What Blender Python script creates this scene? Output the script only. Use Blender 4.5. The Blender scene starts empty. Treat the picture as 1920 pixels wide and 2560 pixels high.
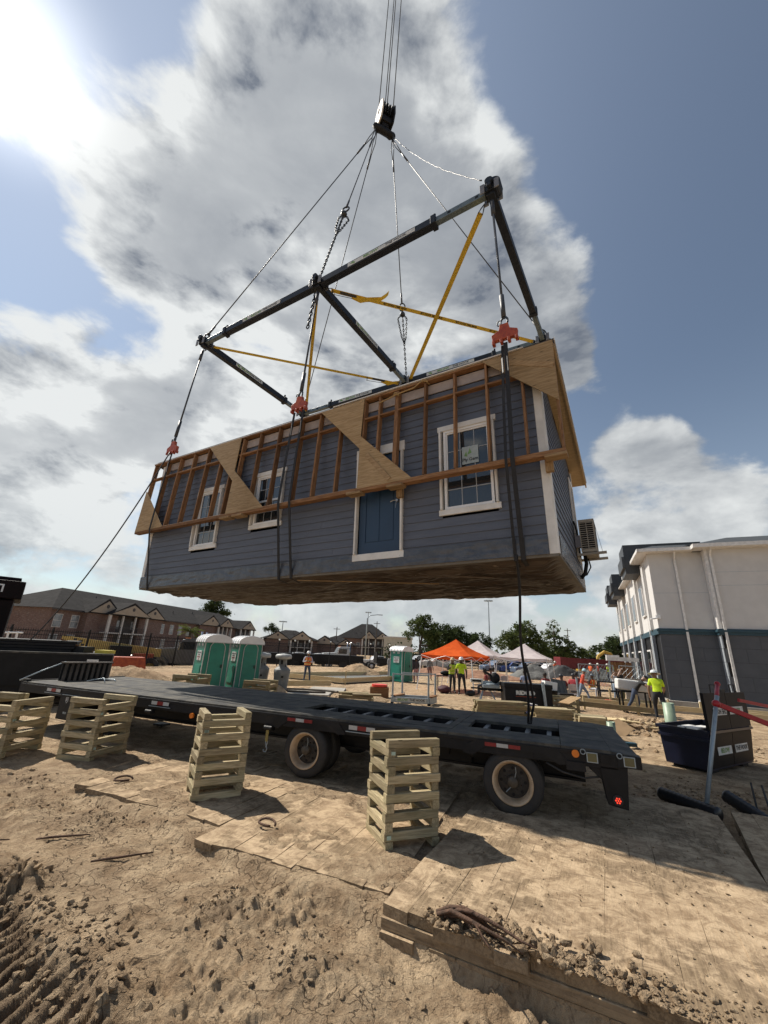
import bpy, bmesh, math, random
import numpy as np
from mathutils import Vector, Matrix, Euler
R = math.radians
rnd = random.Random(7)
S = bpy.context.scene
COL = S.collection

# ---------------------------------------------------------------- camera
cam_d = bpy.data.cameras.new('camera')
cam = bpy.data.objects.new('camera', cam_d); COL.objects.link(cam)
cam_d.sensor_fit = 'VERTICAL'; cam_d.sensor_height = 24.0
cam_d.lens = 24.0*1026.6/2560.0
cam_d.clip_start = 0.05; cam_d.clip_end = 3000
cam.matrix_world = (Matrix.Translation((0, 0, 2.02)) @ Matrix.Rotation(math.pi/2+0.323, 4, 'X')
                    @ Matrix.Rotation(0.0506, 4, 'Z'))
S.camera = cam

# ---------------------------------------------------------------- light
SUN = Vector((-0.74, 0.452, 1.0)).normalized()
GLOW = SUN
sl = bpy.data.lights.new('sun', 'SUN'); sl.energy = 5.0; sl.angle = R(0.6); sl.color = (1.0, 0.93, 0.82)
so = bpy.data.objects.new('sun', sl); COL.objects.link(so)
so.rotation_euler = SUN.to_track_quat('Z', 'Y').to_euler(); so.location = (-40, 30, 60)
S.view_settings.view_transform = 'Standard'; S.view_settings.look = 'None'
S.view_settings.gamma = 1.0; S.view_settings.exposure = 0.27; S.view_settings.use_curve_mapping = False
S.render.engine = 'CYCLES'
S.cycles.max_bounces = 5; S.cycles.diffuse_bounces = 3; S.cycles.glossy_bounces = 3
S.cycles.transmission_bounces = 4; S.cycles.transparent_max_bounces = 8
S.cycles.use_denoising = True

class NT:
    """tiny node-graph writer"""
    def __init__(s, tree): s.t = tree
    def n(s, typ, ins=None, **kw):
        nd = s.t.nodes.new(typ)
        for k, v in kw.items(): setattr(nd, k, v)
        for k, v in (ins or {}).items():
            if hasattr(v, 'is_output') or isinstance(v, bpy.types.NodeSocket): s.t.links.new(v, nd.inputs[k])
            else: nd.inputs[k].default_value = v
        return nd
    def math(s, op, a, b=0.0, c=0.0, clamp=False):
        return s.n('ShaderNodeMath', {0: a, 1: b, 2: c}, operation=op, use_clamp=clamp).outputs[0]
    def vmath(s, op, a, b=(0, 0, 0)):
        nd = s.n('ShaderNodeVectorMath', {0: a, 1: b}, operation=op)
        return nd.outputs['Value'] if op in ('DOT_PRODUCT', 'LENGTH', 'DISTANCE') else nd.outputs[0]
    def noise(s, v, scale, detail=4, rough=0.55, dist=0.0, out='Fac'):
        return s.n('ShaderNodeTexNoise', {'Vector': v, 'Scale': scale, 'Detail': detail, 'Roughness': rough, 'Distortion': dist}).outputs[out]
    def ramp(s, f, lo, hi, a=0.0, b=1.0, smooth=True):
        return s.n('ShaderNodeMapRange', {'Value': f, 'From Min': lo, 'From Max': hi, 'To Min': a, 'To Max': b},
                   interpolation_type='SMOOTHSTEP' if smooth else 'LINEAR', clamp=True).outputs[0]
    def mix(s, f, a, b):
        nd = s.n('ShaderNodeMix', data_type='RGBA')
        for i, v in ((0, f), (6, a), (7, b)):
            if isinstance(v, bpy.types.NodeSocket): s.t.links.new(v, nd.inputs[i])
            else: nd.inputs[i].default_value = v if i == 0 else (*v[:3], 1)
        return nd.outputs[2]

# ---------------------------------------------------------------- sky
W = bpy.data.worlds.new('World'); S.world = W; W.use_nodes = True
wt = W.node_tree; wt.nodes.clear(); N = NT(wt)
dirv = N.n('ShaderNodeTexCoord').outputs['Generated']
sky = N.n('ShaderNodeTexSky', sky_type='NISHITA', sun_disc=False, sun_elevation=math.asin(SUN.z),
          sun_rotation=math.atan2(SUN.x, SUN.y), air_density=1.25, dust_density=0.08, ozone_density=2.0, altitude=20)
sep = N.n('ShaderNodeSeparateXYZ', {0: dirv})
zc = N.math('MAXIMUM', sep.outputs[2], 0.0)
# cloud coordinates: flattened towards the horizon
zz = N.math('ADD', N.math('MULTIPLY', zc, 0.55), 0.62)
plan = N.n('ShaderNodeCombineXYZ', {0: N.math('DIVIDE', sep.outputs[0], zz), 1: N.math('DIVIDE', sep.outputs[1], zz), 2: N.math('MULTIPLY', zc, 1.9)}).outputs[0]
pA = N.vmath('ADD', plan, (3.1, 7.7, 1.3)); pB = N.vmath('ADD', plan, (9.1, 2.7, 4.3))
big = N.noise(pA, 1.7, 5, 0.55)
fine = N.noise(pB, 4.6, 12, 0.57, 0.2)
def dirof(u, v):
    d = Vector(((u-960)/1026.6, -(v-1280)/1026.6, -1.0))
    return (cam.matrix_world.to_3x3() @ d).normalized()
# where the cloud masses stand: direction, radius, weight; gaps of clear sky have negative weight
cover = -0.045
for (u, v, r, w) in [(1060,450,0.48,0.22),(1340,560,0.30,0.22),(1400,800,0.26,0.24),(860,130,0.36,0.18),(520,250,0.34,0.14),(320,500,0.29,0.28),(760,650,0.50,0.17),(700,900,.4,.14),(110,1030,.31,.32),(450,1080,.20,.24),(1880,450,.50,-.40),(1480,60,.34,-.30),(1740,850,.20,-.24),(1580,1060,.14,.24),(1440,905,.09,.22),(1650,1260,.24,.22),(345,850,.11,-.24),(40,600,.17,-.24),(1000,1350,.4,.10),(250,60,.20,-.16),(590,690,.06,-.12)]:
    dd = N.vmath('DISTANCE', dirv, tuple(dirof(u, v)))
    cover = N.math('ADD', cover, N.ramp(dd, r, r*0.2, 0.0, w))
cover = N.math('ADD', cover, N.ramp(zc, 0.50, 0.05, 0.0, 0.20))       # low bank all round the horizon
dens0 = N.math('ADD', N.math('ADD', N.math('MULTIPLY', big, 0.55), N.math('MULTIPLY', fine, 0.75)), cover)
dens = N.ramp(dens0, 0.70, 0.84)
thick = N.ramp(dens0, 0.76, 1.12)
sund = N.vmath('DISTANCE', dirv, tuple(GLOW))
fine2 = N.noise(N.vmath('ADD', pB, (GLOW.x*0.09, GLOW.y*0.09, 0.05)), 4.6, 12, 0.57, 0.2)
relief = N.math('MULTIPLY', N.math('MULTIPLY', N.math('SUBTRACT', fine, fine2), N.ramp(sund, 0.55, 1.1, 3.8, 1.6)), N.ramp(thick, 1.0, 0.55, 0.12, 1.0))
near = N.ramp(sund, 1.05, 0.10)
edge = N.ramp(sund, 0.50, 1.05, 0.84, 0.44)
lum = N.math('ADD', N.math('MULTIPLY', thick, N.math('SUBTRACT', 0.22, edge)), edge)
lum = N.math('ADD', lum, N.ramp(zc, 0.62, 0.25, 0.0, 0.22))
lum = N.math('ADD', lum, relief)
lum = N.math('ADD', lum, N.math('MULTIPLY', near, 0.22))
lum = N.math('ADD', lum, N.math('MULTIPLY', N.math('SUBTRACT', N.noise(plan, 2.3, 5, 0.5), 0.5), 0.35))
lum = N.math('MAXIMUM', N.math('MINIMUM', lum, 0.98), 0.07)
ccol = N.mix(N.ramp(lum, 0.06, 0.95, 0, 1, False), (0.165, 0.190, 0.235), (0.87, 0.89, 0.88))
ccol = N.mix(N.ramp(zc, 0.30, 0.0, 0.0, 0.45), ccol, (0.62, 0.68, 0.71))
skyb = N.n('ShaderNodeBackground', {'Color': sky.outputs[0], 'Strength': 0.058})
hz = N.ramp(sund, 1.35, 0.05)
hazeb = N.n('ShaderNodeBackground', {'Color': (0.82, 0.88, 0.95, 1), 'Strength': N.math('ADD', N.math('MULTIPLY', N.math('POWER', hz, 1.3), 0.22), N.ramp(zc, .60, 0.0, 0.055, 0.20))})
glowb = N.n('ShaderNodeBackground', {'Color': (1.0, 0.99, 0.95, 1), 'Strength': N.math('ADD', N.math('MULTIPLY', N.math('POWER', N.ramp(sund, 0.20, 0.0), 1.8), 0.8), N.math('MULTIPLY', N.math('POWER', N.ramp(sund, 1.0, 0.0), 1.8), 0.035))})
cloudb = N.n('ShaderNodeBackground', {'Color': ccol, 'Strength': 0.79})
clear = N.n('ShaderNodeAddShader', {0: skyb.outputs[0], 1: hazeb.outputs[0]})
mixs = N.n('ShaderNodeMixShader', {0: N.math('MULTIPLY', dens, 0.94), 1: clear.outputs[0], 2: cloudb.outputs[0]})
allb = N.n('ShaderNodeAddShader', {0: mixs.outputs[0], 1: glowb.outputs[0]})
N.n('ShaderNodeOutputWorld', {'Surface': allb.outputs[0]})

# ---------------------------------------------------------------- materials
MATS = {}
def mat(name, col, rough=0.7, col2=None, scale=6.0, bump=0.0, bscale=30.0, metal=0.0, spec=0.5, emit=0.0, rand=0.0,
        stretch=(1, 1, 1), detail=4, dirt=0.0, dirtcol=(0.30, 0.23, 0.15), trans=0.0, lo=0.35, hi=0.65):
    if name in MATS: return MATS[name]
    m = bpy.data.materials.new(name); m.use_nodes = True; t = m.node_tree; t.nodes.clear(); n = NT(t)
    tc = n.n('ShaderNodeTexCoord').outputs['Object']
    inf = n.n('ShaderNodeObjectInfo')
    off = n.n('ShaderNodeCombineXYZ', {0: n.math('MULTIPLY', inf.outputs['Random'], 37.0), 1: n.math('MULTIPLY', inf.outputs['Random'], 11.0), 2: 0.0}).outputs[0]
    v = n.vmath('ADD', n.vmath('MULTIPLY', tc, stretch), off)
    c2 = col2 or tuple(c*0.82 for c in col)
    f = n.ramp(n.noise(v, scale, detail, 0.6), lo, hi)
    c = n.mix(f, c2, col)
    if rand:
        hs = n.n('ShaderNodeHueSaturation', {'Value': n.math('ADD', 1.0-rand, n.math('MULTIPLY', inf.outputs['Random'], 2*rand)), 'Color': c})
        c = hs.outputs[0]
    if dirt:
        fd = n.ramp(n.noise(tc, 3.1, 6, 0.65), 0.62-dirt*0.35, 0.80)
        c = n.mix(n.math('MULTIPLY', fd, min(1, dirt*1.4)), c, dirtcol)
    p = n.n('ShaderNodeBsdfPrincipled', {'Base Color': c, 'Roughness': rough, 'Metallic': metal, 'Specular IOR Level': spec})
    if trans: p.inputs['Transmission Weight'].default_value = trans
    if emit: p.inputs['Emission Color'].default_value = (*col, 1); p.inputs['Emission Strength'].default_value = emit
    if bump:
        b = n.n('ShaderNodeBump', {'Height': n.noise(v, bscale, 5, 0.6), 'Strength': bump, 'Distance': 0.02})
        t.links.new(b.outputs[0], p.inputs['Normal'])
    n.n('ShaderNodeOutputMaterial', {'Surface': p.outputs[0]})
    MATS[name] = m
    return m
def woodmat(name, a, b, rand=0.18, rough=0.75, green=0.0):
    if name in MATS: return MATS[name]
    m = bpy.data.materials.new(name); m.use_nodes = True; t = m.node_tree; t.nodes.clear(); n = NT(t)
    tc = n.n('ShaderNodeTexCoord').outputs['Object']; inf = n.n('ShaderNodeObjectInfo')
    off = n.n('ShaderNodeCombineXYZ', {0: n.math('MULTIPLY', inf.outputs['Random'], 53.0), 1: n.math('MULTIPLY', inf.outputs['Random'], 17.0), 2: n.math('MULTIPLY', inf.outputs['Random'], 29.0)}).outputs[0]
    v = n.vmath('ADD', n.vmath('MULTIPLY', tc, (1.3, 14.0, 14.0)), off)
    g = n.noise(v, 2.2, 6, 0.6, 1.1)
    g2 = n.noise(n.vmath('ADD', n.vmath('MULTIPLY', tc, (4.0, 90.0, 90.0)), off), 1.0, 2, 0.5)
    knot = n.n('ShaderNodeTexVoronoi', {'Vector': n.vmath('ADD', n.vmath('MULTIPLY', tc, (2.2, 9.0, 9.0)), off), 'Scale': 1.0, 'Randomness': 1.0}).outputs['Distance']
    c = n.mix(n.ramp(g, 0.36, 0.64), b, a)
    c = n.mix(n.math('MULTIPLY', n.ramp(g2, 0.45, 0.75), 0.30), c, tuple(x*0.55 for x in b))
    c = n.mix(n.ramp(knot, 0.10, 0.03), c, tuple(x*0.35 for x in b))
    if green: c = n.mix(n.math('MULTIPLY', n.ramp(n.noise(n.vmath('ADD', tc, off), 3.0, 4, 0.6), 0.42, 0.66), green), c, (0.25, 0.27, 0.13))
    hs = n.n('ShaderNodeHueSaturation', {'Value': n.math('ADD', 1.0-rand, n.math('MULTIPLY', inf.outputs['Random'], 2*rand)), 'Color': c})
    p = n.n('ShaderNodeBsdfPrincipled', {'Base Color': hs.outputs[0], 'Roughness': rough, 'Specular IOR Level': 0.25})
    b_ = n.n('ShaderNodeBump', {'Height': g2, 'Strength': 0.35, 'Distance': 0.004})
    t.links.new(b_.outputs[0], p.inputs['Normal'])
    n.n('ShaderNodeOutputMaterial', {'Surface': p.outputs[0]})
    MATS[name] = m
    return m
def glassmat(name, col=(0.02, 0.025, 0.03), rough=0.03):
    return mat(name, col, rough, spec=1.0, col2=col)

M = {}
M['siding'] = mat('siding_paint', (0.104, 0.116, 0.146), 0.55, (0.088, 0.098, 0.124), 3.0, 0.15, 60, rand=0.06, stretch=(0.4, 4, 4))
M['white'] = mat('white_paint', (0.74, 0.72, 0.68), 0.5, (0.62, 0.60, 0.56), 2.5, 0.05, 40)
M['vinyl'] = mat('white_vinyl', (0.80, 0.80, 0.79), 0.35, (0.74, 0.74, 0.73), 3)
M['pane'] = glassmat('window_glass')
M['door'] = mat('door_blue', (0.014, 0.042, 0.090), 0.45, (0.012, 0.036, 0.078), 2.0, 0.04, 60)
M['steel'] = mat('bare_steel', (0.42, 0.42, 0.43), 0.38, metal=0.9, scale=12)
M['wrap'] = mat('plastic_wrap', (0.080, 0.087, 0.104), 0.25, (0.058, 0.063, 0.076), 6, 0.5, 14, spec=0.5)
M['belly'] = mat('belly_fabric', (0.092, 0.067, 0.048), 0.5, (0.055, 0.041, 0.031), 1.2, 0.5, 9, stretch=(1, 3, 1))
M['rafter'] = woodmat('rafter_wood', (0.285, 0.155, 0.074), (0.175, 0.086, 0.040), 0.26)
M['ply'] = woodmat('plywood', (0.38, 0.26, 0.14), (0.26, 0.165, 0.082), 0.14)
M['soffit'] = woodmat('soffit_board', (0.48, 0.355, 0.205), (0.39, 0.28, 0.155), 0.05)
M['treated'] = woodmat('treated_lumber', (0.44, 0.36, 0.225), (0.27, 0.215, 0.125), 0.34, green=0.16)
M['treated_dark'] = woodmat('weathered_lumber', (0.30, 0.235, 0.14), (0.19, 0.145, 0.085), 0.20, green=0.3)
M['roof'] = mat('dark_shingle', (0.055, 0.055, 0.058), 0.9, (0.030, 0.030, 0.032), 9, 0.4, 40)
M['black'] = mat('black_paint', (0.012, 0.012, 0.013), 0.55, (0.008, 0.008, 0.009), 5, 0.05, 30, spec=0.25)
M['blackdusty'] = mat('dusty_black_paint', (0.015, 0.015, 0.017), 0.55, (0.010, 0.010, 0.011), 4, 0.05, 30, dirt=0.3, dirtcol=(0.055, 0.046, 0.034), spec=0.25)
M['boom'] = mat('spreader_steel_blue', (0.017, 0.021, 0.029), 0.5, (0.011, 0.014, 0.020), 6, spec=0.3)
M['galv'] = mat('galvanised_tube', (0.34, 0.40, 0.44), 0.45, (0.27, 0.32, 0.36), 8, metal=0.35)
M['rope'] = mat('wire_rope', (0.055, 0.058, 0.065), 0.5, metal=0.3, scale=200)
M['chain'] = mat('chain_steel', (0.045, 0.05, 0.055), 0.45, metal=0.5)
M['yellow'] = mat('yellow_webbing', (0.62, 0.42, 0.03), 0.7, (0.50, 0.33, 0.02), 20)
M['webtext'] = mat('webbing_print', (0.09, 0.065, 0.015), 0.8)
M['webbing'] = mat('black_webbing', (0.018, 0.018, 0.020), 0.75, (0.012, 0.012, 0.013), 30)
M['orange'] = mat('orange_paint', (0.43, 0.085, 0.026), 0.55, (0.30, 0.045, 0.02), 6, dirt=0.2, dirtcol=(0.10, 0.05, 0.03))
M['decal'] = mat('decal_white', (0.62, 0.64, 0.62), 0.5)
M['decalgreen'] = mat('decal_green', (0.17, 0.32, 0.10), 0.5)
M['print'] = mat('black_print', (0.03, 0.03, 0.035), 0.6)
M['red'] = mat('red_reflector', (0.24, 0.015, 0.015), 0.45)
M['refl'] = mat('white_reflector', (0.50, 0.50, 0.49), 0.4)
M['rubber'] = mat('tyre_rubber', (0.022, 0.022, 0.023), 0.75, (0.035, 0.032, 0.030), 4, 0.2, 40, dirt=0.3, dirtcol=(0.11, 0.09, 0.065))
M['rim'] = mat('rim_paint', (0.56, 0.42, 0.28), 0.55, (0.44, 0.31, 0.19), 7, dirt=0.5, dirtcol=(0.20, 0.13, 0.08))
M['deck'] = mat('deck_plate', (0.052, 0.051, 0.050), 0.72, (0.032, 0.032, 0.032), 5, 0.25, 120, dirt=0.7, dirtcol=(0.15, 0.135, 0.105), spec=0.3)

# ---------------------------------------------------------------- mesh helpers
class MB:
    def __init__(s): s.v = []; s.f = []; s.mi = []; s.cur = 0
    def m(s, i): s.cur = i; return s
    def face(s, idx): s.f.append(tuple(idx)); s.mi.append(s.cur)
    def poly(s, pts):
        b = len(s.v); s.v += [tuple(p) for p in pts]; s.face(range(b, b+len(pts))); return s
    def hexa(s, p):                       # 8 corners: bottom 0-3 ccw, top 4-7
        b = len(s.v); s.v += [tuple(q) for q in p]
        for q in ((0, 3, 2, 1), (4, 5, 6, 7), (0, 1, 5, 4), (1, 2, 6, 5), (2, 3, 7, 6), (3, 0, 4, 7)): s.face([b+i for i in q])
        return s
    def box(s, lo, hi, M=None):
        x0, y0, z0 = lo; x1, y1, z1 = hi
        p = [Vector(q) for q in ((x0, y0, z0), (x1, y0, z0), (x1, y1, z0), (x0, y1, z0), (x0, y0, z1), (x1, y0, z1), (x1, y1, z1), (x0, y1, z1))]
        if M is not None: p = [M @ q for q in p]
        return s.hexa(p)
    def cbox(s, c, d, M=None):
        return s.box([c[i]-d[i]/2 for i in range(3)], [c[i]+d[i]/2 for i in range(3)], M)
    def ring(s, c, a, b, r, n, r2=None):
        o = len(s.v); r2 = r2 or r
        for i in range(n):
            t = 2*math.pi*i/n; s.v.append(tuple(c + a*(r*math.cos(t)) + b*(r2*math.sin(t))))
        return o
    def tube(s, pts, r, n=8, cap=True, closed=False):
        pts = [Vector(p) for p in pts]; rr = r if isinstance(r, (list, tuple)) else [r]*len(pts)
        prev = None; last = None; a = None; first = None
        K = len(pts)
        for i, p in enumerate(pts):
            if closed: t = (pts[(i+1) % K]-pts[i-1]).normalized()
            else: t = ((pts[min(i+1, K-1)]-pts[max(i-1, 0)])).normalized()
            if a is None:
                a = t.cross(Vector((0, 0, 1)) if abs(t.z) < 0.9 else Vector((1, 0, 0))).normalized()
            else:
                a = (a - t*a.dot(t)).normalized()
            b = t.cross(a); o = s.ring(p, a, b, rr[i], n)
            if last is not None:
                for k in range(n): s.face([last+k, last+(k+1) % n, o+(k+1) % n, o+k])
            else: first = o
            last = o
        if closed:
            for k in range(n): s.face([last+k, last+(k+1) % n, first+(k+1) % n, first+k])
        elif cap:
            s.face([first+k for k in reversed(range(n))]); s.face([last+k for k in range(n)])
        return s
    def bar(s, a, b, w, h, up=(0, 0, 1)):     # rectangular bar from a to b
        a = Vector(a); b = Vector(b); t = (b-a).normalized(); up = Vector(up)
        x = t.cross(up)
        if x.length < 1e-4: x = t.cross(Vector((1, 0, 0)))
        x.normalize(); y = x.cross(t)
        q = []
        for e in (a, b):
            q.append([e - x*w/2 - y*h/2, e + x*w/2 - y*h/2, e + x*w/2 + y*h/2, e - x*w/2 + y*h/2])
        return s.hexa([q[0][0], q[0][1], q[1][1], q[1][0], q[0][3], q[0][2], q[1][2], q[1][3]])
    def lathe(s, prof, n=24, M=None, axis='Z'):   # prof [(r,z)]
        last = None
        for (r, z) in prof:
            o = len(s.v)
            for i in range(n):
                t = 2*math.pi*i/n
                p = Vector((r*math.cos(t), r*math.sin(t), z)) if axis == 'Z' else Vector((r*math.cos(t), z, r*math.sin(t)))
                s.v.append(tuple(M @ p if M is not None else p))
            if last is not None:
                for k in range(n): s.face([last+k, last+(k+1) % n, o+(k+1) % n, o+k])
            last = o
        return s
    def prism(s, poly, off):                   # planar polygon extruded by vector
        off = Vector(off); b = len(s.v); n = len(poly)
        s.v += [tuple(Vector(p)) for p in poly] + [tuple(Vector(p)+off) for p in poly]
        s.face(reversed([b+i for i in range(n)])); s.face([b+n+i for i in range(n)])
        for i in range(n): s.face([b+i, b+(i+1) % n, b+n+(i+1) % n, b+n+i])
        return s
    def ball(s, c, r, seg=10, rings=6, sc=(1, 1, 1), M=None):
        prof = []
        c = Vector(c); last = None
        for i in range(rings+1):
            ph = math.pi*i/rings; o = len(s.v)
            for k in range(seg):
                t = 2*math.pi*k/seg
                p = Vector((math.sin(ph)*math.cos(t)*r*sc[0], math.sin(ph)*math.sin(t)*r*sc[1], -math.cos(ph)*r*sc[2])) + c
                s.v.append(tuple(M @ p if M is not None else p))
            if last is not None:
                for k in range(seg): s.face([last+k, last+(k+1) % seg, o+(k+1) % seg, o+k])
            last = o
        return s
    def mesh(s, name, mats, smooth=False):
        me = bpy.data.meshes.new(name); me.from_pydata(s.v, [], s.f)
        for m in (mats if isinstance(mats, (list, tuple)) else [mats]): me.materials.append(M[m] if isinstance(m, str) else m)
        me.polygons.foreach_set('material_index', s.mi)
        me.validate(); 
        bm = bmesh.new(); bm.from_mesh(me); bmesh.ops.recalc_face_normals(bm, faces=bm.faces); bm.to_mesh(me); bm.free()
        if smooth: me.polygons.foreach_set('use_smooth', [True]*len(me.polygons))
        me.update(); return me
    def build(s, name, mats, parent=None, smooth=False, bevel=0.0):
        o = bpy.data.objects.new(name, s.mesh(name, mats, smooth)); COL.objects.link(o)
        if parent is not None: o.parent = parent
        if smooth == 'auto' or bevel:
            pass
        if bevel:
            b = o.modifiers.new('bevel', 'BEVEL'); b.width = bevel; b.segments = 2; b.limit_method = 'ANGLE'; b.angle_limit = R(40)
        return o
def tag(o, label, cat, group=None, kind=None):
    o['label'] = label; o['category'] = cat
    if group: o['group'] = group
    if kind: o['kind'] = kind
    return o
def kind(o, k): o['kind'] = k; return o
def empty(name, loc, rot=(0, 0, 0), label=None, cat=None, group=None):
    o = bpy.data.objects.new(name, None); COL.objects.link(o); o.empty_display_size = 0.1
    o.location = loc; o.rotation_euler = rot
    if label: tag(o, label, cat, group)
    return o
def copy_tree(o, parent=None):
    c = o.copy(); COL.objects.link(c)
    if parent is not None: c.parent = parent
    for ch in o.children: copy_tree(ch, c)
    return c
BOARDS = {}
def board(name, a, b, w, h, m, parent, up=(0, 0, 1), bevel=0.004):
    """one piece of lumber as an object of its own, grain along its length"""
    a = Vector(a); b = Vector(b); L = (b-a).length; t = (b-a).normalized(); up = Vector(up)
    y = up.cross(t)
    if y.length < 1e-4: y = Vector((0, 1, 0)).cross(t)
    y.normalize(); z = t.cross(y)
    key = (round(L, 3), round(w, 3), round(h, 3), m)
    if key not in BOARDS:
        q = MB(); c = min(bevel, w*0.2, h*0.2)
        # chamfered long edges
        pr = [(-w/2+c, -h/2), (w/2-c, -h/2), (w/2, -h/2+c), (w/2, h/2-c), (w/2-c, h/2), (-w/2+c, h/2), (-w/2, h/2-c), (-w/2, -h/2+c)]
        q.prism([Vector((-L/2, p[0], p[1])) for p in pr], (L, 0, 0))
        BOARDS[key] = q.mesh(name, m)
    o = bpy.data.objects.new(name, BOARDS[key]); COL.objects.link(o)
    if parent is not None: o.parent = parent
    mt = Matrix((t, y, z)).transposed().to_4x4(); mt.translation = (a+b)/2
    o.matrix_basis = mt
    return o
def text_obj(body, size, m, parent, mtx, name='lettering', bold=0.0, align='CENTER', xs=1.0):
    cu = bpy.data.curves.new(name, 'FONT'); cu.body = body; cu.size = size; cu.align_x = align; cu.align_y = 'CENTER'
    cu.offset = bold; cu.extrude = 0.0005; cu.resolution_u = 2
    o = bpy.data.objects.new(name, cu); COL.objects.link(o)
    bpy.context.view_layer.update()
    dg = bpy.context.evaluated_depsgraph_get()
    me = bpy.data.meshes.new_from_object(o.evaluated_get(dg)); me.materials.clear(); me.materials.append(M[m] if isinstance(m, str) else m)
    bpy.data.objects.remove(o)
    o = bpy.data.objects.new(name, me); COL.objects.link(o)
    if parent is not None: o.parent = parent
    o.matrix_basis = mtx @ Matrix.Diagonal((xs, 1, 1, 1))
    return o
def frame3(o, x, y):       # matrix with origin o, x axis, y axis
    x = Vector(x).normalized(); y = Vector(y); y = (y - x*y.dot(x)).normalized(); z = x.cross(y)
    m = Matrix((x, y, z)).transposed().to_4x4(); m.translation = Vector(o); return m

# numpy noise -----------------------------------------------------
_rs = np.random.RandomState(3); _perm = _rs.permutation(1024); _gr = _rs.rand(1024)
def vnoise(x, y):
    xi = np.floor(x).astype(int); yi = np.floor(y).astype(int); fx = x-xi; fy = y-yi
    fx = fx*fx*(3-2*fx); fy = fy*fy*(3-2*fy)
    def h(a, b): return _gr[_perm[(a + _perm[b & 1023]) & 1023]]
    return (h(xi, yi)*(1-fx)+h(xi+1, yi)*fx)*(1-fy) + (h(xi, yi+1)*(1-fx)+h(xi+1, yi+1)*fx)*fy
def fbm(x, y, oct=5, g=0.5):
    s = 0*x; a = 1.0; t = 0
    for i in range(oct):
        s = s + a*vnoise(x*2**i + 17.3*i, y*2**i + 5.1*i); t += a; a *= g
    return s/t
def sstep(a, b, x):
    t = np.clip((x-a)/(b-a), 0, 1); return t*t*(3-2*t)
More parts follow.
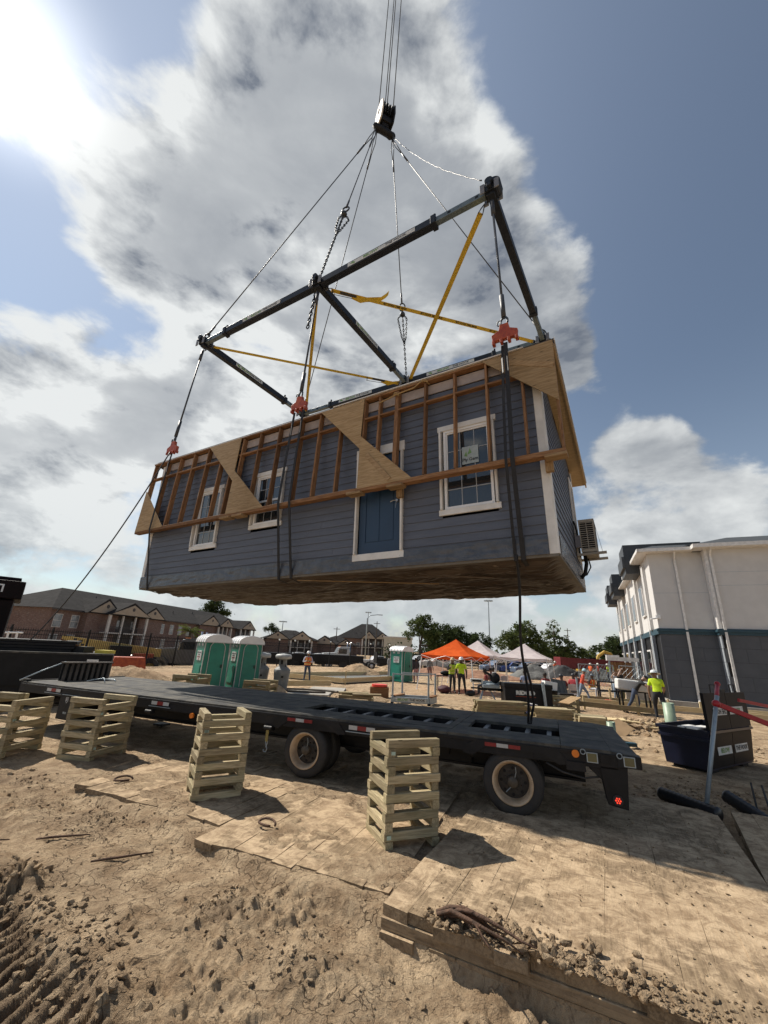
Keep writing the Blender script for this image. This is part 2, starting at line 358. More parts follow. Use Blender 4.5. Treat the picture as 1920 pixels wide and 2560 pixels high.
# ---------------------------------------------------------------- ground
def edge_y(x): return np.interp(x, [-30, -12, -6, -4.2, -1.92, 0.14, 2.9, 6.0, 30], [16, 9.5, 7.8, 6.9, 5.4, 4.2, 2.72, 1.1, -12])
def ground_h(x, y):
    s = y - edge_y(x)
    dep = np.interp(x, [-12, -5.2, -4.3, -1.9, 0.0, 0.4, 6], [0.0, 0.02, 0.06, 0.10, 0.10, 0.19, 0.20])
    w = np.interp(x, [-12, -5, -4, 0, 0.3], [1.2, .6, .12, .12, .16])
    front = sstep(w*0.6, -w*0.4, s)
    z = -dep*front - 0.035
    drift = sstep(0.47, 0.60, fbm(x*1.25+3, y*1.25+8, 5, .58))*sstep(-6.5, -4.5, x)*sstep(2.3, .6, x-.47*(y-4.2))*sstep(10.5, 9, y)
    z = z + drift*(1-front)*0.046*sstep(.10, .55, s)
    near = np.exp(-((x+0.5)**2+(y-4)**2)/400.0)
    rng = np.hypot(x, y)
    soft = fbm(x*0.7, y*0.7, 4)-0.5
    rough = fbm(x*4.2+40, y*4.2, 6, 0.6)-0.5
    z = z + soft*0.06*(0.5+front)
    # compacted strip under and before the trailer is smoother
    comp = np.exp(-((y - (6.9-0.42*x))/2.2)**2)
    amp = (0.030+0.075*sstep(0.48, 0.68, fbm(x*0.7+9, y*0.7+2, 4)))*(1-0.65*comp*(1-front))
    z = z + rough*amp*0.95 + (np.abs(fbm(x*8.5+3, y*8.5, 4, .6)-.5)*2-.25)*.022*(0.15+front)*sstep(.42,.62,fbm(x*.8+21,y*.8,4))*np.clip(9/np.maximum(rng,1),0,1)*(1-.8*comp*(1-front))
    # lumpy clods in patches
    pt = sstep(0.50, 0.66, fbm(x*0.9+70, y*0.9+31, 3))*front + 0.55*sstep(0.52, 0.7, fbm(x*0.5+7, y*0.5, 3))*sstep(9, 14, rng)
    cl = np.abs(fbm(x*6.5, y*6.5, 4, 0.55)-0.5)*2
    z = z + pt*(0.050*sstep(0.05, 0.55, cl) - 0.015)*np.clip(14/np.maximum(rng, 1), 0.4, 1)
    z = z + front*0.018*(fbm(x*17, y*17, 3)-0.5)*np.clip(7/np.maximum(rng, 1), 0, 1)
    for (cx, cy, r, h) in ((-1.10, 4.30, .34, .10), (-0.62, 4.25, .42, .09), (-0.30, 3.70, .32, .09), (-3.1, 4.55, .30, .22), (-4.4, 6.0, .55, .10),
                           (-1.85, 4.15, .22, .08), (-3.25, 5.95, .35, .09), (.55, 3.30, .30, .05), (-0.95, 3.55, .45, .06), (1.35, 2.75, .3, .07)):
        d = np.hypot(x-cx, y-cy)/r
        z = z + h*.8*np.exp(-d*d*1.6)*(0.15+1.6*np.abs(fbm(x*9+cx, y*9, 4, .6)-.5)*2)
    # wheel rut with lug marks, lower left
    p0 = np.array([-3.12, 4.30]); d = np.array([.82, -.572]); n = np.array([-.572, -.82])
    u = (x-p0[0])*d[0]+(y-p0[1])*d[1]; q = (x-p0[0])*n[0]+(y-p0[1])*n[1]
    q = q + 0.14 + 0.22*(fbm(x*1.7, y*1.7, 3)-.5)
    inr = sstep(-.06, .10, q)*sstep(1.45, 1.2, q)*sstep(-2.2, -.8, u)
    lug = np.abs(((u + 0.55*np.abs(q-.50) + .10*fbm(x*5, y*5, 2))/0.125 + .9*fbm(x*2.2, y*2.2, 3)) % 1.0 - .5)*2
    z = z + inr*(-.07+.06*sstep(.25, .75, lug)*(0.5+fbm(x*6, y*6, 3)))
    z = z + .05*np.exp(-((q+.10)/.09)**2)*sstep(-1.8, -.8, u)*(0.3+1.2*fbm(x*4.3, y*4.3, 4))
    # second, fainter tracks in the mid ground
    for (ax, ay, bx, by) in ((-9, 7.6, -2.8, 6.2), (-8, 6.6, -3.4, 5.2)):
        L = math.hypot(bx-ax, by-ay); dx, dy = (bx-ax)/L, (by-ay)/L
        u = (x-ax)*dx+(y-ay)*dy; q = -(x-ax)*dy+(y-ay)*dx
        z = z - .06*np.exp(-(q/.16)**2)*sstep(0, 1, u)*sstep(L, L-1, u)*(.4+fbm(x*5, y*5, 3))
    # dug-over soil beyond the trailer on the right
    z = z + 0.28*np.exp(-((x-8.6)/2.6)**2-((y-15.2)/1.5)**2)*(0.3+1.4*np.abs(fbm(x*1.9, y*1.9, 5, .6)-.5)*2)
    z = z - .10*np.exp(-((q*0+(x-(4.95+(y-6.7)*.62)))/.22)**2)*sstep(2.9, 3.6, y)*sstep(7.6, 6.9, y)   # gap between the two mats
    fl = (x+22)*(-.844)+(y-26)*.537
    low = np.maximum(sstep(.4, 3.5, fl), sstep(49.5, 53, y+.3*x)*sstep(9, 4, x))
    z = z - .70*low*(y > 8)
    return z
def wetness(x, y):
    u = (x+3.12)*.82-(y-4.30)*.572; q = -(x+3.12)*.572-(y-4.30)*.82
    q = q + .16 + .22*(fbm(x*1.7, y*1.7, 4)-.5)
    w = sstep(-.10, .12, q)*sstep(1.5, 1.1, q)*sstep(-2.2, -.8, u)*.85
    for (cx, cy, r) in ((-1.10, 4.30, .30), (-0.35, 3.75, .30), (-3.1, 4.6, .40), (-4.5, 6.1, .75), (-3.3, 6.0, .4), (-5.5, 7.2, .8)):
        d = np.hypot(x-cx, (y-cy)*1.4)/r; w = np.maximum(w, .75*np.exp(-d*d)*sstep(.40, .58, fbm(x*3+cx, y*3, 4)+.12))
    return np.clip(w, 0, 1)
def ground_at(x, y): return float(ground_h(np.array([x], float), np.array([y], float))[0])

gm = bpy.data.materials.new('site_soil'); gm.use_nodes = True; t = gm.node_tree; t.nodes.clear(); n = NT(t)
pos = n.n('ShaderNodeNewGeometry').outputs['Position']
flat = n.vmath('MULTIPLY', pos, (1, 1, 0.6))
n1 = n.noise(flat, 0.55, 8, 0.68); n2 = n.noise(flat, 2.6, 13, 0.74, 0.5); n3 = n.noise(flat, 26, 6, 0.7); n4 = n.noise(flat, 0.13, 4, 0.5)
c = n.mix(n.ramp(n2, 0.34, 0.66), (0.300, 0.206, 0.124), (0.585, 0.440, 0.285))
c = n.mix(n.math('MULTIPLY', n.ramp(n1, 0.50, 0.66), 0.45), c, (0.235, 0.165, 0.105))
wet = n.n('ShaderNodeAttribute', attribute_name='wet').outputs['Fac']
c = n.mix(n.math('MULTIPLY', wet, n.ramp(n2, 0.30, 0.60, 1.0, 0.55)), c, (0.115, 0.080, 0.054))
c = n.mix(n.math('MULTIPLY', n.ramp(n4, 0.50, 0.64), 0.5), c, (0.36, 0.235, 0.145))
c = n.mix(n.math('MULTIPLY', n.ramp(n3, 0.52, 0.70), 0.60), c, (0.125, 0.082, 0.047))
vor = n.n('ShaderNodeTexVoronoi', {'Vector': n.vmath('ADD', flat, n.n('ShaderNodeTexNoise', {'Vector': flat, 'Scale': 3.0, 'Detail': 4.0}).outputs['Color']), 'Scale': 3.4}, feature='DISTANCE_TO_EDGE').outputs['Distance']
crk = n.math('MULTIPLY', n.ramp(vor, 0.030, 0.006), n.ramp(n1, 0.40, 0.56))
c = n.mix(n.math('MULTIPLY', crk, 0.75), c, (0.085, 0.058, 0.036))
c = n.mix(n.math('MULTIPLY', n.ramp(n.noise(flat, 70, 3, 0.6), 0.60, 0.72), 0.35), c, (0.53, 0.43, 0.30))
strv = n.vmath('MULTIPLY', n.n('ShaderNodeVectorRotate', {'Vector': flat, 'Angle': 0.5}, rotation_type='Z_AXIS').outputs[0], (1.2, 16, 1))
c = n.mix(n.math('MULTIPLY', n.ramp(n.noise(strv, 1.5, 5, 0.6, 0.6), 0.58, 0.72), 0.40), c, (0.15, 0.105, 0.066))
p = n.n('ShaderNodeBsdfPrincipled', {'Base Color': c, 'Roughness': 0.95, 'Specular IOR Level': 0.15})
hgt = n.math('ADD', n.math('ADD', n.math('MULTIPLY', n2, 0.75), n.math('MULTIPLY', crk, -0.18)), n.math('ADD', n.math('MULTIPLY', n3, 0.45), n.math('MULTIPLY', n.noise(flat, 90, 4, 0.7), 0.22)))
bp = n.n('ShaderNodeBump', {'Height': hgt, 'Strength': 1.0, 'Distance': 0.09})
t.links.new(bp.outputs[0], p.inputs['Normal']); n.n('ShaderNodeOutputMaterial', {'Surface': p.outputs[0]})
M['soil'] = gm

def build_ground():
    th = np.concatenate([np.linspace(-180, -62, 40, endpoint=False), np.linspace(-62, 62, 620, endpoint=False), np.linspace(62, 180, 40, endpoint=False)])
    th = np.radians(th); rr = np.concatenate([[0.3, 0.8], np.geomspace(1.6, 45, 720), np.geomspace(48, 1400, 26)])
    T, RR = np.meshgrid(th, rr); X = RR*np.sin(T); Y = RR*np.cos(T)
    Z = ground_h(X, Y); Z = Z*sstep(190, 80, RR) - 0.05*sstep(40, 70, RR)
    nv = len(th); V = np.stack([X.ravel(), Y.ravel(), Z.ravel()], 1)
    i = np.arange(len(rr)-1)[:, None]*nv; j = np.arange(nv)[None, :]; j2 = (j+1) % nv
    Fq = np.stack([i+j, i+j2, i+nv+j2, i+nv+j], -1).reshape(-1, 4)
    me = bpy.data.meshes.new('ground'); me.vertices.add(len(V)+1)
    V = np.vstack([V, [[0, 0, -.1]]]); me.vertices.foreach_set('co', V.ravel())
    tri = np.stack([np.full(nv, len(V)-1), np.arange(nv), (np.arange(nv)+1) % nv], 1)
    loops = np.concatenate([Fq[:, ::-1].ravel(), tri[:, ::-1].ravel()])
    me.loops.add(len(loops)); me.loops.foreach_set('vertex_index', loops)
    nq = len(Fq); me.polygons.add(nq+nv)
    me.polygons.foreach_set('loop_start', np.concatenate([np.arange(nq)*4, nq*4+np.arange(nv)*3]))
    me.polygons.foreach_set('loop_total', np.concatenate([np.full(nq, 4), np.full(nv, 3)]))
    me.update(calc_edges=True); me.validate()
    bm_up = me.polygons[100].normal.z
    if bm_up < 0: me.flip_normals()
    me.polygons.foreach_set('use_smooth', [True]*len(me.polygons))
    me.materials.append(gm)
    at = me.attributes.new('wet', 'FLOAT', 'POINT'); wv = np.zeros(len(V)); wv[:-1] = wetness(X, Y).ravel(); at.data.foreach_set('value', wv.astype(np.float32))
    o = bpy.data.objects.new('ground', me); COL.objects.link(o); kind(o, 'structure'); return o
build_ground()

# loose clods and crumbs: nobody could count them
def clods(name, spots, seed):
    r = random.Random(seed); q = MB()
    base = bmesh.new(); bmesh.ops.create_icosphere(base, subdivisions=1, radius=1.0)
    bv = [v.co.copy() for v in base.verts]; bf = [[v.index for v in f.verts] for f in base.faces]; base.free()
    for (x, y, z, s) in spots:
        o = len(q.v); M3 = Euler((r.uniform(0, 6), r.uniform(0, 6), r.uniform(0, 6))).to_matrix()
        sx, sy, sz = s*r.uniform(.7, 1.35), s*r.uniform(.7, 1.2), s*r.uniform(.5, .9)
        for v in bv:
            k = r.uniform(.55, 1.4); w = M3 @ (v*k); q.v.append((x+w.x*sx, y+w.y*sy, z+w.z*sz))
        for f in bf: q.face([o+i for i in f])
    o = q.build(name, 'soil'); return kind(o, 'stuff')
r = random.Random(11); sp = []
def scatter(cx, cy, rx, ry, n_, smin, smax, rot=0.0, zf=None):
    for _ in range(n_):
        a = r.gauss(0, .5)*rx; b = r.gauss(0, .5)*ry
        x = cx+a*math.cos(rot)-b*math.sin(rot); y = cy+a*math.sin(rot)+b*math.cos(rot)
        s = smin+(smax-smin)*r.random()**2.6
        sp.append((x, y, s*.72, zf))
scatter(-1.0, 4.0, 2.6, 1.4, 420, .003, .014, -.6)
scatter(-1.10, 4.30, .5, .4, 110, .008, .032); scatter(-.45, 3.9, .6, .5, 170, .006, .030); scatter(-2.2, 3.9, 1.2, .35, 320, .012, .05, -.6)
scatter(-3.2, 4.6, .5, .4, 70, .015, .07); scatter(.9, 3.2, 1.0, .35, 200, .006, .036, -.55); scatter(-4.0, 6.3, 1.6, .6, 220, .008, .034, -.5)
scatter(-3.0, 5.8, .6, .5, 90, .008, .03); scatter(-1.4, 4.9, 1.6, .5, 160, .004, .02, -.6); scatter(2.4, 2.4, 1.3, .6, 160, .006, .035, -.5)
scatter(5.6, 8.0, 1.6, .8, 260, .015, .06); scatter(8.5, 14.8, 2.6, 1.3, 700, .03, .16); scatter(-6.5, 7.6, 2, .8, 240, .015, .06, -.4)
scatter(4.0, 16.5, 4, 2, 260, .02, .09); scatter(9.0, 11.5, 2.5, 1.2, 220, .02, .08); scatter(-2.0, 18.8, 3.2, .8, 360, .02, .09)
xs = np.array([s[0] for s in sp]); ys = np.array([s[1] for s in sp]); zs = ground_h(xs, ys)
clods('soil_clods', [(s[0], s[1], zs[i]+s[2]*.25, s[2]) for i, s in enumerate(sp)], 5)

# ---------------------------------------------------------------- timber crane mats
mm = woodmat('mat_timber', (0.34, 0.255, 0.155), (0.215, 0.155, 0.09), 0.16)
def dirtywood(name):
    m = bpy.data.materials.new(name); m.use_nodes = True; t = m.node_tree; t.nodes.clear(); n = NT(t)
    geo = n.n('ShaderNodeNewGeometry'); pos = geo.outputs['Position']; inf = n.n('ShaderNodeObjectInfo').outputs['Random']
    tc = n.n('ShaderNodeTexCoord').outputs['Object']
    off = n.n('ShaderNodeCombineXYZ', {0: n.math('MULTIPLY', inf, 53.0), 1: n.math('MULTIPLY', inf, 17.0), 2: 0.0}).outputs[0]
    g = n.noise(n.vmath('ADD', n.vmath('MULTIPLY', tc, (1.5, 22, 22)), off), 2.0, 6, 0.6, 0.8)
    wood = n.mix(n.ramp(g, 0.35, 0.65), (0.130, 0.092, 0.058), (0.265, 0.195, 0.120))
    d1 = n.noise(pos, 1.1, 7, 0.65, 0.3); d2 = n.noise(pos, 5.5, 12, 0.78, 0.6); d3 = n.noise(pos, 55, 6, 0.75)
    soil = n.mix(n.ramp(d2, 0.36, 0.62), (0.270, 0.188, 0.115), (0.530, 0.398, 0.258))
    soil = n.mix(n.math('MULTIPLY', n.ramp(n.noise(pos, 2.6, 6, 0.7, .6), 0.52, 0.66), 0.6), soil, (0.235, 0.165, 0.105))
    soil = n.mix(n.math('MULTIPLY', n.ramp(d3, 0.55, 0.72), 0.4), soil, (0.16, 0.115, 0.07))
    sepn = n.n('ShaderNodeSeparateXYZ', {0: geo.outputs['Normal']}).outputs[2]
    top = n.ramp(sepn, 0.3, 0.8)
    cov = n.math('MULTIPLY', n.math('ADD', n.math('MULTIPLY', n.ramp(n.math('ADD', n.math('MULTIPLY', d1, .6), n.math('MULTIPLY', d2, .4)), 0.42, 0.52), 0.75), 0.22), n.math('ADD', n.math('MULTIPLY', top, 0.62), 0.36))
    c = n.mix(cov, wood, soil)
    sc = n.noise(n.vmath('MULTIPLY', n.n('ShaderNodeVectorRotate', {'Vector': pos, 'Angle': 0.35}, rotation_type='Z_AXIS').outputs[0], (2.0, 30, 1)), 1.3, 5, 0.6, 0.5)
    c = n.mix(n.math('MULTIPLY', n.math('MULTIPLY', n.ramp(sc, 0.58, 0.68), top), 0.45), c, (0.12, 0.085, 0.055))
    p = n.n('ShaderNodeBsdfPrincipled', {'Base Color': c, 'Roughness': 0.92, 'Specular IOR Level': 0.15})
    h = n.math('ADD', n.math('MULTIPLY', d2, .5), n.math('ADD', n.math('MULTIPLY', d3, .25), n.math('MULTIPLY', g, .25)))
    b = n.n('ShaderNodeBump', {'Height': h, 'Strength': 0.7, 'Distance': 0.03})
    t.links.new(b.outputs[0], p.inputs['Normal']); n.n('ShaderNodeOutputMaterial', {'Surface': p.outputs[0]})
    return m
M['mat'] = dirtywood('dirty_mat_timber')
def crane_mat(o, ang, L, Wd, top, nplank, label, layers=1, seed=1, uneven=.012, thick=.07, warp=0.0):
    """o = front-left corner; planks run along ang, laid side by side along ang-90"""
    r = random.Random(seed)
    e = empty('crane_mat', (o[0], o[1], top), (0, 0, ang), label, 'crane mat', 'timber mats under the trailer')
    pw = Wd/nplank
    for k in range(nplank):
        st = r.uniform(-.035, .03); en = L+r.uniform(-.05, .05); dz = r.uniform(-uneven, uneven*.5)
        y = -(k+.5)*pw
        n_ = 10; q = MB(); g = -0.0006 if layers > 2 else .0003
        tops = [[], []]
        for i in range(n_+1):
            x = st+(en-st)*i/n_
            for s_, yy in ((0, y-pw/2+g), (1, y+pw/2-g)):
                tops[s_].append(Vector((x+ (r.uniform(-.02, .02) if i in (0, n_) else 0), yy+r.uniform(-.004, .004), dz+r.uniform(-.004, .004)+warp*math.sin(i*.9+k))))
        ch = 0.0014
        for i in range(n_):
            a, b, c, d = tops[0][i], tops[0][i+1], tops[1][i+1], tops[1][i]
            dn = Vector((0, 0, -thick)); dc = Vector((0, 0, -ch)); iy = Vector((0, ch, 0))
            q.poly([a+iy, b+iy, c-iy, d-iy]); q.poly([a+iy, a+dc, b+dc, b+iy]); q.poly([d-iy, c-iy, c+dc, d+dc])
            q.poly([a+dc, a+dn, b+dn, b+dc]); q.poly([d+dc, c+dc, c+dn, d+dn]); q.poly([a+dn, d+dn, c+dn, b+dn])
            if i == 0: q.poly([a+iy, d-iy, d+dc, d+dn, a+dn, a+dc])
            if i == n_-1: q.poly([b+iy, b+dc, b+dn, c+dn, c+dc, c-iy])
        q.build('plank', 'mat', e)
    for l in range(1, layers):
        z1 = -thick*l-.004*l; x = 0.0
        if l == 1:                        # cross layer: boards lie across, their faces show at the front
            for i in range(int(L/.24)):
                if i > 3 and i < int(L/.24)-2 and i % 3: continue
                a = Vector((i*.24+.12, .0, z1-thick/2)); b = Vector((i*.24+.12, -Wd, z1-thick/2))
                board('cross_board', a, b, .225, thick, 'mat', e)
        else:
            y = 0
            while y < Wd-.1:
                wv = r.choice((.22, .26, .3, .45)); wv = min(wv, Wd-y)
                if r.random() < .84 or y == 0:
                    a = Vector((r.uniform(-.03, .02), -(y+wv/2), z1-thick/2)); b = Vector((L, -(y+wv/2), z1-thick/2))
                    board('under_plank', a, b, wv-.012, thick, 'mat', e)
                y += wv + (r.choice((0, .07, .11)) if r.random() < .6 else 0)
    return e
A62 = R(62)
mat_front = crane_mat((.14, 4.20), A62, 4.65, 3.0, .045, 13, 'large dirt-caked timber mat under the rear trailer wheel, right foreground', 3, 2, .0012, .075)
mat_right = crane_mat((2.72, 3.05), R(57), 4.7, 2.6, .035, 11, 'dirt-caked timber mat at the right edge beyond the dark ditch', 2, 3, .003, .07)
mat_mid = crane_mat((-1.86, 5.36), R(68), 3.3, 2.25, -.012, 9, 'mud-covered timber mat between the middle crib and the right foreground crib', 2, 4, .005, .055)
mat_left = crane_mat((-4.2, 6.86), R(66), 3.2, 2.72, -.006, 10, 'mud-covered timber mat farthest left, reaching from the broken edge to the second crib', 2, 5, .006, .055)
# lumps of mud lying along the front lip of the large mat, with a torn root
r = random.Random(4); lump = []
for i in range(760):
    f = r.random(); w_ = abs(r.gauss(0, .16)); u = .35+f*2.4
    bx = .14+math.cos(R(-28))*u+math.cos(A62)*(w_-.03); by = 4.20+math.sin(R(-28))*u+math.sin(A62)*(w_-.03)
    k = math.exp(-((u-1.15)/.75)**2)
    lump.append((bx, by, .05+r.random()*.05*k, .006+.034*r.random()**2.2*(.35+k)))
for i in range(700):
    u = r.uniform(0.1, 2.9); w_ = r.uniform(0, 3.8); 
    lump.append((.14+math.cos(R(-28))*u+math.cos(A62)*w_, 4.20+math.sin(R(-28))*u+math.sin(A62)*w_, .05, .002+.011*r.random()**3))
clods('mud_lumps', lump, 8)
M['root'] = mat('root_bark', (0.12, 0.065, 0.04), 0.9, (0.06, 0.035, 0.022), 20, 0.6, 60)
rt = MB(); r = random.Random(9)
for i in range(11):
    a = Vector((.62+r.uniform(-.05, .1), 4.02+r.uniform(-.04, .05), .09)); pts = [a]
    dr = Vector((.26+r.uniform(-.12, .12), -.2+r.uniform(-.1, .1), r.uniform(-.02, .08)))
    for k in range(1, 6): pts.append(a+dr*k/5*1.5+Vector((r.uniform(-.02, .02), r.uniform(-.02, .02), .05*math.sin(k*.9)+r.uniform(-.01, .015))))
    rt.tube(pts, [.014, .016, .015, .011, .008, .004], 6)
tag(rt.build('root', 'root', None, True), 'twisted brown tree root lying on the front lip of the large mat', 'root')
for (x, y, z, a, lb) in ((-3.62, 7.02, .02, .4, 'small dark rope loop lying on the far left mat'), (-1.18, 5.72, .02, -.5, 'dark rope loop lying on the mat left of the right foreground crib')):
    q = MB(); pts = [Vector((x+.12*math.cos(t_)*math.cos(a)-.05*math.sin(t_)*math.sin(a), y+.12*math.cos(t_)*math.sin(a)+.05*math.sin(t_)*math.cos(a), z+.012+.035*max(0, math.sin(t_)))) for t_ in [i*.42 for i in range(14)]]
    q.tube(pts, .013, 6); tag(q.build('rope_loop', 'root', None, True), lb, 'rope')
r = random.Random(21)
for (x, y, l, a, lb) in ((-3.55, 5.35, .5, .35, 'thin stick lying in the dirt left of the mat edge'), (-2.7, 4.95, .55, .5, 'longer dark stick lying in the dirt before the broken mat edge'), (-4.55, 5.15, .8, .12, 'long dark stick at the left edge of the picture')):
    q = MB(); z = ground_at(x, y)+.015; d = Vector((math.cos(a), math.sin(a), 0)); q.tube([Vector((x, y, z))+d*l*k/4+Vector((0, 0, r.uniform(0, .012))) for k in range(5)], [.008, .012, .011, .009, .005], 6)
    tag(q.build('stick', 'root', None, True), lb, 'stick')
# ---------------------------------------------------------------- the hanging house
HB = Vector((2.6353, 5.9799, 3.509)); HROT = Euler((0.0165, -0.021, -0.5306))
HM = Matrix.Translation(HB) @ HROT.to_matrix().to_4x4()
house = empty('house', HB, HROT, 'small grey lap-sided house hanging from the crane slings', 'house')
HL, HD = 10.62, 4.41
M['frieze'] = mat('frieze_primer', (.40, .34, .31), .7)
def rooftop(y): return 3.62 - 0.135*y
openings = [(-1.87, -0.775, 0.83, 2.59), (-3.68, -2.57, 0.16, 2.51), (-6.66, -5.64, 1.15, 2.57), (-8.74, -7.73, 0.845, 2.51)]
EXP = 0.152
def lap(name, x0, x1, z, parent, mname='siding', z1=None):
    q = MB(); t = z1 or z+EXP+.012
    q.prism([Vector((x0, -.020, z)), Vector((x0, .0, z)), Vector((x0, .0, t)), Vector((x0, -.004, t))], (x1-x0, 0, 0))
    return q.build(name, mname, parent)
r = random.Random(5)
for k in range(22):
    z = 0.02+k*EXP; segs = [(-HL+.10, -.115)]
    for (a, b, c, d) in openings:
        if z < d-.06 and z+EXP > c+.06:
            ns = []
            for (s, e) in segs:
                if b-.05 <= s or a+.05 >= e: ns.append((s, e)); continue
                if a+.05 > s: ns.append((s, a+.05))
                if b-.05 < e: ns.append((b-.05, e))
            segs = ns
    out = []
    for (s, e) in segs:                       # butt joints between board lengths
        while e-s > 3.7:
            cut = s+r.uniform(2.0, 3.4); out.append((s, cut-.002)); s = cut+.002
        out.append((s, e))
    for (s, e) in out: lap('siding_board', s, e, z, house)
board('frieze_board', (-HL+.1, -.016, 3.49), (-.115, -.016, 3.49), .03, .21, 'frieze', house)
# gable end (right): lap boards rotated to face +x, top ones cut by the roof slope
for k in range(24):
    z = 0.02+k*EXP; t = z+EXP+.012
    ymax = HD-.1
    if t > rooftop(HD)-.02: ymax = max(.2, (3.60-t)/.135-.05)
    if ymax < .4: break
    segs = [(.115, ymax)]
    if z > .55 and z < 2.5: segs = [(.115, min(ymax, 3.32))] + ([(4.06, ymax)] if ymax > 4.1 else [])
    for (s, e) in segs:
        q = MB(); q.prism([Vector((.020, s, z)), Vector((0, s, z)), Vector((0, s, t)), Vector((.004, s, t))], (0, e-s, 0)); q.build('siding_board', 'siding', house)
# other walls, floor box and black sheets standing in for the unlit interior
q = MB(); q.box((-HL, .0, .0), (-HL+.02, HD, 3.0)); q.box((-HL, HD-.02, 0), (0, HD, 2.98)); q.build('rear_wall', 'siding', house)
q = MB(); q.box((-HL+.2, .55, .15), (-.2, .6, 3.0)); q.box((-HL+.2, .6, 3.0), (-.2, HD-.2, 3.02)); q.box((-HL+.03, .03, .04), (-.03, HD-.03, .10)); q.build('dark_interior_box', 'black', house)
q = MB()
for (x0, y0) in ((-.115, -.026), (-HL-.002, -.026)):
    MB().box((x0, y0, 0), (x0+.118, .0, 3.58)).build('corner_trim', 'white', house)
MB().box((.0, -.028, .0), (.026, .115, 3.58)).build('corner_trim', 'white', house); MB().box((.0, HD-.11, 0), (.026, HD+.01, 2.98)).build('corner_trim', 'white', house)
for (x0, x1, z0, z1, ty) in [(*openings[0], 'w'), (*openings[2], 'w'), (*openings[3], 'w')]:
    wn = empty('window', (0, 0, 0)); wn.parent = house
    T = .105
    def fr(name, a, b, w_, h_, m_='white'): return board(name, a, b, w_, h_, m_, wn)
    yo = -.030
    fr('casing', (x0, yo, z1-T/2), (x1, yo, z1-T/2), .04, T); fr('casing', (x0, yo, z0+T/2), (x1, yo, z0+T/2), .04, T)
    fr('casing', (x0+T/2, yo-.003, z0+T), (x0+T/2, yo-.003, z1-T), .04, T, 'white'); fr('casing', (x1-T/2, yo-.003, z0+T), (x1-T/2, yo-.003, z1-T), .04, T, 'white')
    a, b, c, d = x0+T, x1-T, z0+T, z1-T; mid = c+(d-c)*.47; s = .045
    q = MB()
    q.box((a, -.03, c), (a+s, .05, d)); q.box((b-s, -.03, c), (b, .05, d)); q.box((a+s, -.03, d-s), (b-s, .05, d)); q.box((a+s, -.03, c), (b-s, .05, c+s)); q.build('frame', 'vinyl', wn)
    q = MB(); q.box((a+s, .0, mid-.02), (b-s, .03, mid+.025)); q.box((a+s, -.012, mid+.027), (a+s+.03, .02, d-s)); q.box((b-s-.03, -.012, mid+.027), (b-s, .02, d-s)); q.box((a+s+.03, -.012, d-s-.03), (b-s-.03, .02, d-s)); q.build('sash', 'vinyl', wn)
    q = MB(); q.box((a+s, .026, c+s), (b-s, .032, mid-.02)); q.build('pane', 'pane', wn)
    q = MB(); q.box((a+s+.03, .008, mid+.025), (b-s-.03, .014, d-s-.03)); q.build('pane', 'pane', wn)
    q = MB(); wd = (b-a-2*s)
    for sec in ((c+s, mid-.02, .024), (mid+.025, d-s-.03, .006)):
        for i in (1, 2): q.box((a+s+wd*i/3-.008, sec[2]-.006, sec[0]), (a+s+wd*i/3+.008, sec[2], sec[1]))
        zm = (sec[0]+sec[1])/2; q.box((a+s, sec[2]-.005, zm-.008), (b-s, sec[2]-.001, zm+.008))
    q.build('muntin', mat('grey_muntin', (0.36, 0.37, 0.38), 0.4), wn)
    if x0 > -3:
        M['sticker'] = mat('pale_sticker', (0.42, 0.47, 0.46), 0.5, (0.36, 0.41, 0.40), 20)
        q = MB(); q.box((a+s+.30, -.010, mid+.08), (a+s+.60, -.004, mid+.42)); st = q.build('sticker', 'sticker', wn)
        text_obj('Ply Gem', .085, 'print', wn, frame3((a+s+.45, -.013, mid+.16), (1, 0, 0), (0, 0, 1)), bold=.002)
        q = MB(); q.prism([Vector((a+s+.40, -.0125, mid+.26)), Vector((a+s+.48, -.0125, mid+.28)), Vector((a+s+.45, -.0125, mid+.38))], (0, .001, 0)); q.prism([Vector((a+s+.34, -.0125, mid+.24)), Vector((a+s+.40, -.0125, mid+.22)), Vector((a+s+.38, -.0125, mid+.33))], (0, .001, 0)); q.build('emblem', 'decalgreen', wn)
# window in the gable end, near the rear corner
wn = empty('window', (0, 0, 0)); wn.parent = house
q = MB(); q.box((.022, 3.32, .55), (.05, 3.42, 2.5)); q.box((.022, 3.96, .55), (.05, 4.06, 2.5)); q.box((.022, 3.42, 2.4), (.05, 3.96, 2.5)); q.box((.022, 3.42, .55), (.05, 3.96, .65)); q.build('casing', 'white', wn)
q = MB(); q.box((.0, 3.42, .65), (.012, 3.96, 2.4)); q.build('pane', 'pane', wn)
# door
dr = empty('door', (0, 0, 0)); dr.parent = house
x0, x1, z0, z1 = openings[1]; T = .10
board('casing', (x0, -.030, z1-T), (x1, -.030, z1-T), .04, 2*T, 'white', dr); board('casing', (x0, -.030, z0+T*.65), (x1, -.030, z0+T*.65), .04, T*1.3, 'white', dr)
board('casing', (x0+T/2, -.033, z0+.13), (x0+T/2, -.033, z1-2*T), .04, T, 'white', dr); board('casing', (x1-T/2, -.033, z0+.13), (x1-T/2, -.033, z1-2*T), .04, T, 'white', dr)
a, b, c, d = x0+T, x1-T, z0+.13, z1-2*T
q = MB(); q.box((a, .02, c), (b, .06, d))
for (u0, u1) in ((.0, .16), (.845, 1.0)): q.box((a+(b-a)*u0, .006, c), (a+(b-a)*u1, .02, d))
q.box((a+(b-a)*.16, .006, d-.16), (a+(b-a)*.845, .02, d)); q.box((a+(b-a)*.16, .006, c), (a+(b-a)*.845, .02, c+.22))
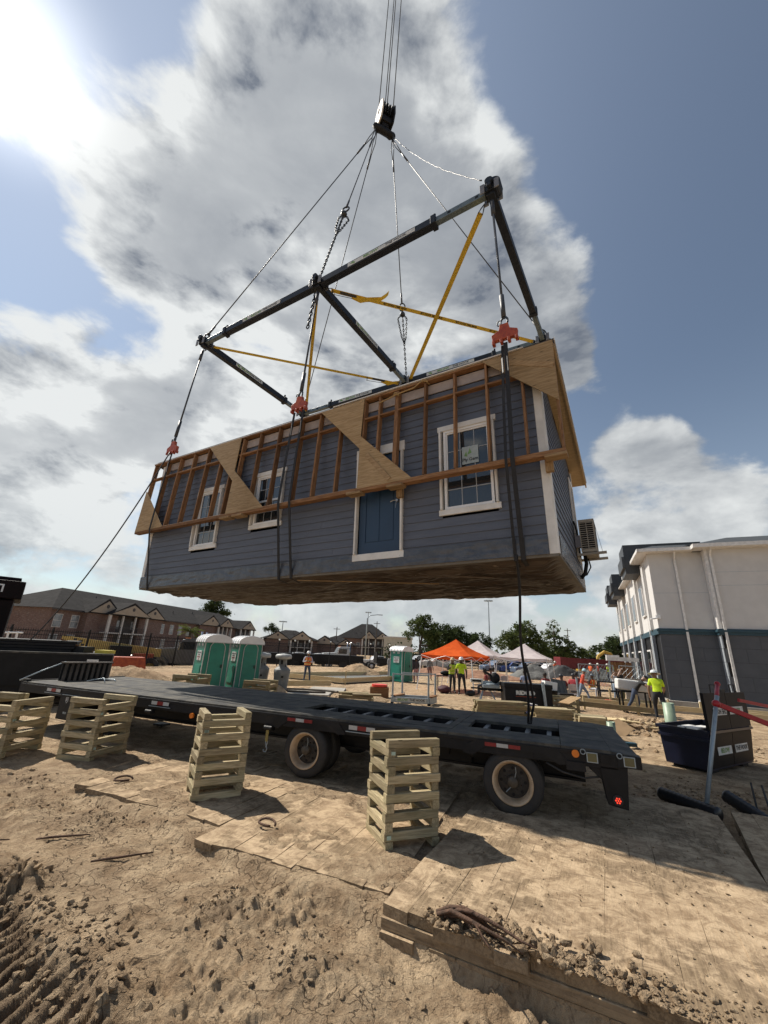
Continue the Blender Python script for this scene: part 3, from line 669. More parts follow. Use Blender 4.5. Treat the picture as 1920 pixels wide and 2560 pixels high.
for (u0, u1) in ((.175, .49), (.51, .83)): q.box((a+(b-a)*u0, .010, c+.235), (a+(b-a)*u1, .02, d-.175))
q.build('panel', 'door', dr)
q = MB(); q.tube([(b-.06, .006, c+1.16), (b-.06, -.02, c+1.16)], .028, 14); q.build('deadbolt', 'steel', dr)
q = MB(); q.tube([(b-.06, .006, c+.98), (b-.06, -.045, c+.98)], .026, 12); q.tube([(b-.06, -.04, c+.98), (b-.12, -.05, c+.985), (b-.19, -.045, c+.965)], .011, 8); q.tube([(b-.065, -.048, c+.96), (b-.07, -.06, c+.82)], .006, 6); q.build('handle', 'steel', dr)
# plastic wrap round the foot of the wall
def wrinkled(name, o, ux, uy, L, Hh, nx, ny, amp, m, parent, seed=0, nrm=None, edge=0.0, fx=3.0, fy=9.0):
    ux = Vector(ux).normalized(); uy = Vector(uy).normalized(); nr = Vector(nrm) if nrm else ux.cross(uy)
    X, Y = np.meshgrid(np.linspace(0, L, nx), np.linspace(0, Hh, ny))
    rid = 1-np.abs(fbm(X*fx+seed, Y*fy+seed*2, 5, .6)-.5)*4
    rid = np.clip(rid, -0.3, 1)
    Z = amp*rid + amp*.7*(fbm(X*1.1+seed, Y*2+seed, 3)-.5)*2
    if edge: Z = Z*sstep(0, edge, np.minimum(np.minimum(X, L-X), np.minimum(Y, Hh-Y)))
    q = MB()
    for j in range(ny):
        for i in range(nx):
            p = Vector(o)+ux*X[j, i]+uy*Y[j, i]+nr*Z[j, i]; q.v.append(tuple(p))
    for j in range(ny-1):
        for i in range(nx-1): q.face([j*nx+i, j*nx+i+1, (j+1)*nx+i+1, (j+1)*nx+i])
    return q.build(name, m, parent, True)
wrinkled('plastic_wrap', (-HL, -.036, -.005), (1, 0, 0), (0, 0, 1), HL-.12, .29, 300, 16, .011, 'wrap', house, 3, (0, -1, 0), 0, 2.2, 7)
wrinkled('plastic_wrap', (.032, .115, -.005), (0, 1, 0), (0, 0, 1), HD-.2, .34, 120, 14, .009, 'wrap', house, 8, (1, 0, 0), 0, 2.2, 7)
# sagging under-floor fabric
wrinkled('belly_fabric', (-HL+.01, .01, -.03), (1, 0, 0), (0, 1, 0), HL-.02, HD-.02, 520, 260, .095, 'belly', house, 5, (0, 0, -1), .30, 0.45, 3.4)
q = MB(); q.box((-HL, -.022, -.045), (.01, .02, .0)); q.box((-.02, .02, -.045), (.03, HD, .0)); q.box((-HL, HD-.03, -.045), (-.02, HD+.02, .0)); q.box((-HL-.01, .02, -.045), (-HL+.03, HD-.03, .0)); q.build('sill_strip', mat('sill_edge', (.17, .15, .12), .7), house)
q = MB(); q.bar((-2.6, .5, -.092), (-.05, 2.1, -.075), .05, .01); q.bar((-1.0, .15, -.085), (-.25, 4.1, -.08), .06, .01); q.build('batten', mat('batten_tape', (.20, .15, .11), .7), house)
# roof: sloping back from the front ridge
q = MB(); X0, X1 = -HL-.31, .325
def ry(y, dz=0): return rooftop(y)+dz
q.hexa([(X0, -.06, ry(-.06, .03)), (X1, -.06, ry(-.06, .03)), (X1, 5.32, ry(5.32, .12)), (X0, 5.32, ry(5.32, .12)),
        (X0, -.06, ry(-.06, .14)), (X1, -.06, ry(-.06, .14)), (X1, 5.32, ry(5.32, .16)), (X0, 5.32, ry(5.32, .16))]); q.build('roof', 'roof', house)
q = MB(); q.hexa([(.0, -.05, ry(-.05, -.01)), (X1-.035, -.05, ry(-.05, -.01)), (X1-.035, 5.30, ry(5.30, .06)), (.0, 5.30, ry(5.30, .06)),
                  (.0, -.05, ry(-.05, .03)), (X1-.035, -.05, ry(-.05, .03)), (X1-.035, 5.30, ry(5.30, .118)), (.0, 5.30, ry(5.30, .118))])
q.hexa([(-HL, HD, ry(HD, .02)), (0, HD, ry(HD, .02)), (0, 5.30, ry(5.30, .06)), (-HL, 5.30, ry(5.30, .06)), (-HL, HD, ry(HD, .09)), (0, HD, ry(HD, .09)), (0, 5.30, ry(5.30, .118)), (-HL, 5.30, ry(5.30, .118))]); q.build('soffit', 'soffit', house)
q = MB(); q.hexa([(X1-.033, -.06, ry(-.06, -.05)), (X1-.003, -.06, ry(-.06, -.05)), (X1-.003, 5.33, ry(5.33, .0)), (X1-.033, 5.33, ry(5.33, .0)),
                  (X1-.033, -.06, ry(-.06, .12)), (X1-.003, -.06, ry(-.06, .12)), (X1-.003, 5.33, ry(5.33, .15)), (X1-.033, 5.33, ry(5.33, .15))]); q.build('rake_board', 'soffit', house)
q = MB(); q.hexa([(X1-.002, -.06, ry(-.06, .10)), (X1+.012, -.06, ry(-.06, .10)), (X1+.012, 5.33, ry(5.33, .13)), (X1-.002, 5.33, ry(5.33, .13)),
                  (X1-.002, -.06, ry(-.06, .16)), (X1+.012, -.06, ry(-.06, .16)), (X1+.012, 5.33, ry(5.33, .18)), (X1-.002, 5.33, ry(5.33, .18))]); q.build('drip_edge', 'white', house)
# the eave roof panel folded down in front of the wall: bare framing
def PY(z): return -.15-.0685*(3.64-z)
def PP(x, z, d=0.0): return Vector((x, PY(z)+d, z))
raft = [-10.86, -10.26, -9.66, -9.06, -8.46, -7.87, -7.42, -7.12, -6.53, -5.90, -5.22, -4.66, -4.06, -3.46, -3.10, -2.69, -2.07, -1.47, -.865, -.25, .275]
for x in raft:
    w_ = .082 if abs(x+2.69) < .01 else .040
    board('rafter', PP(x, 1.575, .072), PP(x, 3.605, .072), .125, w_, 'rafter', house, (1, 0, 0))
for (s, e) in ((X0+.03, -7.2), (-7.196, -3.5), (-3.496, .305)):
    board('header_beam', PP(s, 1.515, .06), PP(e, 1.515, .06), .15, .085, 'rafter', house, (0, 0, 1))
    board('ridge_beam', PP(s, 3.645, .07), PP(e, 3.645, .07), .14, .04, 'rafter', house, (0, 0, 1))
for i in range(len(raft)-1):
    if raft[i] == -3.46: pass
    board('purlin', PP(raft[i]+.022, 3.15, .07), PP(raft[i+1]-.022, 3.15, .07), .12, .038, 'rafter', house, (0, 0, 1))
# strip of white metal flashing along the fold
q = MB(); q.bar(PP(-4.3, 3.69, .05), PP(X1-.5, 3.69, .05), .16, .02); q.bar(PP(X0, 3.675, .06), PP(-4.32, 3.675, .06), .12, .02); q.build('flashing', 'white', house)
def gusset(pts):
    q = MB(); q.prism([PP(x, z, -.004) for (x, z) in pts], (0, -.018, 0)); q.build('plywood_gusset', 'plypanel', house)
M['plypanel'] = woodmat('plywood_panel', (0.405, 0.28, 0.150), (0.29, 0.19, 0.092), 0.12)
gusset([(-10.89, 1.52), (-9.66, 1.54), (-10.89, 2.78)])
gusset([(-8.41, 3.65), (-7.20, 2.42), (-7.19, 3.65)]); gusset([(-7.20, 2.70), (-7.21, 1.53), (-5.97, 1.53)])
gusset([(-4.63, 3.65), (-3.49, 2.44), (-3.47, 3.65)]); gusset([(-3.49, 2.735), (-3.47, 1.53), (-2.27, 1.53)])
gusset([(-.92, 3.655), (.30, 2.42), (.305, 3.66)])
q = MB(); q.bar(PP(-.55, 3.50, -.024), PP(.28, 3.13, -.024), .02, .10); q.build('scab_strip', 'ply', house)
q = MB(); q.bar(PP(-3.3, 2.25, -.024), PP(-2.75, 1.6, -.024), .02, .10); q.build('scab_strip', 'ply', house)
for x in (-8.02+.85, -6.75, -3.52, -2.62, .16):        # packing blocks nailed under and behind the beam
    board('packing_block', PP(x-.16, 1.445, .03), PP(x+.16, 1.445, .03), .20, .05, 'ply', house)
for x in (-2.62, .03): board('packing_block', (x, -.11, 1.28), (x, -.11, 1.62), .12, .09, 'ply', house, (0, 1, 0))
q = MB()
pts = [PP(-3.1, 3.42, -.02), PP(-2.69, 3.50, -.03), PP(-2.3, 3.55, -.01), PP(-2.1, 3.66, -.03), PP(-2.0, 3.60, .1)]
q.tube(pts, .014, 6); pts = [PP(-2.69+.05*math.cos(t*.9), 3.5+.03*math.sin(t*.7), -.02+.05*math.sin(t*.9)) for t in range(16)]; q.tube(pts, .012, 6)
pts = [PP(-2.07+.06*math.cos(t*.9), 3.62+.03*math.sin(t*.7), -.01+.05*math.sin(t*.9)) for t in range(16)]; q.tube(pts, .012, 6)
rp = q.build('rope_lashing', mat('manila_rope', (.42, .28, .12), .8), None, True); rp.matrix_basis = HM; tag(rp, 'tan rope lashed round two rafters right above the blue door', 'rope')

# ---------------------------------------------------------------- condenser on its wall bracket
ac = empty('air_conditioner', (0, 0, 0), (0, 0, 0), 'beige outdoor air conditioning unit on a bracket at the right house end', 'air conditioner'); ac.matrix_basis = HM
M['acbeige'] = mat('condenser_casing', (0.40, 0.37, 0.31), 0.5, (0.34, 0.31, 0.26), 5)
x0, x1, y0, y1, z0, z1 = .12, .43, 3.16, 3.98, .66, 1.385
q = MB(); q.box((x0+.01, y0+.03, z0), (x1, y1, z1-.02)); q.box((x0-.003, y0-.004, z1-.02), (x1+.006, y1+.01, z1))
q.box((x0, y0, z0), (x0+.025, y0+.03, z1-.02)); q.box((x1-.028, y0, z0), (x1, y0+.03, z1-.02)); q.box((x0+.025, y0, z0), (x1-.028, y0+.03, z0+.06)); q.box((x0+.025, y0, z1-.06), (x1-.028, y0+.03, z1-.02)); q.build('casing', 'acbeige', ac)
q = MB(); q.box((x0+.025, y0+.02, z0+.06), (x1-.028, y0+.0285, z1-.06)); q.build('coil', 'black', ac)
for i in range(13):
    z = z0+.078+i*(z1-z0-.125)/12.6; q = MB(); q.box((x0+.025, y0+.002, z-.006), (x1-.028, y0+.018, z+.006)); q.build('louvre_slat', 'acbeige', ac)
q = MB(); q.box(((x0+x1)/2-.008, y0-.001, z0+.06), ((x0+x1)/2+.008, y0+.015, z1-.06)); q.build('grille_bar', 'acbeige', ac)
q = MB(); q.poly([(x1+.004, y0+.12, z1-.02), (x1+.004, y1, z1-.02), (x1+.09, y1-.08, z0+.02), (x1+.09, y0+.15, z0+.06)]); q.build('shipping_wrap', mat('pale_film', (.50, .50, .36), .4), ac)
q = MB(); M_b = 'acbracket'; M['acbracket'] = mat('bracket_paint', (.34, .31, .26), .6)
for y in (y0+.02, y1-.15):
    q.bar((.03, y, z0-.05), (.60, y, z0-.035), .06, .05); q.bar((.045, y, z0-.08), (.045, y, 1.1), .05, .03)
q.bar((.045, y0-.1, 1.02), (.045, y1-.1, 1.02), .03, .06); q.box((.14, y0+.05, z0-.025), (.42, y1-.1, z0-.001)); q.build('bracket', 'acbracket', ac)
q = MB(); q.box((.03, y0-.16, z0+.08), (.13, y0-.04, z0+.34)); q.build('disconnect_box', mat('grey_plastic', (.16, .16, .18), .5), ac)
q = MB(); q.tube([(.09, y0-.1, z0+.36), (.07, y0-.12, z0+.55), (.06, y0-.3, z0+.62)], .018, 8); q.tube([(.16, y0+.3, z0), (.17, y0+.3, z0-.2), (.12, y0+.25, z0-.42), (.04, y0+.2, z0-.52)], .04, 10); q.tube([(.22, y0+.25, z0-.1), (.25, y0+.2, z0-.3), (.16, y0+.1, z0-.48), (.04, y0+.05, z0-.52)], .014, 8); q.build('conduit', 'black', ac, True)
# ---------------------------------------------------------------- spreader frame and rigging
FP = [Vector((0, 0, 2.02))+(Vector(p)-Vector((0, 0, 2.02)))*1.04 for p in ((-5.80, 10.48, 10.72), (-1.96, 8.16, 10.80), (1.84, 5.79, 10.88), (4.47, 9.89, 10.95), (.54, 12.11, 10.86), (-3.44, 14.37, 10.78))]
ctr = sum(FP, Vector())/6
fr_ = empty('spreader_frame', ctr, (0, 0, 0), 'dark steel six-cornered spreader frame slung above the house', 'spreader frame')
def FL(p): return Vector(p)-ctr
M['boomlight'] = mat('inner_tube_steel', (0.13, 0.17, 0.185), 0.45, (0.10, 0.13, 0.145), 8, metal=0.2)
def beam(a, b, splits, texts=(), w=.175, h=.20):
    """telescopic tube: splits = list of (t0,t1,'o'|'i')"""
    a = FL(a); b = FL(b); d = (b-a)
    root = None
    for (t0, t1, k) in splits:
        q = MB(); s = (w, h) if k == 'o' else (w*.74, h*.74)
        q.bar(a+d*t0, a+d*t1, s[0], s[1])
        if root is None:
            root = q.build('beam', ['boom', 'boomlight'], fr_, bevel=.012) if k == 'o' else q.build('beam', 'boomlight', fr_, bevel=.01)
        else:
            if k == 'o': q.build('outer_tube', 'boom', root, bevel=.012)
            else: q.build('inner_tube', 'boomlight', root, bevel=.01)
        if k == 'o':
            for tt in (t0, t1):
                if .08 < tt < .92: 
                    q = MB(); u = d.normalized(); q.bar(a+d*tt-u*.06, a+d*tt+u*.06, w*1.28, h*1.25); q.box(*[list((a+d*tt)+Vector(v_)) for v_ in ((-.03, -.03, h*.5), (.03, .03, h*.5+.16))]); q.build('collar', 'boom', root, bevel=.01)
        else:
            nh = int((t1-t0)*d.length/.42)
            q = MB(); u = d.normalized(); sd = u.cross(Vector((0, 0, 1))).normalized()
            if sd.y > 0: sd = -sd
            for i in range(nh):
                c = a+d*(t0+(t1-t0)*(i+.6)/max(nh, 1))+sd*(s[0]/2+.002)
                q.bar(c-u*.035, c+u*.035, .004, .06)
            if nh: q.build('pin_hole', 'black', root)
    u = d.normalized(); sd = u.cross(Vector((0, 0, 1))).normalized()
    if sd.y > 0: sd = -sd                          # the side that faces the street
    ux = u if u.cross(Vector((0, 0, 1))).dot(sd) > 0 else -u
    for (t, L) in texts:
        c = a+d*t+sd*(w/2+.004)
        q = MB(); q.bar(c-u*L/2, c+u*L/2, .004, .12); q.build('decal', 'decal', root)
        c2 = c+sd*.005
        text_obj('BELOW', .10, 'decalgreen', root, frame3(c2-ux*L*.14, ux, (0, 0, 1)), bold=.004, xs=1.25)
        text_obj('THE HOOK', .10, 'print', root, frame3(c2+ux*L*.23, ux, (0, 0, 1)), bold=.002, xs=1.1)
        q = MB(); e = c2-ux*L*.42; q.prism([e-ux*.07, e+ux*.07-Vector((0, 0, .05)), e+ux*.07+Vector((0, 0, .01)), e-ux*.01+Vector((0, 0, .05))], sd*.001); q.build('emblem', 'decalgreen', root)
    return root
P1, P2, P3, P4, P5, P6 = FP
beam(P1, P2, [(0.02, .22, 'i'), (.22, .985, 'o')], [(.56, 1.5)])
beam(P2, P3, [(.02, .72, 'o'), (.72, .99, 'i')], [(.42, 1.9)])
beam(P3, P4, [(.02, .74, 'o'), (.74, .99, 'i')], [])
beam(P2, P5, [(.02, .80, 'o'), (.80, .99, 'i')], [(.45, 1.2)])
beam(P1, P6, [(.02, .77, 'o'), (.77, .99, 'i')], [(.38, 1.2)])
beam(P6, P5, [(.02, .30, 'i'), (.30, .98, 'o')], [(.55, 1.5)])
beam(P5, P4, [(.02, .68, 'o'), (.68, .99, 'i')], [(.36, 1.7)])
M['lug'] = mat('lug_plate', (0.20, 0.21, 0.225), 0.5, (0.15, 0.155, 0.17), 8)
for i, p in enumerate(FP):
    p = FL(p); d = (FL(FP[1])-FL(FP[0])).normalized(); q = MB()
    sd = Vector((-d.y, d.x, 0)).normalized()
    m4 = Matrix((d, sd, Vector((0, 0, 1)))).transposed().to_4x4(); m4.translation = p
    q.cbox((0, 0, 0), (.26, .26, .16), m4); q.cbox((0, 0, .02), (.16, .16, .34), m4)
    for s_ in (-1, 1): q.tube([p+sd*s_*.12+Vector((0, 0, .10)), p+sd*s_*.22+Vector((0, 0, .10))], .085, 14)
    q.tube([p+sd*.22+Vector((0, 0, -.02)), p-sd*.22+Vector((0, 0, -.02))], .05, 10)
    nd = q.build('corner_node', 'boom', fr_, bevel=.01)
    q = MB()
    for s_ in (-1, 1):
        for y_ in (-.20, .20): MB().cbox((.15*s_, y_*.8, y_*.1), (.10, .025, .26), m4).build('lug_plate', 'lug', nd, bevel=.01)
    if i == 2:
        q = MB(); c = p+Vector((0, 0, .10)); q.tube([c+sd*.12+d*.05, c-sd*.12+d*.05], .17, 20); q.build('sheave_guard', 'boom', nd, bevel=.01)
# hook block
HK = Vector((-.72, 10.13, 21.25))
hb = empty('hook_block', HK, (0, 0, R(24)), 'dark crane hook block with one pale cheek plate', 'hook block'); hb.scale = (.88, .88, .88)
M['cheek'] = mat('cheek_plate_white', (0.66, 0.64, 0.60), 0.6, (0.46, 0.43, 0.40), 5, dirt=.3, dirtcol=(.2, .16, .13))
def cheek(x, th):
    pr = [(-.30, -.52), (.18, -.62), (.36, -.10), (.40, .38), (.22, .72), (-.12, .80), (-.40, .46), (-.44, -.10)]
    return MB().prism([Vector((x, a_, b_)) for a_, b_ in pr], (th, 0, 0))
cheek(-.31, .06).build('cheek_plate', 'cheek', hb, bevel=.01); cheek(.25, .06).build('cheek_plate', 'black', hb, bevel=.01)
q = MB()
for k in range(4): q.lathe([(.12, -.03), (.42, -.03), (.36, 0), (.42, .03), (.12, .03)], 24, Matrix.Translation((-.19+k*.127, 0, .22)) @ Matrix.Rotation(R(90), 4, 'Y'))
q.build('sheave', 'black', hb)
q = MB(); q.cbox((0, 0, -.30), (.50, .42, .34)); q.tube([(-.34, 0, .22), (.34, 0, .22)], .09, 12); q.cbox((0, 0, -.54), (.30, .26, .26)); q.build('frame', 'black', hb, bevel=.02)
q = MB(); q.tube([(0, 0, -.50), (0, 0, -.72)], .10, 12)
for s_ in (-1, 1): q.tube([(0, 0, -.68), (.10*s_, 0, -.80), (.30*s_, 0, -.88), (.42*s_, 0, -.78), (.43*s_, 0, -.68)], [.12, .15, .16, .13, .06], 12)
q.tube([(-.30, 0, -.86), (.30, 0, -.86)], .14, 12)
hk = q.build('double_hook', 'black', hb, True)
hmx = Matrix.Translation(HK) @ Matrix.Rotation(R(24), 4, 'Z')
for k in range(4):
    x = -.19+k*.127; a = hmx @ Vector((x, -.30 if k % 2 else .30, .35))
    q = MB(); q.tube([a, Vector((a.x+.3, a.y+.35, 75))], .017, 8)
    tag(q.build('hoist_rope', 'rope', None, True), ('leftmost', 'second from left', 'third from left', 'rightmost')[k]+' of the four hoist ropes above the hook block', 'hoist rope', 'ropes above the hook block')
# chain helper
def chain(q, pts, r=.017, pitch=.10, wd=.032):
    pts = [Vector(p) for p in pts]; k = 0
    for i in range(len(pts)-1):
        d = pts[i+1]-pts[i]; L = d.length; n_ = max(1, int(round(L/pitch))); u = d/L
        a1 = u.cross(Vector((0, 0, 1)) if abs(u.z) < .95 else Vector((1, 0, 0))).normalized(); a2 = u.cross(a1)
        for j in range(n_):
            c = pts[i]+d*(j+.5)/n_; w_ = a1 if k % 2 else a2; k += 1; h = L/n_*.68
            q.tube([c+u*(h*math.cos(t_))+w_*(wd*math.sin(t_)) for t_ in [x*math.pi/3 for x in range(6)]], r, 5, closed=True)
def shackle(q, c, u, s=.11, r=.024):
    c = Vector(c); u = Vector(u).normalized(); w_ = u.cross(Vector((.3, 1, 0))).normalized()
    q.tube([c+u*(s*1.3*math.cos(t_))+w_*(s*math.sin(t_)) for t_ in [x*math.pi/5 for x in range(10)]], r, 7, closed=True)
hl = hmx @ Vector((-.34, 0, -1.0)); hr = hmx @ Vector((.34, 0, -1.0))
up = Vector((0, 0, .25))
def sling(name, a, b, rope_to, label, m='rope', loop=True, rr=.017, bundle=False):
    a = Vector(a); b = Vector(b)+up; d = b-a; u = d.normalized(); root = None
    e = a+d*rope_to
    q = MB()
    w_ = u.cross(Vector((0, 1, 0))).normalized()
    q.tube([a+Vector((0, 0, .15)), a+u*.35+w_*.05, a+u*.9], rr*.9, 6); q.tube([a+Vector((0, 0, .15)), a+u*.35-w_*.05, a+u*.9], rr*.9, 6)
    q.tube([a+u*.78, a+u*1.25], rr*1.8, 8); q.tube([a+u*.9, e], rr, 8); q.tube([e-u*.4, e], rr*1.8, 8)
    root = q.build(name, m, None, True); tag(root, label, 'sling', 'slings between hook and spreader frame')
    if rope_to < .99:
        q = MB(); shackle(q, e+u*.12, u); q.build('shackle', 'chain', root, True)
        q = MB(); chain(q, [e+u*.24, b], .015, .09, .028)
        if bundle:
            s0 = e+u*.35
            for s_ in (-1, 1): chain(q, [s0, s0+w_*.16*s_-Vector((0, 0, .25)), s0+u*.9+w_*.08*s_, s0+u*1.15], .013, .085, .026)
            q.ball(s0+u*.05, .10)
        q.build('chain', 'chain', root, True)
    else:
        q = MB(); shackle(q, b-u*.05, u, .09); q.build('shackle', 'chain', root, True)
    return root
sling('wire_sling', hl, P1, .992, 'straight wire sling from hook down to the far left frame corner')
sling('wire_sling', hl, P2, .60, 'wire sling ending in a knotted chain above the near middle frame joint', bundle=True)
sling('wire_sling', hl+Vector((.05, .05, 0)), P6, .992, 'long thin wire sling reaching the frame corner behind the middle orange clamp')
sling('wire_sling', hr, P5, .70, 'wire sling ending in a chain at the rear middle frame joint', bundle=True)
sling('wire_sling', hr, P4, .985, 'wire sling passing behind the yellow strap to the rear right frame corner')
q = MB(); a = hr+Vector((0, 0, .3)); b = P3+Vector((-.2, 0, .35)); pts = []
r = random.Random(3)
for i in range(61): pts.append(a.lerp(b, i/60)+Vector((0, 0, -.38*(1-(2*i/60-1)**2)))+Vector((r.uniform(-.012, .012), 0, r.uniform(-.02, .02))))
q.tube(pts, [.009+.006*((i*7) % 3 == 0) for i in range(61)], 6)
tag(q.build('silver_chain', mat('twisted_silver', (.14, .145, .155), .5, (.07, .07, .075), 30, metal=.3), None, True), 'silvery twisted line sagging from the hook to the near right frame corner', 'line')
# yellow ratchet straps
def ratchet(a, b, label, tail_at=None, words=0, w=.075):
    a = Vector(a); b = Vector(b); d = b-a; u = d.normalized(); side = Vector((0, 0, 1)); 
    vw = (a+b)/2-Vector((0, 0, 2.02)); wd = u.cross(vw).normalized(); nr = wd.cross(u)
    if nr.dot(vw) > 0: nr = -nr
    def ribbon(q, pts, ww):
        o = len(q.v)
        for p in pts: q.v += [tuple(p+wd*ww/2+nr*.003), tuple(p-wd*ww/2+nr*.003), tuple(p-wd*ww/2-nr*.003), tuple(p+wd*ww/2-nr*.003)]
        for i in range(len(pts)-1):
            for k in range(4): q.face([o+4*i+k, o+4*i+(k+1) % 4, o+4*i+4+(k+1) % 4, o+4*i+4+k])
    q = MB(); r_ = random.Random(len(label)); ribbon(q, [a+d*(.03+.94*i/20) for i in range(21)], w)
    root = q.build('ratchet_strap', 'yellow'); tag(root, label, 'strap', 'yellow straps across the spreader frame')
    for e, s_ in ((a, 1), (b, -1)): MB().tube([e, e+u*s_*.12+wd*.03, e+u*s_*.22+wd*.05, e+u*s_*.24-wd*.05, e+u*s_*.12-wd*.03, e], .012, 6).build('hook', 'chain', root, True)
    if tail_at:
        q = MB(); c = a+d*tail_at; q.bar(c-u*.22, c+u*.22, .06, .10, nr); q.bar(c-u*.42-Vector((0, 0, .12)), c+u*.1-Vector((0, 0, .10)), .015, .08, nr); q.bar(c-u*.42-Vector((0, 0, .12)), c-u*.42+Vector((0, 0, .0)), .015, .06, nr); q.build('ratchet', 'chain', root)
        q = MB(); ribbon(q, [c+u*x_+Vector((0, 0, z_)) for x_, z_ in ((.1, -.03), (.35, -.10), (.5, -.02), (.7, .05), (.9, .12), (1.05, .30), (1.12, .42))], w*1.25)
        q.build('loose_tail', 'yellow', root)
    ux = u if (u.x > 0) else -u; uy = nr.cross(ux)
    for k in range(words):
        t_ = .30+.66*k/max(words, 1)
        text_obj('BIT DOGS TIME BIND', .075, 'webtext', root, frame3(a+d*t_+nr*.006, ux, uy), bold=.003, xs=.95)
    return root
ratchet(P1+Vector((.12, -.05, -.12)), P5-Vector((.1, 0, .10)), 'yellow ratchet strap from far left frame corner to rear middle joint', .86)
ratchet(P2+Vector((.14, 0, -.12)), P4-Vector((.15, 0, .1)), 'yellow ratchet strap with loose tail running to the rear right corner', .10, 4, .095)
ratchet(P3-Vector((.15, 0, .35)), P5+Vector((.10, 0, .02)), 'steep yellow strap from near right corner down to rear middle joint', None, 0, .115)
ratchet(P2-Vector((.02, 0, .3)), P6+Vector((.12, 0, .02)), 'steep yellow strap hanging from the near middle joint beside a chain', None, 0, .095)

# orange clamps and the black lifting straps round the house
def hw(p): return HM @ Vector(p)
def clamp(p, top, label):
    c = hw(p); e = empty('lifting_clamp', c, (0, 0, -.5306), label, 'lifting clamp', 'orange clamps on the near straps')
    q = MB(); q.prism([Vector(v_) for v_ in ((-.26, -.05, -.14), (.26, -.05, -.14), (.28, -.05, .02), (.12, -.05, .10), (.09, -.05, .25), (-.09, -.05, .25), (-.12, -.05, .10), (-.28, -.05, .02))], (0, .10, 0)); q.build('body', 'orange', e, bevel=.01)
    for x in (-.24, -.07, .09, .25):
        q = MB(); q.cbox((x, 0, -.18), (.06, .12, .09)); q.build('jaw', 'orange', e, bevel=.008)
    q = MB(); shackle(q, Vector((0, 0, .33)), (0, 0, 1), .09, .024); shackle(q, Vector((-.10, -.03, .30)), (0, 0, 1), .05, .014); q.build('shackle', 'chain', e, True)
    e.scale = (.82, .82, .82)
    q = MB(); a = c+Vector((0, 0, .37)); b = Vector(top); d = b-a
    q.tube([a, b-d*.03], .024, 8); q.tube([a, a+d*.16], .045, 8); q.tube([b-d*.16, b-d*.04], .045, 8); 
    pd = tag(q.build('pendant_rope', 'rope', None, True), label.replace('orange lifting clamp', 'short wire pendant above the orange clamp'), 'wire pendant', 'pendants between frame and clamps')
    return e
clamp((-9.86, -.32, 3.90), P1-Vector((0, 0, .15)), 'orange lifting clamp hanging at the far left house end')
clamp((-5.17, -.32, 3.93), P2-Vector((0, 0, .15)), 'orange lifting clamp hanging at the middle of the house front')
clamp((-.43, -.36, 3.93), P3-Vector((0, 0, .15)), 'orange lifting clamp hanging at the near right house corner')
q = MB(); chain(q, [P2-Vector((.06, 0, .3)), P2-Vector((.14, .05, 1.5))], .018, .105, .034); tag(q.build('chain', 'chain', None, True), 'spare dark chain hanging beside the steep yellow strap at the middle joint', 'chain')
def lifting_strap(xt, xb, label, w=.06, d0=-.32):
    pts = [Vector((xt, d0, 3.75)), Vector((xt*.6+xb*.4, -.355, 2.5)), Vector((xt*.35+xb*.65, -.375, 1.52)), Vector((xb, -.055, .02)), Vector((xb, -.04, -.07)), Vector((xb, .25, -.12))]
    q = MB(); nn = len(pts); o = 0
    for p in pts: q.v += [tuple(hw(p+Vector((s_*w/2, e_, 0)))) for s_, e_ in ((-1, -.006), (1, -.006), (1, .006), (-1, .006))]
    for i in range(nn-1):
        for k in range(4): q.face([4*i+k, 4*i+(k+1) % 4, 4*i+4+(k+1) % 4, 4*i+4+k])
    o_ = q.build('lifting_strap', 'webbing'); tag(o_, label, 'lifting strap', 'black straps round the house')
    q = MB(); c = Vector((xt*.88+xb*.12, -.345, 3.30)); q.bar(hw(c+Vector((0, 0, -.14))), hw(c+Vector((0, 0, .16))), w*.8, .012); q.build('label_patch', 'refl', o_)
    return o_
lifting_strap(-9.86, -10.22, 'black lifting strap nearest the far left house corner')
lifting_strap(-5.30, -5.54, 'black lifting strap left of the middle pair, beside the small window')
lifting_strap(-5.04, -5.20, 'black lifting strap right of the middle pair, on bare siding')
lifting_strap(-.43, -.50, 'black lifting strap at the right, crossing the siding beside the large window', .07, -.36)
lifting_strap(-.50, -.62, 'thinner black strap right beside the right-hand lifting strap', .045, -.30)
# rope trailing from the right strap to the deck, tag line to the left
q = MB(); a = hw((-.60, -.06, .02)); b = Vector((2.62, 7.70, .955)); pts = []
for i in range(25):
    f = i/24; p = a.lerp(b, f); pts.append(p+Vector((0, 0, 0))+Vector((.03*math.sin(f*9), .04*math.sin(f*7), 0)))
q.tube(pts, .021, 8); q.tube([pts[15]+Vector((.03, 0, 0)), pts[18]+Vector((.07, 0, 0)), pts[21]+Vector((.09, 0, 0)), pts[23]+Vector((.06, .02, 0)), b+Vector((.05, 0, 0)), b], .021, 8)
tag(q.build('hanging_rope', 'webbing', None, True), 'black rope hanging from the house down onto the trailer deck', 'rope')
q = MB(); a = hw((-9.86, -.38, 3.75)); b = Vector((-10.3, 12.9, 1.75)); pts = [a.lerp(b, i/24)+Vector((0, 0, -.55*(1-(2*i/24-1)**2))) for i in range(25)]
q.tube(pts, .018, 7); tag(q.build('tag_line', 'rope', None, True), 'dark tag line slanting from the left clamp down to the black trailer', 'rope')
# two pale tie lines under the house
q = MB(); q.tube([hw((-5.1, .05, -.10)), hw((-2.4, 1.2, -.16))], .010, 6); tag(q.build('tie_line', 'ply', None), 'thin pale tie line stretched under the house floor', 'rope')

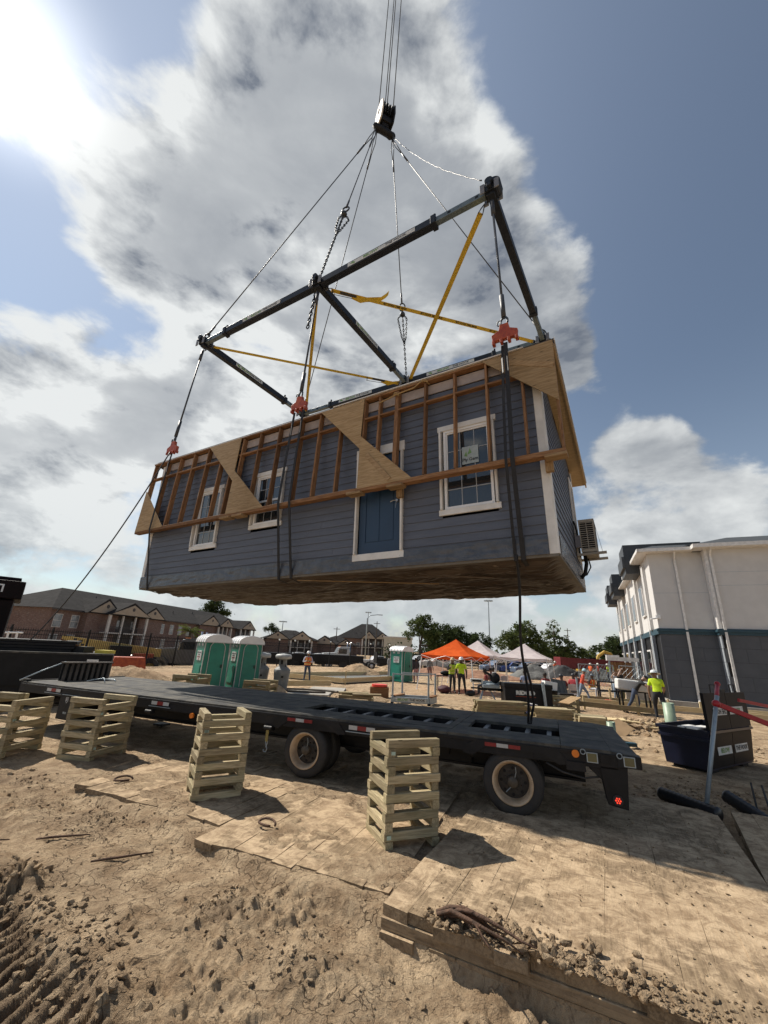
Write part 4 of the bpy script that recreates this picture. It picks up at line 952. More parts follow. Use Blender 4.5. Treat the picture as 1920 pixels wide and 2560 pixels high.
# ---------------------------------------------------------------- flatbed trailer
TR = empty('flatbed_trailer', (.366, 6.973, 0), (0, 0, -.3797), 'long black drop-deck flatbed trailer with open well between wheels', 'trailer')
TM = Matrix.Translation((.366, 6.973, 0)) @ Matrix.Rotation(-.3797, 4, 'Z')
DZ = .93; TW = 2.59
strips = [(0, .305), (.305, .665), (.665, 1.075), (1.075, 1.485), (1.485, 1.925), (1.925, 2.285), (2.285, TW)]
r = random.Random(6)
cuts = [-9.15, -6.6, -4.4, -2.72, -1.0, .78, 2.30, 2.90]
for si, (w0, w1) in enumerate(strips):
    for i in range(len(cuts)-1):
        a, b = cuts[i]+.003, cuts[i+1]-.003
        segs = [(a, b)]
        if si in (2, 3):                          # the open wells
            for (o0, o1) in ((-2.05, .66), (.95, 2.25)):
                ns = []
                for (s, e) in segs:
                    if e <= o0 or s >= o1: ns.append((s, e)); continue
                    if s < o0-.05: ns.append((s, o0))
                    if e > o1+.05: ns.append((o1, e))
                segs = ns
        for (s, e) in segs:
            q = MB(); dz = r.uniform(-.003, .003); q.box((s, w0+.0012, DZ-.05+dz), (e, w1-.0012, DZ+dz)); q.build('deck_plank', 'deck', TR, bevel=.004)
q = MB(); q.hexa([(2.90, 0.004, .82), (3.20, 0.004, .78), (3.20, TW, .78), (2.90, TW, .82), (2.90, 0.004, DZ-.004), (3.20, 0.004, .90), (3.20, TW, .90), (2.90, TW, DZ-.004)]); q.build('tail_plate', 'deck', TR, bevel=.006)
for (x0, x1) in ((2.35, 2.84), (1.75, 2.84)):
    for w in ((.70, 1.5) if x0 > 2 else ()):
        q = MB(); q.box((x0-.3, w, DZ), (x1, w+.03, DZ+.012)); q.build('wear_strip', 'deckbar', TR) if 'deckbar' in M else None
M['deckbar'] = mat('worn_steel_bar', (.13, .13, .135), .5, (.08, .08, .085), 8)
for (o0, o1, n_) in ((-2.05, .66, 7), (.95, 2.25, 4)):
    for i in range(n_):
        x = o0+(o1-o0)*(i+.7)/n_; q = MB(); q.box((x-.035, .65, DZ-.16), (x+.035, 1.50, DZ-.05)); q.build('cross_member', 'deckbar', TR)
    q = MB(); q.box((o0, .66, DZ-.42), (o1, .69, DZ-.055)); q.box((o0, 1.47, DZ-.42), (o1, 1.50, DZ-.055)); q.build('well_side', 'black', TR)
for w in (.78, 1.72):
    q = MB(); q.box((-9.1, w, .40), (2.6, w+.02, DZ-.06)); q.box((-9.1, w-.07, .38), (2.6, w+.09, .41)); q.build('main_beam', 'black', TR)
for w in (.0, TW-.06):
    q = MB(); q.box((-9.15, w, .72), (2.95, w+.06, DZ-.052)); q.box((-9.15, w-.012 if w == 0 else w+.05, DZ-.075), (2.95, w+.0 if w == 0 else w+.075, DZ-.035)); q.build('side_rail', 'blackdusty', TR, bevel=.004)
for i in range(24):
    x = -8.9+i*.5
    if -2.05 < x < .66 or .95 < x < 2.25: continue
    q = MB(); q.box((x, .06, .80), (x+.05, TW-.06, DZ-.055)); q.build('floor_joist', 'black', TR)
# fender shrouds above the wheels, rear deep side frame
for x in (-1.59, 1.66):
    q = MB(); q.prism([Vector((x+a_, -.016, b_)) for a_, b_ in ((-.62, .80), (-.46, .88), (.60, .88), (.74, .72), (.60, .70), (.42, .80), (-.36, .80), (-.52, .68), (-.66, .70))], (0, .03, 0)); q.build('fender', 'blackdusty', TR)
    for (a, c_) in ((-.40, 'red'), (-.24, 'refl'), (-.08, 'red')):
        q = MB(); q.box((x+a+.05, -.022, .815), (x+a+.205, -.0165, .862)); q.build('reflector', c_, TR)
for x in (-8.2, -5.05, -.80, -2.6-5.0):
    for k, c_ in enumerate(('refl', 'red', 'refl')):
        if x == -7.6: continue
        q = MB(); q.box((x+k*.15, -.020, .80), (x+k*.15+.145, -.0125, .86)); q.build('reflector', c_, TR)
    q = MB(); q.box((x-.05, -.03, .765), (x+.5, -.012, .775)); q.build('rub_rail', 'galv', TR)
for (x, z, c_) in ((2.47, .86, 'amber'), (-3.98, .70, 'amber'), (-2.98, .62, 'yellamp')):
    M.setdefault('amber', mat('amber_lens', (.75, .20, .02), .3)); M.setdefault('yellamp', mat('yellow_lens', (.65, .50, .04), .35))
    q = MB(); q.tube([(x, -.02, z), (x, -.055, z)], .045, 14); q.build('marker_lamp', c_, TR)
# tail frame
q = MB(); q.box((1.95, -.005, .74), (3.0, .10, DZ-.055)); q.box((2.95, -.02, .76), (3.22, .14, .90)); q.box((2.3, TW-.10, .74), (3.22, TW, .90)); q.box((3.0, .14, .74), (3.18, TW-.1, .84)); q.build('tail_frame', 'blackdusty', TR, bevel=.006)
for x in (2.60, 3.02):
    q = MB(); q.box((x, -.026, .775), (x+.13, -.016, .89)); q.build('lamp_bracket', 'galv', TR)
    q = MB(); q.box((x+.012, -.031, .785), (x+.118, -.0265, .88)); q.build('lamp_lens', mat('dull_lens', (.13, .12, .06), .25), TR)
    q = MB(); q.box((x+.16, -.024, .78), (x+.27 if x < 3 else x+.19, -.0165, .885)); q.build('pocket', 'black', TR)
    q = MB(); q.tube([(x-.04+.03*math.cos(t_), -.03, .89+.03*math.sin(t_)) for t_ in [k*.63 for k in range(10)]], .006, 5, closed=True); q.build('pull_ring', 'galv', TR)
q = MB(); q.box((2.35, -.03, .66), (2.58, .0, .76)); q.build('stake_pocket', 'blackdusty', TR)
for w in (.0, TW-.28):
    q = MB(); q.hexa([(2.80, w, .33), (3.02, w, .30), (3.02, w+.26, .30), (2.80, w+.26, .33), (2.74, w, .76), (3.06, w, .76), (3.06, w+.26, .76), (2.74, w+.26, .76)])
    q.hexa([(2.62, w+.02, .70), (2.80, w+.02, .55), (2.80, w+.1, .55), (2.62, w+.1, .70), (2.62, w+.02, .78), (2.80, w+.02, .78), (2.80, w+.1, .78), (2.62, w+.1, .78)]); q.build('tail_post', 'black', TR, bevel=.008)
    q = MB(); q.tube([(2.91, w-.002 if w == 0 else w+.26, .395), (2.91, (w-.022) if w == 0 else w+.28, .395)], .058, 18); q.build('lamp_ring', 'rubber', TR)
q = MB()
for a in range(7):
    rr_ = .0 if a == 6 else .026; q.tube([(2.91+rr_*math.cos(a*1.047), -.0225, .395+rr_*math.sin(a*1.047)), (2.91+rr_*math.cos(a*1.047), -.030, .395+rr_*math.sin(a*1.047))], .0095, 8)
q.build('tail_light', mat('tail_led', (1.0, .06, .03), .3, emit=0.9), TR)
q = MB(); q.box((2.86, .26, .32), (3.0, TW-.28, .42)); q.build('bumper_bar', 'black', TR)
q = MB(); q.tube([(2.1, .03, .70), (2.3, .0, .62), (2.55, .01, .58), (2.76, .05, .62)], .012, 6); q.build('air_hose', 'rubber', TR, True)
# wheels
def wheel(x, w, side, dual):
    e = empty('wheel', (x, w, .40)); e.parent = TR
    s = side
    q = MB(); pr = [(.265, .005), (.30, -.005), (.345, .0), (.378, .012), (.395, .035), (.40, .06), (.40, .20), (.395, .225), (.378, .245), (.30, .25), (.265, .24)]
    q.lathe([(a_, b_*s) for a_, b_ in pr], 40, None, 'Y'); 
    ty = q.build('tyre', 'rubber', e, True)
    q = MB()
    for k in range(4): q.lathe([(.4012, (.075+k*.035)*s), (.4012, (.082+k*.035)*s)], 40, None, 'Y')
    q.build('tread_groove', 'black', ty)
    if not dual: return e
    q = MB(); q.lathe([(.270, .0), (.268, -.012*s), (.252, -.012*s), (.238, .012*s), (.222, .045*s), (.214, .10*s), (.205, .12*s)], 40, None, 'Y'); q.build('rim', 'rim', e, True)
    q = MB(); q.lathe([(.206, .118*s), (.16, .105*s), (.11, .10*s), (.0, .10*s)], 32, None, 'Y'); dk = q.build('disc', 'hubdark', e)
    q = MB()
    for k in range(8):
        t_ = k*math.pi/4; q.tube([(.158*math.cos(t_), .103*s, .158*math.sin(t_)), (.158*math.cos(t_), .097*s, .158*math.sin(t_))], .021, 10)
    kind(q.build('hand_hole', 'black', e), 'stuff')
    q = MB()
    for k in range(8):
        t_ = (k+.5)*math.pi/4; q.tube([(.115*math.cos(t_), .10*s, .115*math.sin(t_)), (.115*math.cos(t_), .075*s, .115*math.sin(t_))], .013, 6)
    kind(q.build('wheel_nut', 'hubdark', e), 'stuff')
    q = MB(); q.lathe([(.078, .10*s), (.072, .03*s), (.055, .015*s), (.0, .012*s)], 20, None, 'Y'); q.build('hub', 'hubcap', e, True)
    q = MB(); q.tube([(.03, .03*s, .06), (.05, .012*s, .13), (.045, .0*s, .19)], .005, 5); q.tube([(-.03, .03*s, -.06), (-.09, .015*s, -.12)], .005, 5); q.build('valve_stem', 'galv', e)
    return e
M['hubdark'] = mat('hub_dark', (.045, .038, .032), .65, (.028, .024, .020), 12); M['hubcap'] = mat('hub_cap', (.085, .070, .050), .5, (.05, .04, .03), 12)
for x in (-1.59, 1.66):
    wheel(x, .025, 1, True); wheel(x, .33, 1, False); wheel(x, TW-.025, -1, True); wheel(x, TW-.33, -1, False)
    q = MB(); q.tube([(x, .2, .40), (x, TW-.2, .40)], .065, 10); q.box((x-.10, .62, .40), (x+.10, .76, .80)); q.box((x-.10, TW-.76, .40), (x+.10, TW-.62, .80)); q.build('axle', 'black', TR)
q = MB(); q.box((-.9, .9, .45), (.9, 1.6, .75)); q.box((-1.0, .70, .42), (1.0, .78, .70)); q.tube([(-.6, .55, .5), (.1, .55, .5)], .11, 14); q.build('suspension', 'black', TR)
# under-deck toolbox with badge, landing gear, winches with strap hooks
q = MB(); q.box((-7.75, .015, .28), (-7.10, .50, .79)); q.build('toolbox', 'blackdusty', TR, bevel=.015)
q = MB(); q.box((-7.72, .008, .31), (-7.13, .0145, .77)); tl = q.build('toolbox_lid', 'blackdusty', TR, bevel=.005)
q = MB(); q.prism([Vector((-7.50+a_*.045, .006, .665+b_*.055)) for a_, b_ in ((-1, 1), (1, 1), (1, -.3), (0, -1.15), (-1, -.3))], (0, -.002, 0)); sh = q.build('badge', 'refl', tl)
q = MB(); q.prism([Vector((-7.50+a_*.035, .003, .667+b_*.043)) for a_, b_ in ((-1, 1), (1, 1), (1, -.3), (0, -1.15), (-1, -.3))], (0, -.001, 0)); q.build('badge_face', 'print', sh)
text_obj('R', .07, 'refl', tl, frame3((-7.50, .001, .672), (1, 0, 0), (0, 0, 1)), bold=.003); text_obj('PRO', .055, 'galv', tl, frame3((-7.48, .006, .415), (1, 0, 0), (0, 0, 1)), bold=.002)
for w in (.55, 1.9):
    q = MB(); q.box((-6.85, w, .1), (-6.70, w+.14, .85)); q.box((-6.92, w-.05, .0), (-6.63, w+.2, .04)); q.build('landing_leg', 'black', TR)
for x in (-5.1, -2.33, -3.1):
    q = MB(); q.box((x-.05, -.02, .63), (x+.12, .05, .72)); q.tube([(x-.04, -.03, .67), (x+.11, -.03, .67)], .035, 10); q.build('winch', 'blackdusty', TR)
    if x == -5.1: continue
    q = MB(); q.bar((x+.03, -.03, .46), (x+.03, -.03, .64), .05, .012, (0, 1, 0)); q.build('webbing', mat('olive_webbing', (.30, .24, .08), .8), TR)
    q = MB(); q.tube([(x+.01, -.03, .47), (x+.03, -.03, .42), (x+.06, -.03, .36), (x+.04, -.03, .31), (x+.0, -.03, .315), (x-.01, -.03, .345)], .008, 6); q.tube([(x+.06, -.03, .47), (x+.05, -.03, .42), (x+.03, -.03, .38)], .008, 6); q.build('hook', 'galv', TR)
q = MB()
for i in range(9): q.tube([(-5.7+.09*math.cos(i), -.025, .55+.0*i)]*1+[(-5.7+.09*math.cos(i+1), -.025, .55+.09*math.sin(i+1))], .008, 5)
q = MB(); q.box((-9.2, 0.0, .45), (-9.15, TW, DZ+.02)); q.box((-9.2, .02, .86), (-9.05, .12, DZ+.05)); q.build('front_plate', 'blackdusty', TR)
# ribbed dark rack lying across the front of the deck
q = MB(); q.box((-8.95, 1.95, DZ), (-7.85, 2.0, DZ+.42)); rk = q.build('ribbed_rack', 'rackbrown'if 'rackbrown' in M else 'black', None); rk.matrix_basis = TM @ Matrix.Translation((-8.85, .6, 0)) @ Matrix.Rotation(R(80), 4, 'Z') @ Matrix.Translation((8.95, -1.95, 0))
tag(rk, 'dark ribbed steel rack standing on the far front end of the trailer deck', 'rack')
M['rackbrown'] = mat('rack_brown', (.11, .085, .068), .6, (.06, .048, .04), 6, dirt=.2)
for i in range(9):
    q = MB(); x = -8.92+i*.125; q.hexa([(x, 1.88, DZ), (x+.06, 1.88, DZ), (x+.06, 1.95, DZ), (x, 1.95, DZ), (x+.02, 1.92, DZ+.40), (x+.08, 1.92, DZ+.40), (x+.08, 1.95, DZ+.40), (x+.02, 1.95, DZ+.40)]); q.build('rib', 'rackbrown', rk)
q = MB(); q.box((-8.98, 1.86, DZ+.40), (-7.82, 2.02, DZ+.43)); q.build('top_bar', 'rackbrown', rk)
q = MB(); q.tube([TM @ Vector(v_) for v_ in ((-9.1, -.1, DZ+.03), (-9.0, .3, DZ+.25), (-8.86, .66, DZ+.43))], .016, 6); tag(q.build('pry_bar', 'galv', None, True), 'thin steel bar leaning from the deck edge up to the ribbed rack', 'bar')
q = MB(); q.tube([TM @ Vector(v_) for v_ in ((-8.6, 1.2, DZ+.03), (-8.1, 1.45, DZ+.05), (-7.9, 1.35, DZ+.03))], .012, 6); q.tube([TM @ Vector(v_) for v_ in ((-8.3, .9, DZ+.02), (-8.0, 1.1, DZ+.10), (-7.8, 1.0, DZ+.02))], .010, 6); tag(q.build('chain_binder', 'galv', None, True), 'loose chain binder lying on the deck before the ribbed rack', 'chain binder')

# ---------------------------------------------------------------- timber cribs
def crib(c, yaw, L, Wd, layers, label, seed, m='treated', top='x', sz=.089, zb=0.0, twist=.01):
    """stack of alternating timber pairs; c = nearest base corner, x side runs along yaw, y side along yaw+90"""
    r = random.Random(seed); e = empty('timber_crib', (c[0], c[1], zb), (0, 0, yaw), label, 'timber crib', 'timber cribs round the trailer')
    for k in range(layers):
        z = sz*(k+.5); alongx = ((layers-1-k) % 2 == 0) == (top == 'x')
        for s_ in (0, 1):
            j = r.uniform(-twist, twist); o = r.uniform(-.006, .010); ex = r.uniform(-.012, .012)
            if alongx:
                y = sz/2+o if s_ == 0 else Wd-sz/2-o; board('timber', (ex, y, z), (L+ex, y+j, z), sz, sz-.003, m, e, bevel=.005)
            else:
                x = sz/2+o if s_ == 0 else L-sz/2-o; board('timber', (x, ex, z), (x+j, Wd+ex, z), sz, sz-.003, m, e, bevel=.005)
    M.setdefault('tagg', mat('mill_tag', (.45, .58, .48), .6))
    for k in range(2):
        q = MB(); z = sz*(r.randrange(1, layers-1)+.5); q.cbox((r.uniform(.02, .08), -.013, z), (.05, .003, .035)); q.build('mill_tag', 'tagg', e)
    return e
crib((.19, 5.29), R(21), .66, .60, 12, 'pale timber crib in front, right of centre, between the two trailer wheels', 1, zb=-.03)
crib((-2.35, 6.37), R(30), .66, .58, 12, 'timber crib left of the front trailer wheel, two rails sticking up on top', 2, top='y', zb=-.015)
crib((-4.70, 7.88), R(76), .76, .70, 11, 'timber crib second from the left edge, before the trailer toolbox', 3, top='y', zb=-.02)
c1 = crib((-6.22, 7.93), R(82), .76, .70, 10, 'timber crib cut by the left edge of the picture', 4, top='x', zb=-.02)
board('timber', (.22, .16, .93), (.22, .62, .93), .12, .10, 'treated', c1); board('timber', (.36, .20, .92), (.36, .66, .92), .09, .085, 'treated', c1)
crib((-6.2, 13.6), R(-12), .80, .8, 10, 'weathered timber crib behind the trailer, before the left toilet', 6, 'treated_dark', 'x', .10)
crib((-4.15, 14.0), R(-8), .85, .8, 9, 'weathered timber crib behind the trailer, before the hand wash stands', 7, 'treated_dark', 'x', .10)
cr = crib((-1.15, 14.2), R(-5), 1.05, .8, 6, 'low weathered timber crib behind the trailer, with planks laid across', 8, 'treated_dark', 'x', .10)
board('timber', (.45, .0, .63), (1.35, .1, .65), .25, .05, 'treated_dark', cr); board('timber', (-.05, .35, .63), (.9, .45, .65), .3, .05, 'treated_dark', cr)
# ---------------------------------------------------------------- trees
M['bark'] = mat('bark', (0.10, 0.075, 0.055), 0.95, (0.055, 0.042, 0.032), 5, 0.8, 20, stretch=(3, 3, .6))
def leafmat(name, a, b):
    m = bpy.data.materials.new(name); m.use_nodes = True; t = m.node_tree; t.nodes.clear(); n = NT(t)
    pos = n.n('ShaderNodeTexCoord').outputs['Object']
    c = n.mix(n.ramp(n.noise(pos, 1.7, 5, 0.7), 0.35, 0.65), a, b)
    d = n.n('ShaderNodeBsdfDiffuse', {'Color': c}); tr = n.n('ShaderNodeBsdfTranslucent', {'Color': c})
    mx = n.n('ShaderNodeMixShader', {0: 0.25, 1: d.outputs[0], 2: tr.outputs[0]})
    n.n('ShaderNodeOutputMaterial', {'Surface': mx.outputs[0]}); return m
M['leafdark'] = leafmat('leaf_dark', (0.030, 0.044, 0.018), (0.075, 0.098, 0.040))
M['leafmid'] = leafmat('leaf_mid', (0.046, 0.066, 0.022), (0.120, 0.145, 0.052))
M['leaflight'] = leafmat('leaf_light', (0.050, 0.072, 0.020), (0.125, 0.145, 0.045))
def tree(name, loc, H_, blobs, label, seed, leaf='leafmid', nl=3200, ls=.30, trunk=.28, group='trees beyond the site', bare=.3):
    """blobs: (dx, dy, z, rx, ry, rz) crown masses; leaves spread on many small clumps through them"""
    r = random.Random(seed); e = empty(name, (loc[0], loc[1], loc[2] if len(loc) > 2 else -.1), (0, 0, r.uniform(0, 6)), label, 'tree', group)
    rot = Matrix.Rotation(-e.rotation_euler.z, 3, 'Z')
    bl = [(rot @ Vector((b[0], b[1], b[2])), b[3:]) for b in blobs]
    q = MB(); top = max(b[0].z for b in bl)
    pts = [Vector((r.uniform(-.1, .1)*k, r.uniform(-.1, .1)*k, H_*f)) for k, f in enumerate((0, .2, .4, .6, .78))]
    q.tube(pts, [trunk*1.25, trunk, trunk*.8, trunk*.5, trunk*.2], 8)
    for c, rd in bl:
        s = pts[r.randrange(1, 4)]; m_ = s.lerp(c, .55)+Vector((r.uniform(-.4, .4), r.uniform(-.4, .4), r.uniform(-.1, .5)))
        q.tube([s, m_, c, c+Vector((r.uniform(-.5, .5), r.uniform(-.5, .5), rd[2]*.5))], [trunk*.5, trunk*.32, trunk*.16, .02], 6)
        for k in range(3):
            d = Vector((r.gauss(0, 1), r.gauss(0, 1), r.gauss(.3, .7))).normalized(); q.tube([m_, c+Vector((d.x*rd[0], d.y*rd[1], d.z*rd[2]))*.75], [trunk*.2, .015], 5)
    q.build('trunk', 'bark', e, True)
    wt_ = [b[1][0]*b[1][1]*b[1][2] for b in bl]; tot = sum(wt_)
    co, fa = [], []
    q = MB()
    for (c, rd), w_ in zip(bl, wt_):
        n_ = int(nl*w_/tot); ncl = max(8, int(n_*1.7)//26)
        for k in range(ncl):
            d = Vector((r.gauss(0, 1), r.gauss(0, 1), r.gauss(0, 1))).normalized(); rad = r.random()**.33
            cc = c+Vector((d.x*rd[0], d.y*rd[1], d.z*rd[2]))*rad; cs = ls*r.uniform(1.3, 3.0)
            for j in range(26):
                p = cc+Vector((r.gauss(0, .5), r.gauss(0, .5), r.gauss(0, .34)))*cs
                a = Vector((r.gauss(0, 1), r.gauss(0, 1), r.gauss(0, .6))).normalized(); b = a.cross(Vector((r.gauss(0, 1), r.gauss(0, 1), r.gauss(0, 1)))).normalized()
                s = ls*r.uniform(.5, 1.1)
                q.poly([p-a*s, p+b*s*.45, p+a*s, p-b*s*.45])
    me = bpy.data.meshes.new('crown'); me.from_pydata(q.v, [], q.f); me.materials.append(M[leaf]); me.update()
    o = bpy.data.objects.new('crown', me); COL.objects.link(o); o.parent = e; return e
tree('broadleaf_tree', (7.0, 70), 7.6, [(-.3, 0, 6.0, 1.9, 1.6, 1.5), (1.6, 0, 5.2, 1.5, 1.6, 1.6), (-1.9, 0, 4.6, 1.0, 1.0, .7), (.6, 0, 7.2, 1.3, 1.2, .9), (2.4, .5, 3.4, 1.3, 1.4, 1.6)], 'tall open tree with a bare forked trunk, behind the gap left of the orange canopy', 1, 'leafmid', 4200, .20, .26)
tree('broadleaf_tree', (11.8, 84), 7.4, [(0, 0, 4.8, 3.2, 2.4, 3.0), (1.8, 0, 5.8, 2.0, 2.2, 1.7), (-2.0, 0, 3.2, 1.9, 2, 2.4)], 'dense dark tree right behind the orange canopy peak', 2, 'leafdark', 4200, .24, .3)
tree('broadleaf_tree', (16.2, 88), 7.4, [(0, 0, 4.4, 3.4, 2.4, 2.8), (.6, 0, 6.2, 2.4, 2.0, 1.4), (2.4, 0, 3.8, 2.6, 2.2, 2.6)], 'dense dark tree between the orange canopy and the left white canopy', 3, 'leafdark', 4000, .24, .3)
tree('broadleaf_tree', (21.3, 90), 6.2, [(0, 0, 3.8, 3.0, 2.4, 2.6), (-1.6, 0, 5.0, 1.8, 1.8, 1.4), (1.6, 0, 4.2, 2.0, 2.0, 1.8)], 'lower dark tree beside the tall mast light', 4, 'leafdark', 2600, .24, .25)
tree('oak_tree', (23.6, 70), 7.5, [(0, 0, 4.7, 3.3, 2.8, 2.6), (-2.4, 0, 3.7, 2.2, 2.0, 2.4), (2.6, 0, 3.8, 2.2, 2.2, 2.5), (.4, 0, 6.5, 2.2, 1.9, 1.2)], 'broad rounded oak standing behind the right white canopy', 5, 'leafmid', 6500, .21, .35)
tree('pine_tree', (31.0, 75), 8.6, [(0, 0, 7.4, 1.0, 1.0, 1.0), (-.5, 0, 5.9, 1.6, 1.5, .9), (1.3, 0, 5.3, 1.6, 1.5, .8), (-1.4, 0, 4.3, 1.7, 1.5, .8), (2.4, 0, 4.2, 1.6, 1.4, .9), (.4, 0, 3.0, 2.6, 2, 1.3), (3.6, 0, 3.0, 2.0, 1.6, 1.5), (5.2, 0, 2.4, 1.8, 1.6, 1.6), (-2.0, 0, 2.6, 1.6, 1.4, 1.6)], 'tall ragged tree with layered branches above the red container', 6, 'leafmid', 5200, .20, .25)
tree('broadleaf_tree', (38.2, 88), 5, [(0, 0, 2.8, 2.6, 2.0, 1.8), (-1.8, 0, 2.0, 2, 2, 1.5)], 'low dark tree between the layered tree and the far palm', 7, 'leafdark', 2400, .24, .22)
tree('oak_tree', (41.5, 75), 6.6, [(0, 0, 4.2, 2.6, 2.4, 2.0), (-2.4, 0, 3.2, 2.0, 2.0, 1.8), (2.6, 0, 3.4, 2.4, 2.2, 2.4), (.4, 0, 5.4, 1.7, 1.6, 1.0)], 'dark oak at the left edge of the white building', 8, 'leafdark', 5000, .22, .35)
tree('broadleaf_tree', (48.5, 80), 7, [(0, 0, 4.0, 3.4, 2.4, 2.8), (3, 0, 4, 3, 2, 2.8)], 'dark tree mostly hidden by the white building', 9, 'leafdark', 2600, .26, .35)
tree('broadleaf_tree', (-54.5, 140, 0), 15, [(0, 0, 13.2, 3.0, 2.4, 1.9), (-2.2, 0, 11.4, 2.2, 2, 1.3), (3.2, 0, 11.0, 2.6, 2.2, 1.4), (.4, 0, 10.2, 3, 2, 1.2)], 'rounded tree rising behind the long brick apartment roof', 10, 'leafdark', 3600, .34, .4)
tree('broadleaf_tree', (-34.6, 140, 0), 9, [(0, 0, 7.2, 1.3, 1.2, 1.3), (-1.6, 0, 6.6, 1.0, 1, .8), (1.4, 0, 6.2, 1.1, 1, .9)], 'small scraggly tree between the two apartment roofs', 11, 'leafdark', 1100, .26, .2)
# a low hedge mass closing the gap under the trees
q = MB(); r = random.Random(2)
for k in range(9000):
    f = r.random(); p = Vector((2+f*56+r.gauss(0, .5), 92+r.gauss(0, 1.2), abs(r.gauss(0, 1.15))+.1)); a = Vector((r.gauss(0, 1), r.gauss(0, 1), r.gauss(0, .6))).normalized(); b = a.cross(Vector((r.gauss(0, 1), r.gauss(0, 1), 1))).normalized(); s = r.uniform(.2, .42)
    q.poly([p-a*s, p+b*s*.5, p+a*s, p-b*s*.5])
me = bpy.data.meshes.new('undergrowth'); me.from_pydata(q.v, [], q.f); me.materials.append(M['leafdark']); me.update(); o = bpy.data.objects.new('undergrowth', me); COL.objects.link(o); kind(o, 'stuff')
def palm(loc, h, label, seed, fr=1.6, cat='palm'):
    r = random.Random(seed); e = empty('palm_tree', loc, (0, 0, 0), label, cat)
    q = MB(); q.tube([(0, 0, 0), (.05, 0, h*.5), (0, .05, h)], [.22, .18, .16], 8); q.build('trunk', 'bark', e, True)
    for k in range(22):
        az = k*2.4; el = r.uniform(-.3, 1.1); q = MB(); d = Vector((math.cos(az), math.sin(az), 0)); L = fr*r.uniform(.8, 1.1); pts = []
        for i in range(6):
            f = i/5; pts.append(Vector((0, 0, h))+d*(L*f*math.cos(el*(1-f*.6)))+Vector((0, 0, L*f*math.sin(el)-L*.45*f*f)))
        sd = d.cross(Vector((0, 0, 1)))
        for i in range(5):
            for s_ in (-1, 1):
                for j in range(3):
                    p = pts[i].lerp(pts[i+1], j/3); w_ = L*.28*math.sin(math.pi*(.12+.8*(i+j/3)/5)); q.poly([p, p+d*.06*L, p+sd*s_*w_+d*.14*L-Vector((0, 0, w_*.5))])
        q.build('frond', 'leaflight', e)
    return e
palm((39.2, 80, 0), 3.4, 'small palm between the dark trees, left of the wooden gate', 4, 1.8)
palm((-27.0, 62, -.7), 3.9, 'palm with green fronds before the brick apartments, behind the left toilet', 5, 2.0)

# ---------------------------------------------------------------- brick apartments
def brickmat(name):
    m = bpy.data.materials.new(name); m.use_nodes = True; t = m.node_tree; t.nodes.clear(); n = NT(t)
    tc = n.n('ShaderNodeTexCoord').outputs['Object']; s = n.n('ShaderNodeSeparateXYZ', {0: tc})
    v = n.n('ShaderNodeCombineXYZ', {0: n.math('ADD', s.outputs[0], s.outputs[1]), 1: s.outputs[2], 2: 0.0}).outputs[0]
    b = n.n('ShaderNodeTexBrick', {'Vector': v, 'Scale': 1.0, 'Mortar Size': 0.012, 'Brick Width': 0.24, 'Row Height': 0.085, 'Color1': (0.135, 0.062, 0.046, 1), 'Color2': (0.075, 0.038, 0.031, 1), 'Mortar': (0.22, 0.18, 0.16, 1)})
    c = n.mix(n.ramp(n.noise(n.vmath('MULTIPLY', v, (1.6, 4.5, 1)), 1.4, 5, .7), 0.52, 0.66), b.outputs[0], (0.24, 0.185, 0.16))
    c = n.mix(n.math('MULTIPLY', n.ramp(n.noise(v, 0.35, 3, .5), .45, .7), .4), c, (0.10, 0.05, 0.04))
    p = n.n('ShaderNodeBsdfPrincipled', {'Base Color': c, 'Roughness': 0.9}); n.n('ShaderNodeOutputMaterial', {'Surface': p.outputs[0]}); return m
M['brick'] = brickmat('apartment_brick')
M['aptroof'] = mat('apartment_shingle', (0.036, 0.034, 0.034), .95, (0.024, 0.023, 0.023), 1.4, .3, 8, detail=7, spec=.08)
M['gable'] = mat('gable_siding', (0.34, 0.28, 0.215), .8, (0.30, 0.245, 0.185), 3)
M['aptwhite'] = mat('apartment_trim', (0.56, 0.53, 0.50), .7)
M['aptdark'] = mat('porch_dark', (0.030, 0.026, 0.026), .6, (0.05, 0.04, 0.04), 2)
M['aptglass'] = mat('apartment_glass', (0.10, 0.11, 0.12), .12, (0.22, 0.23, 0.24), 1.5, spec=.8)
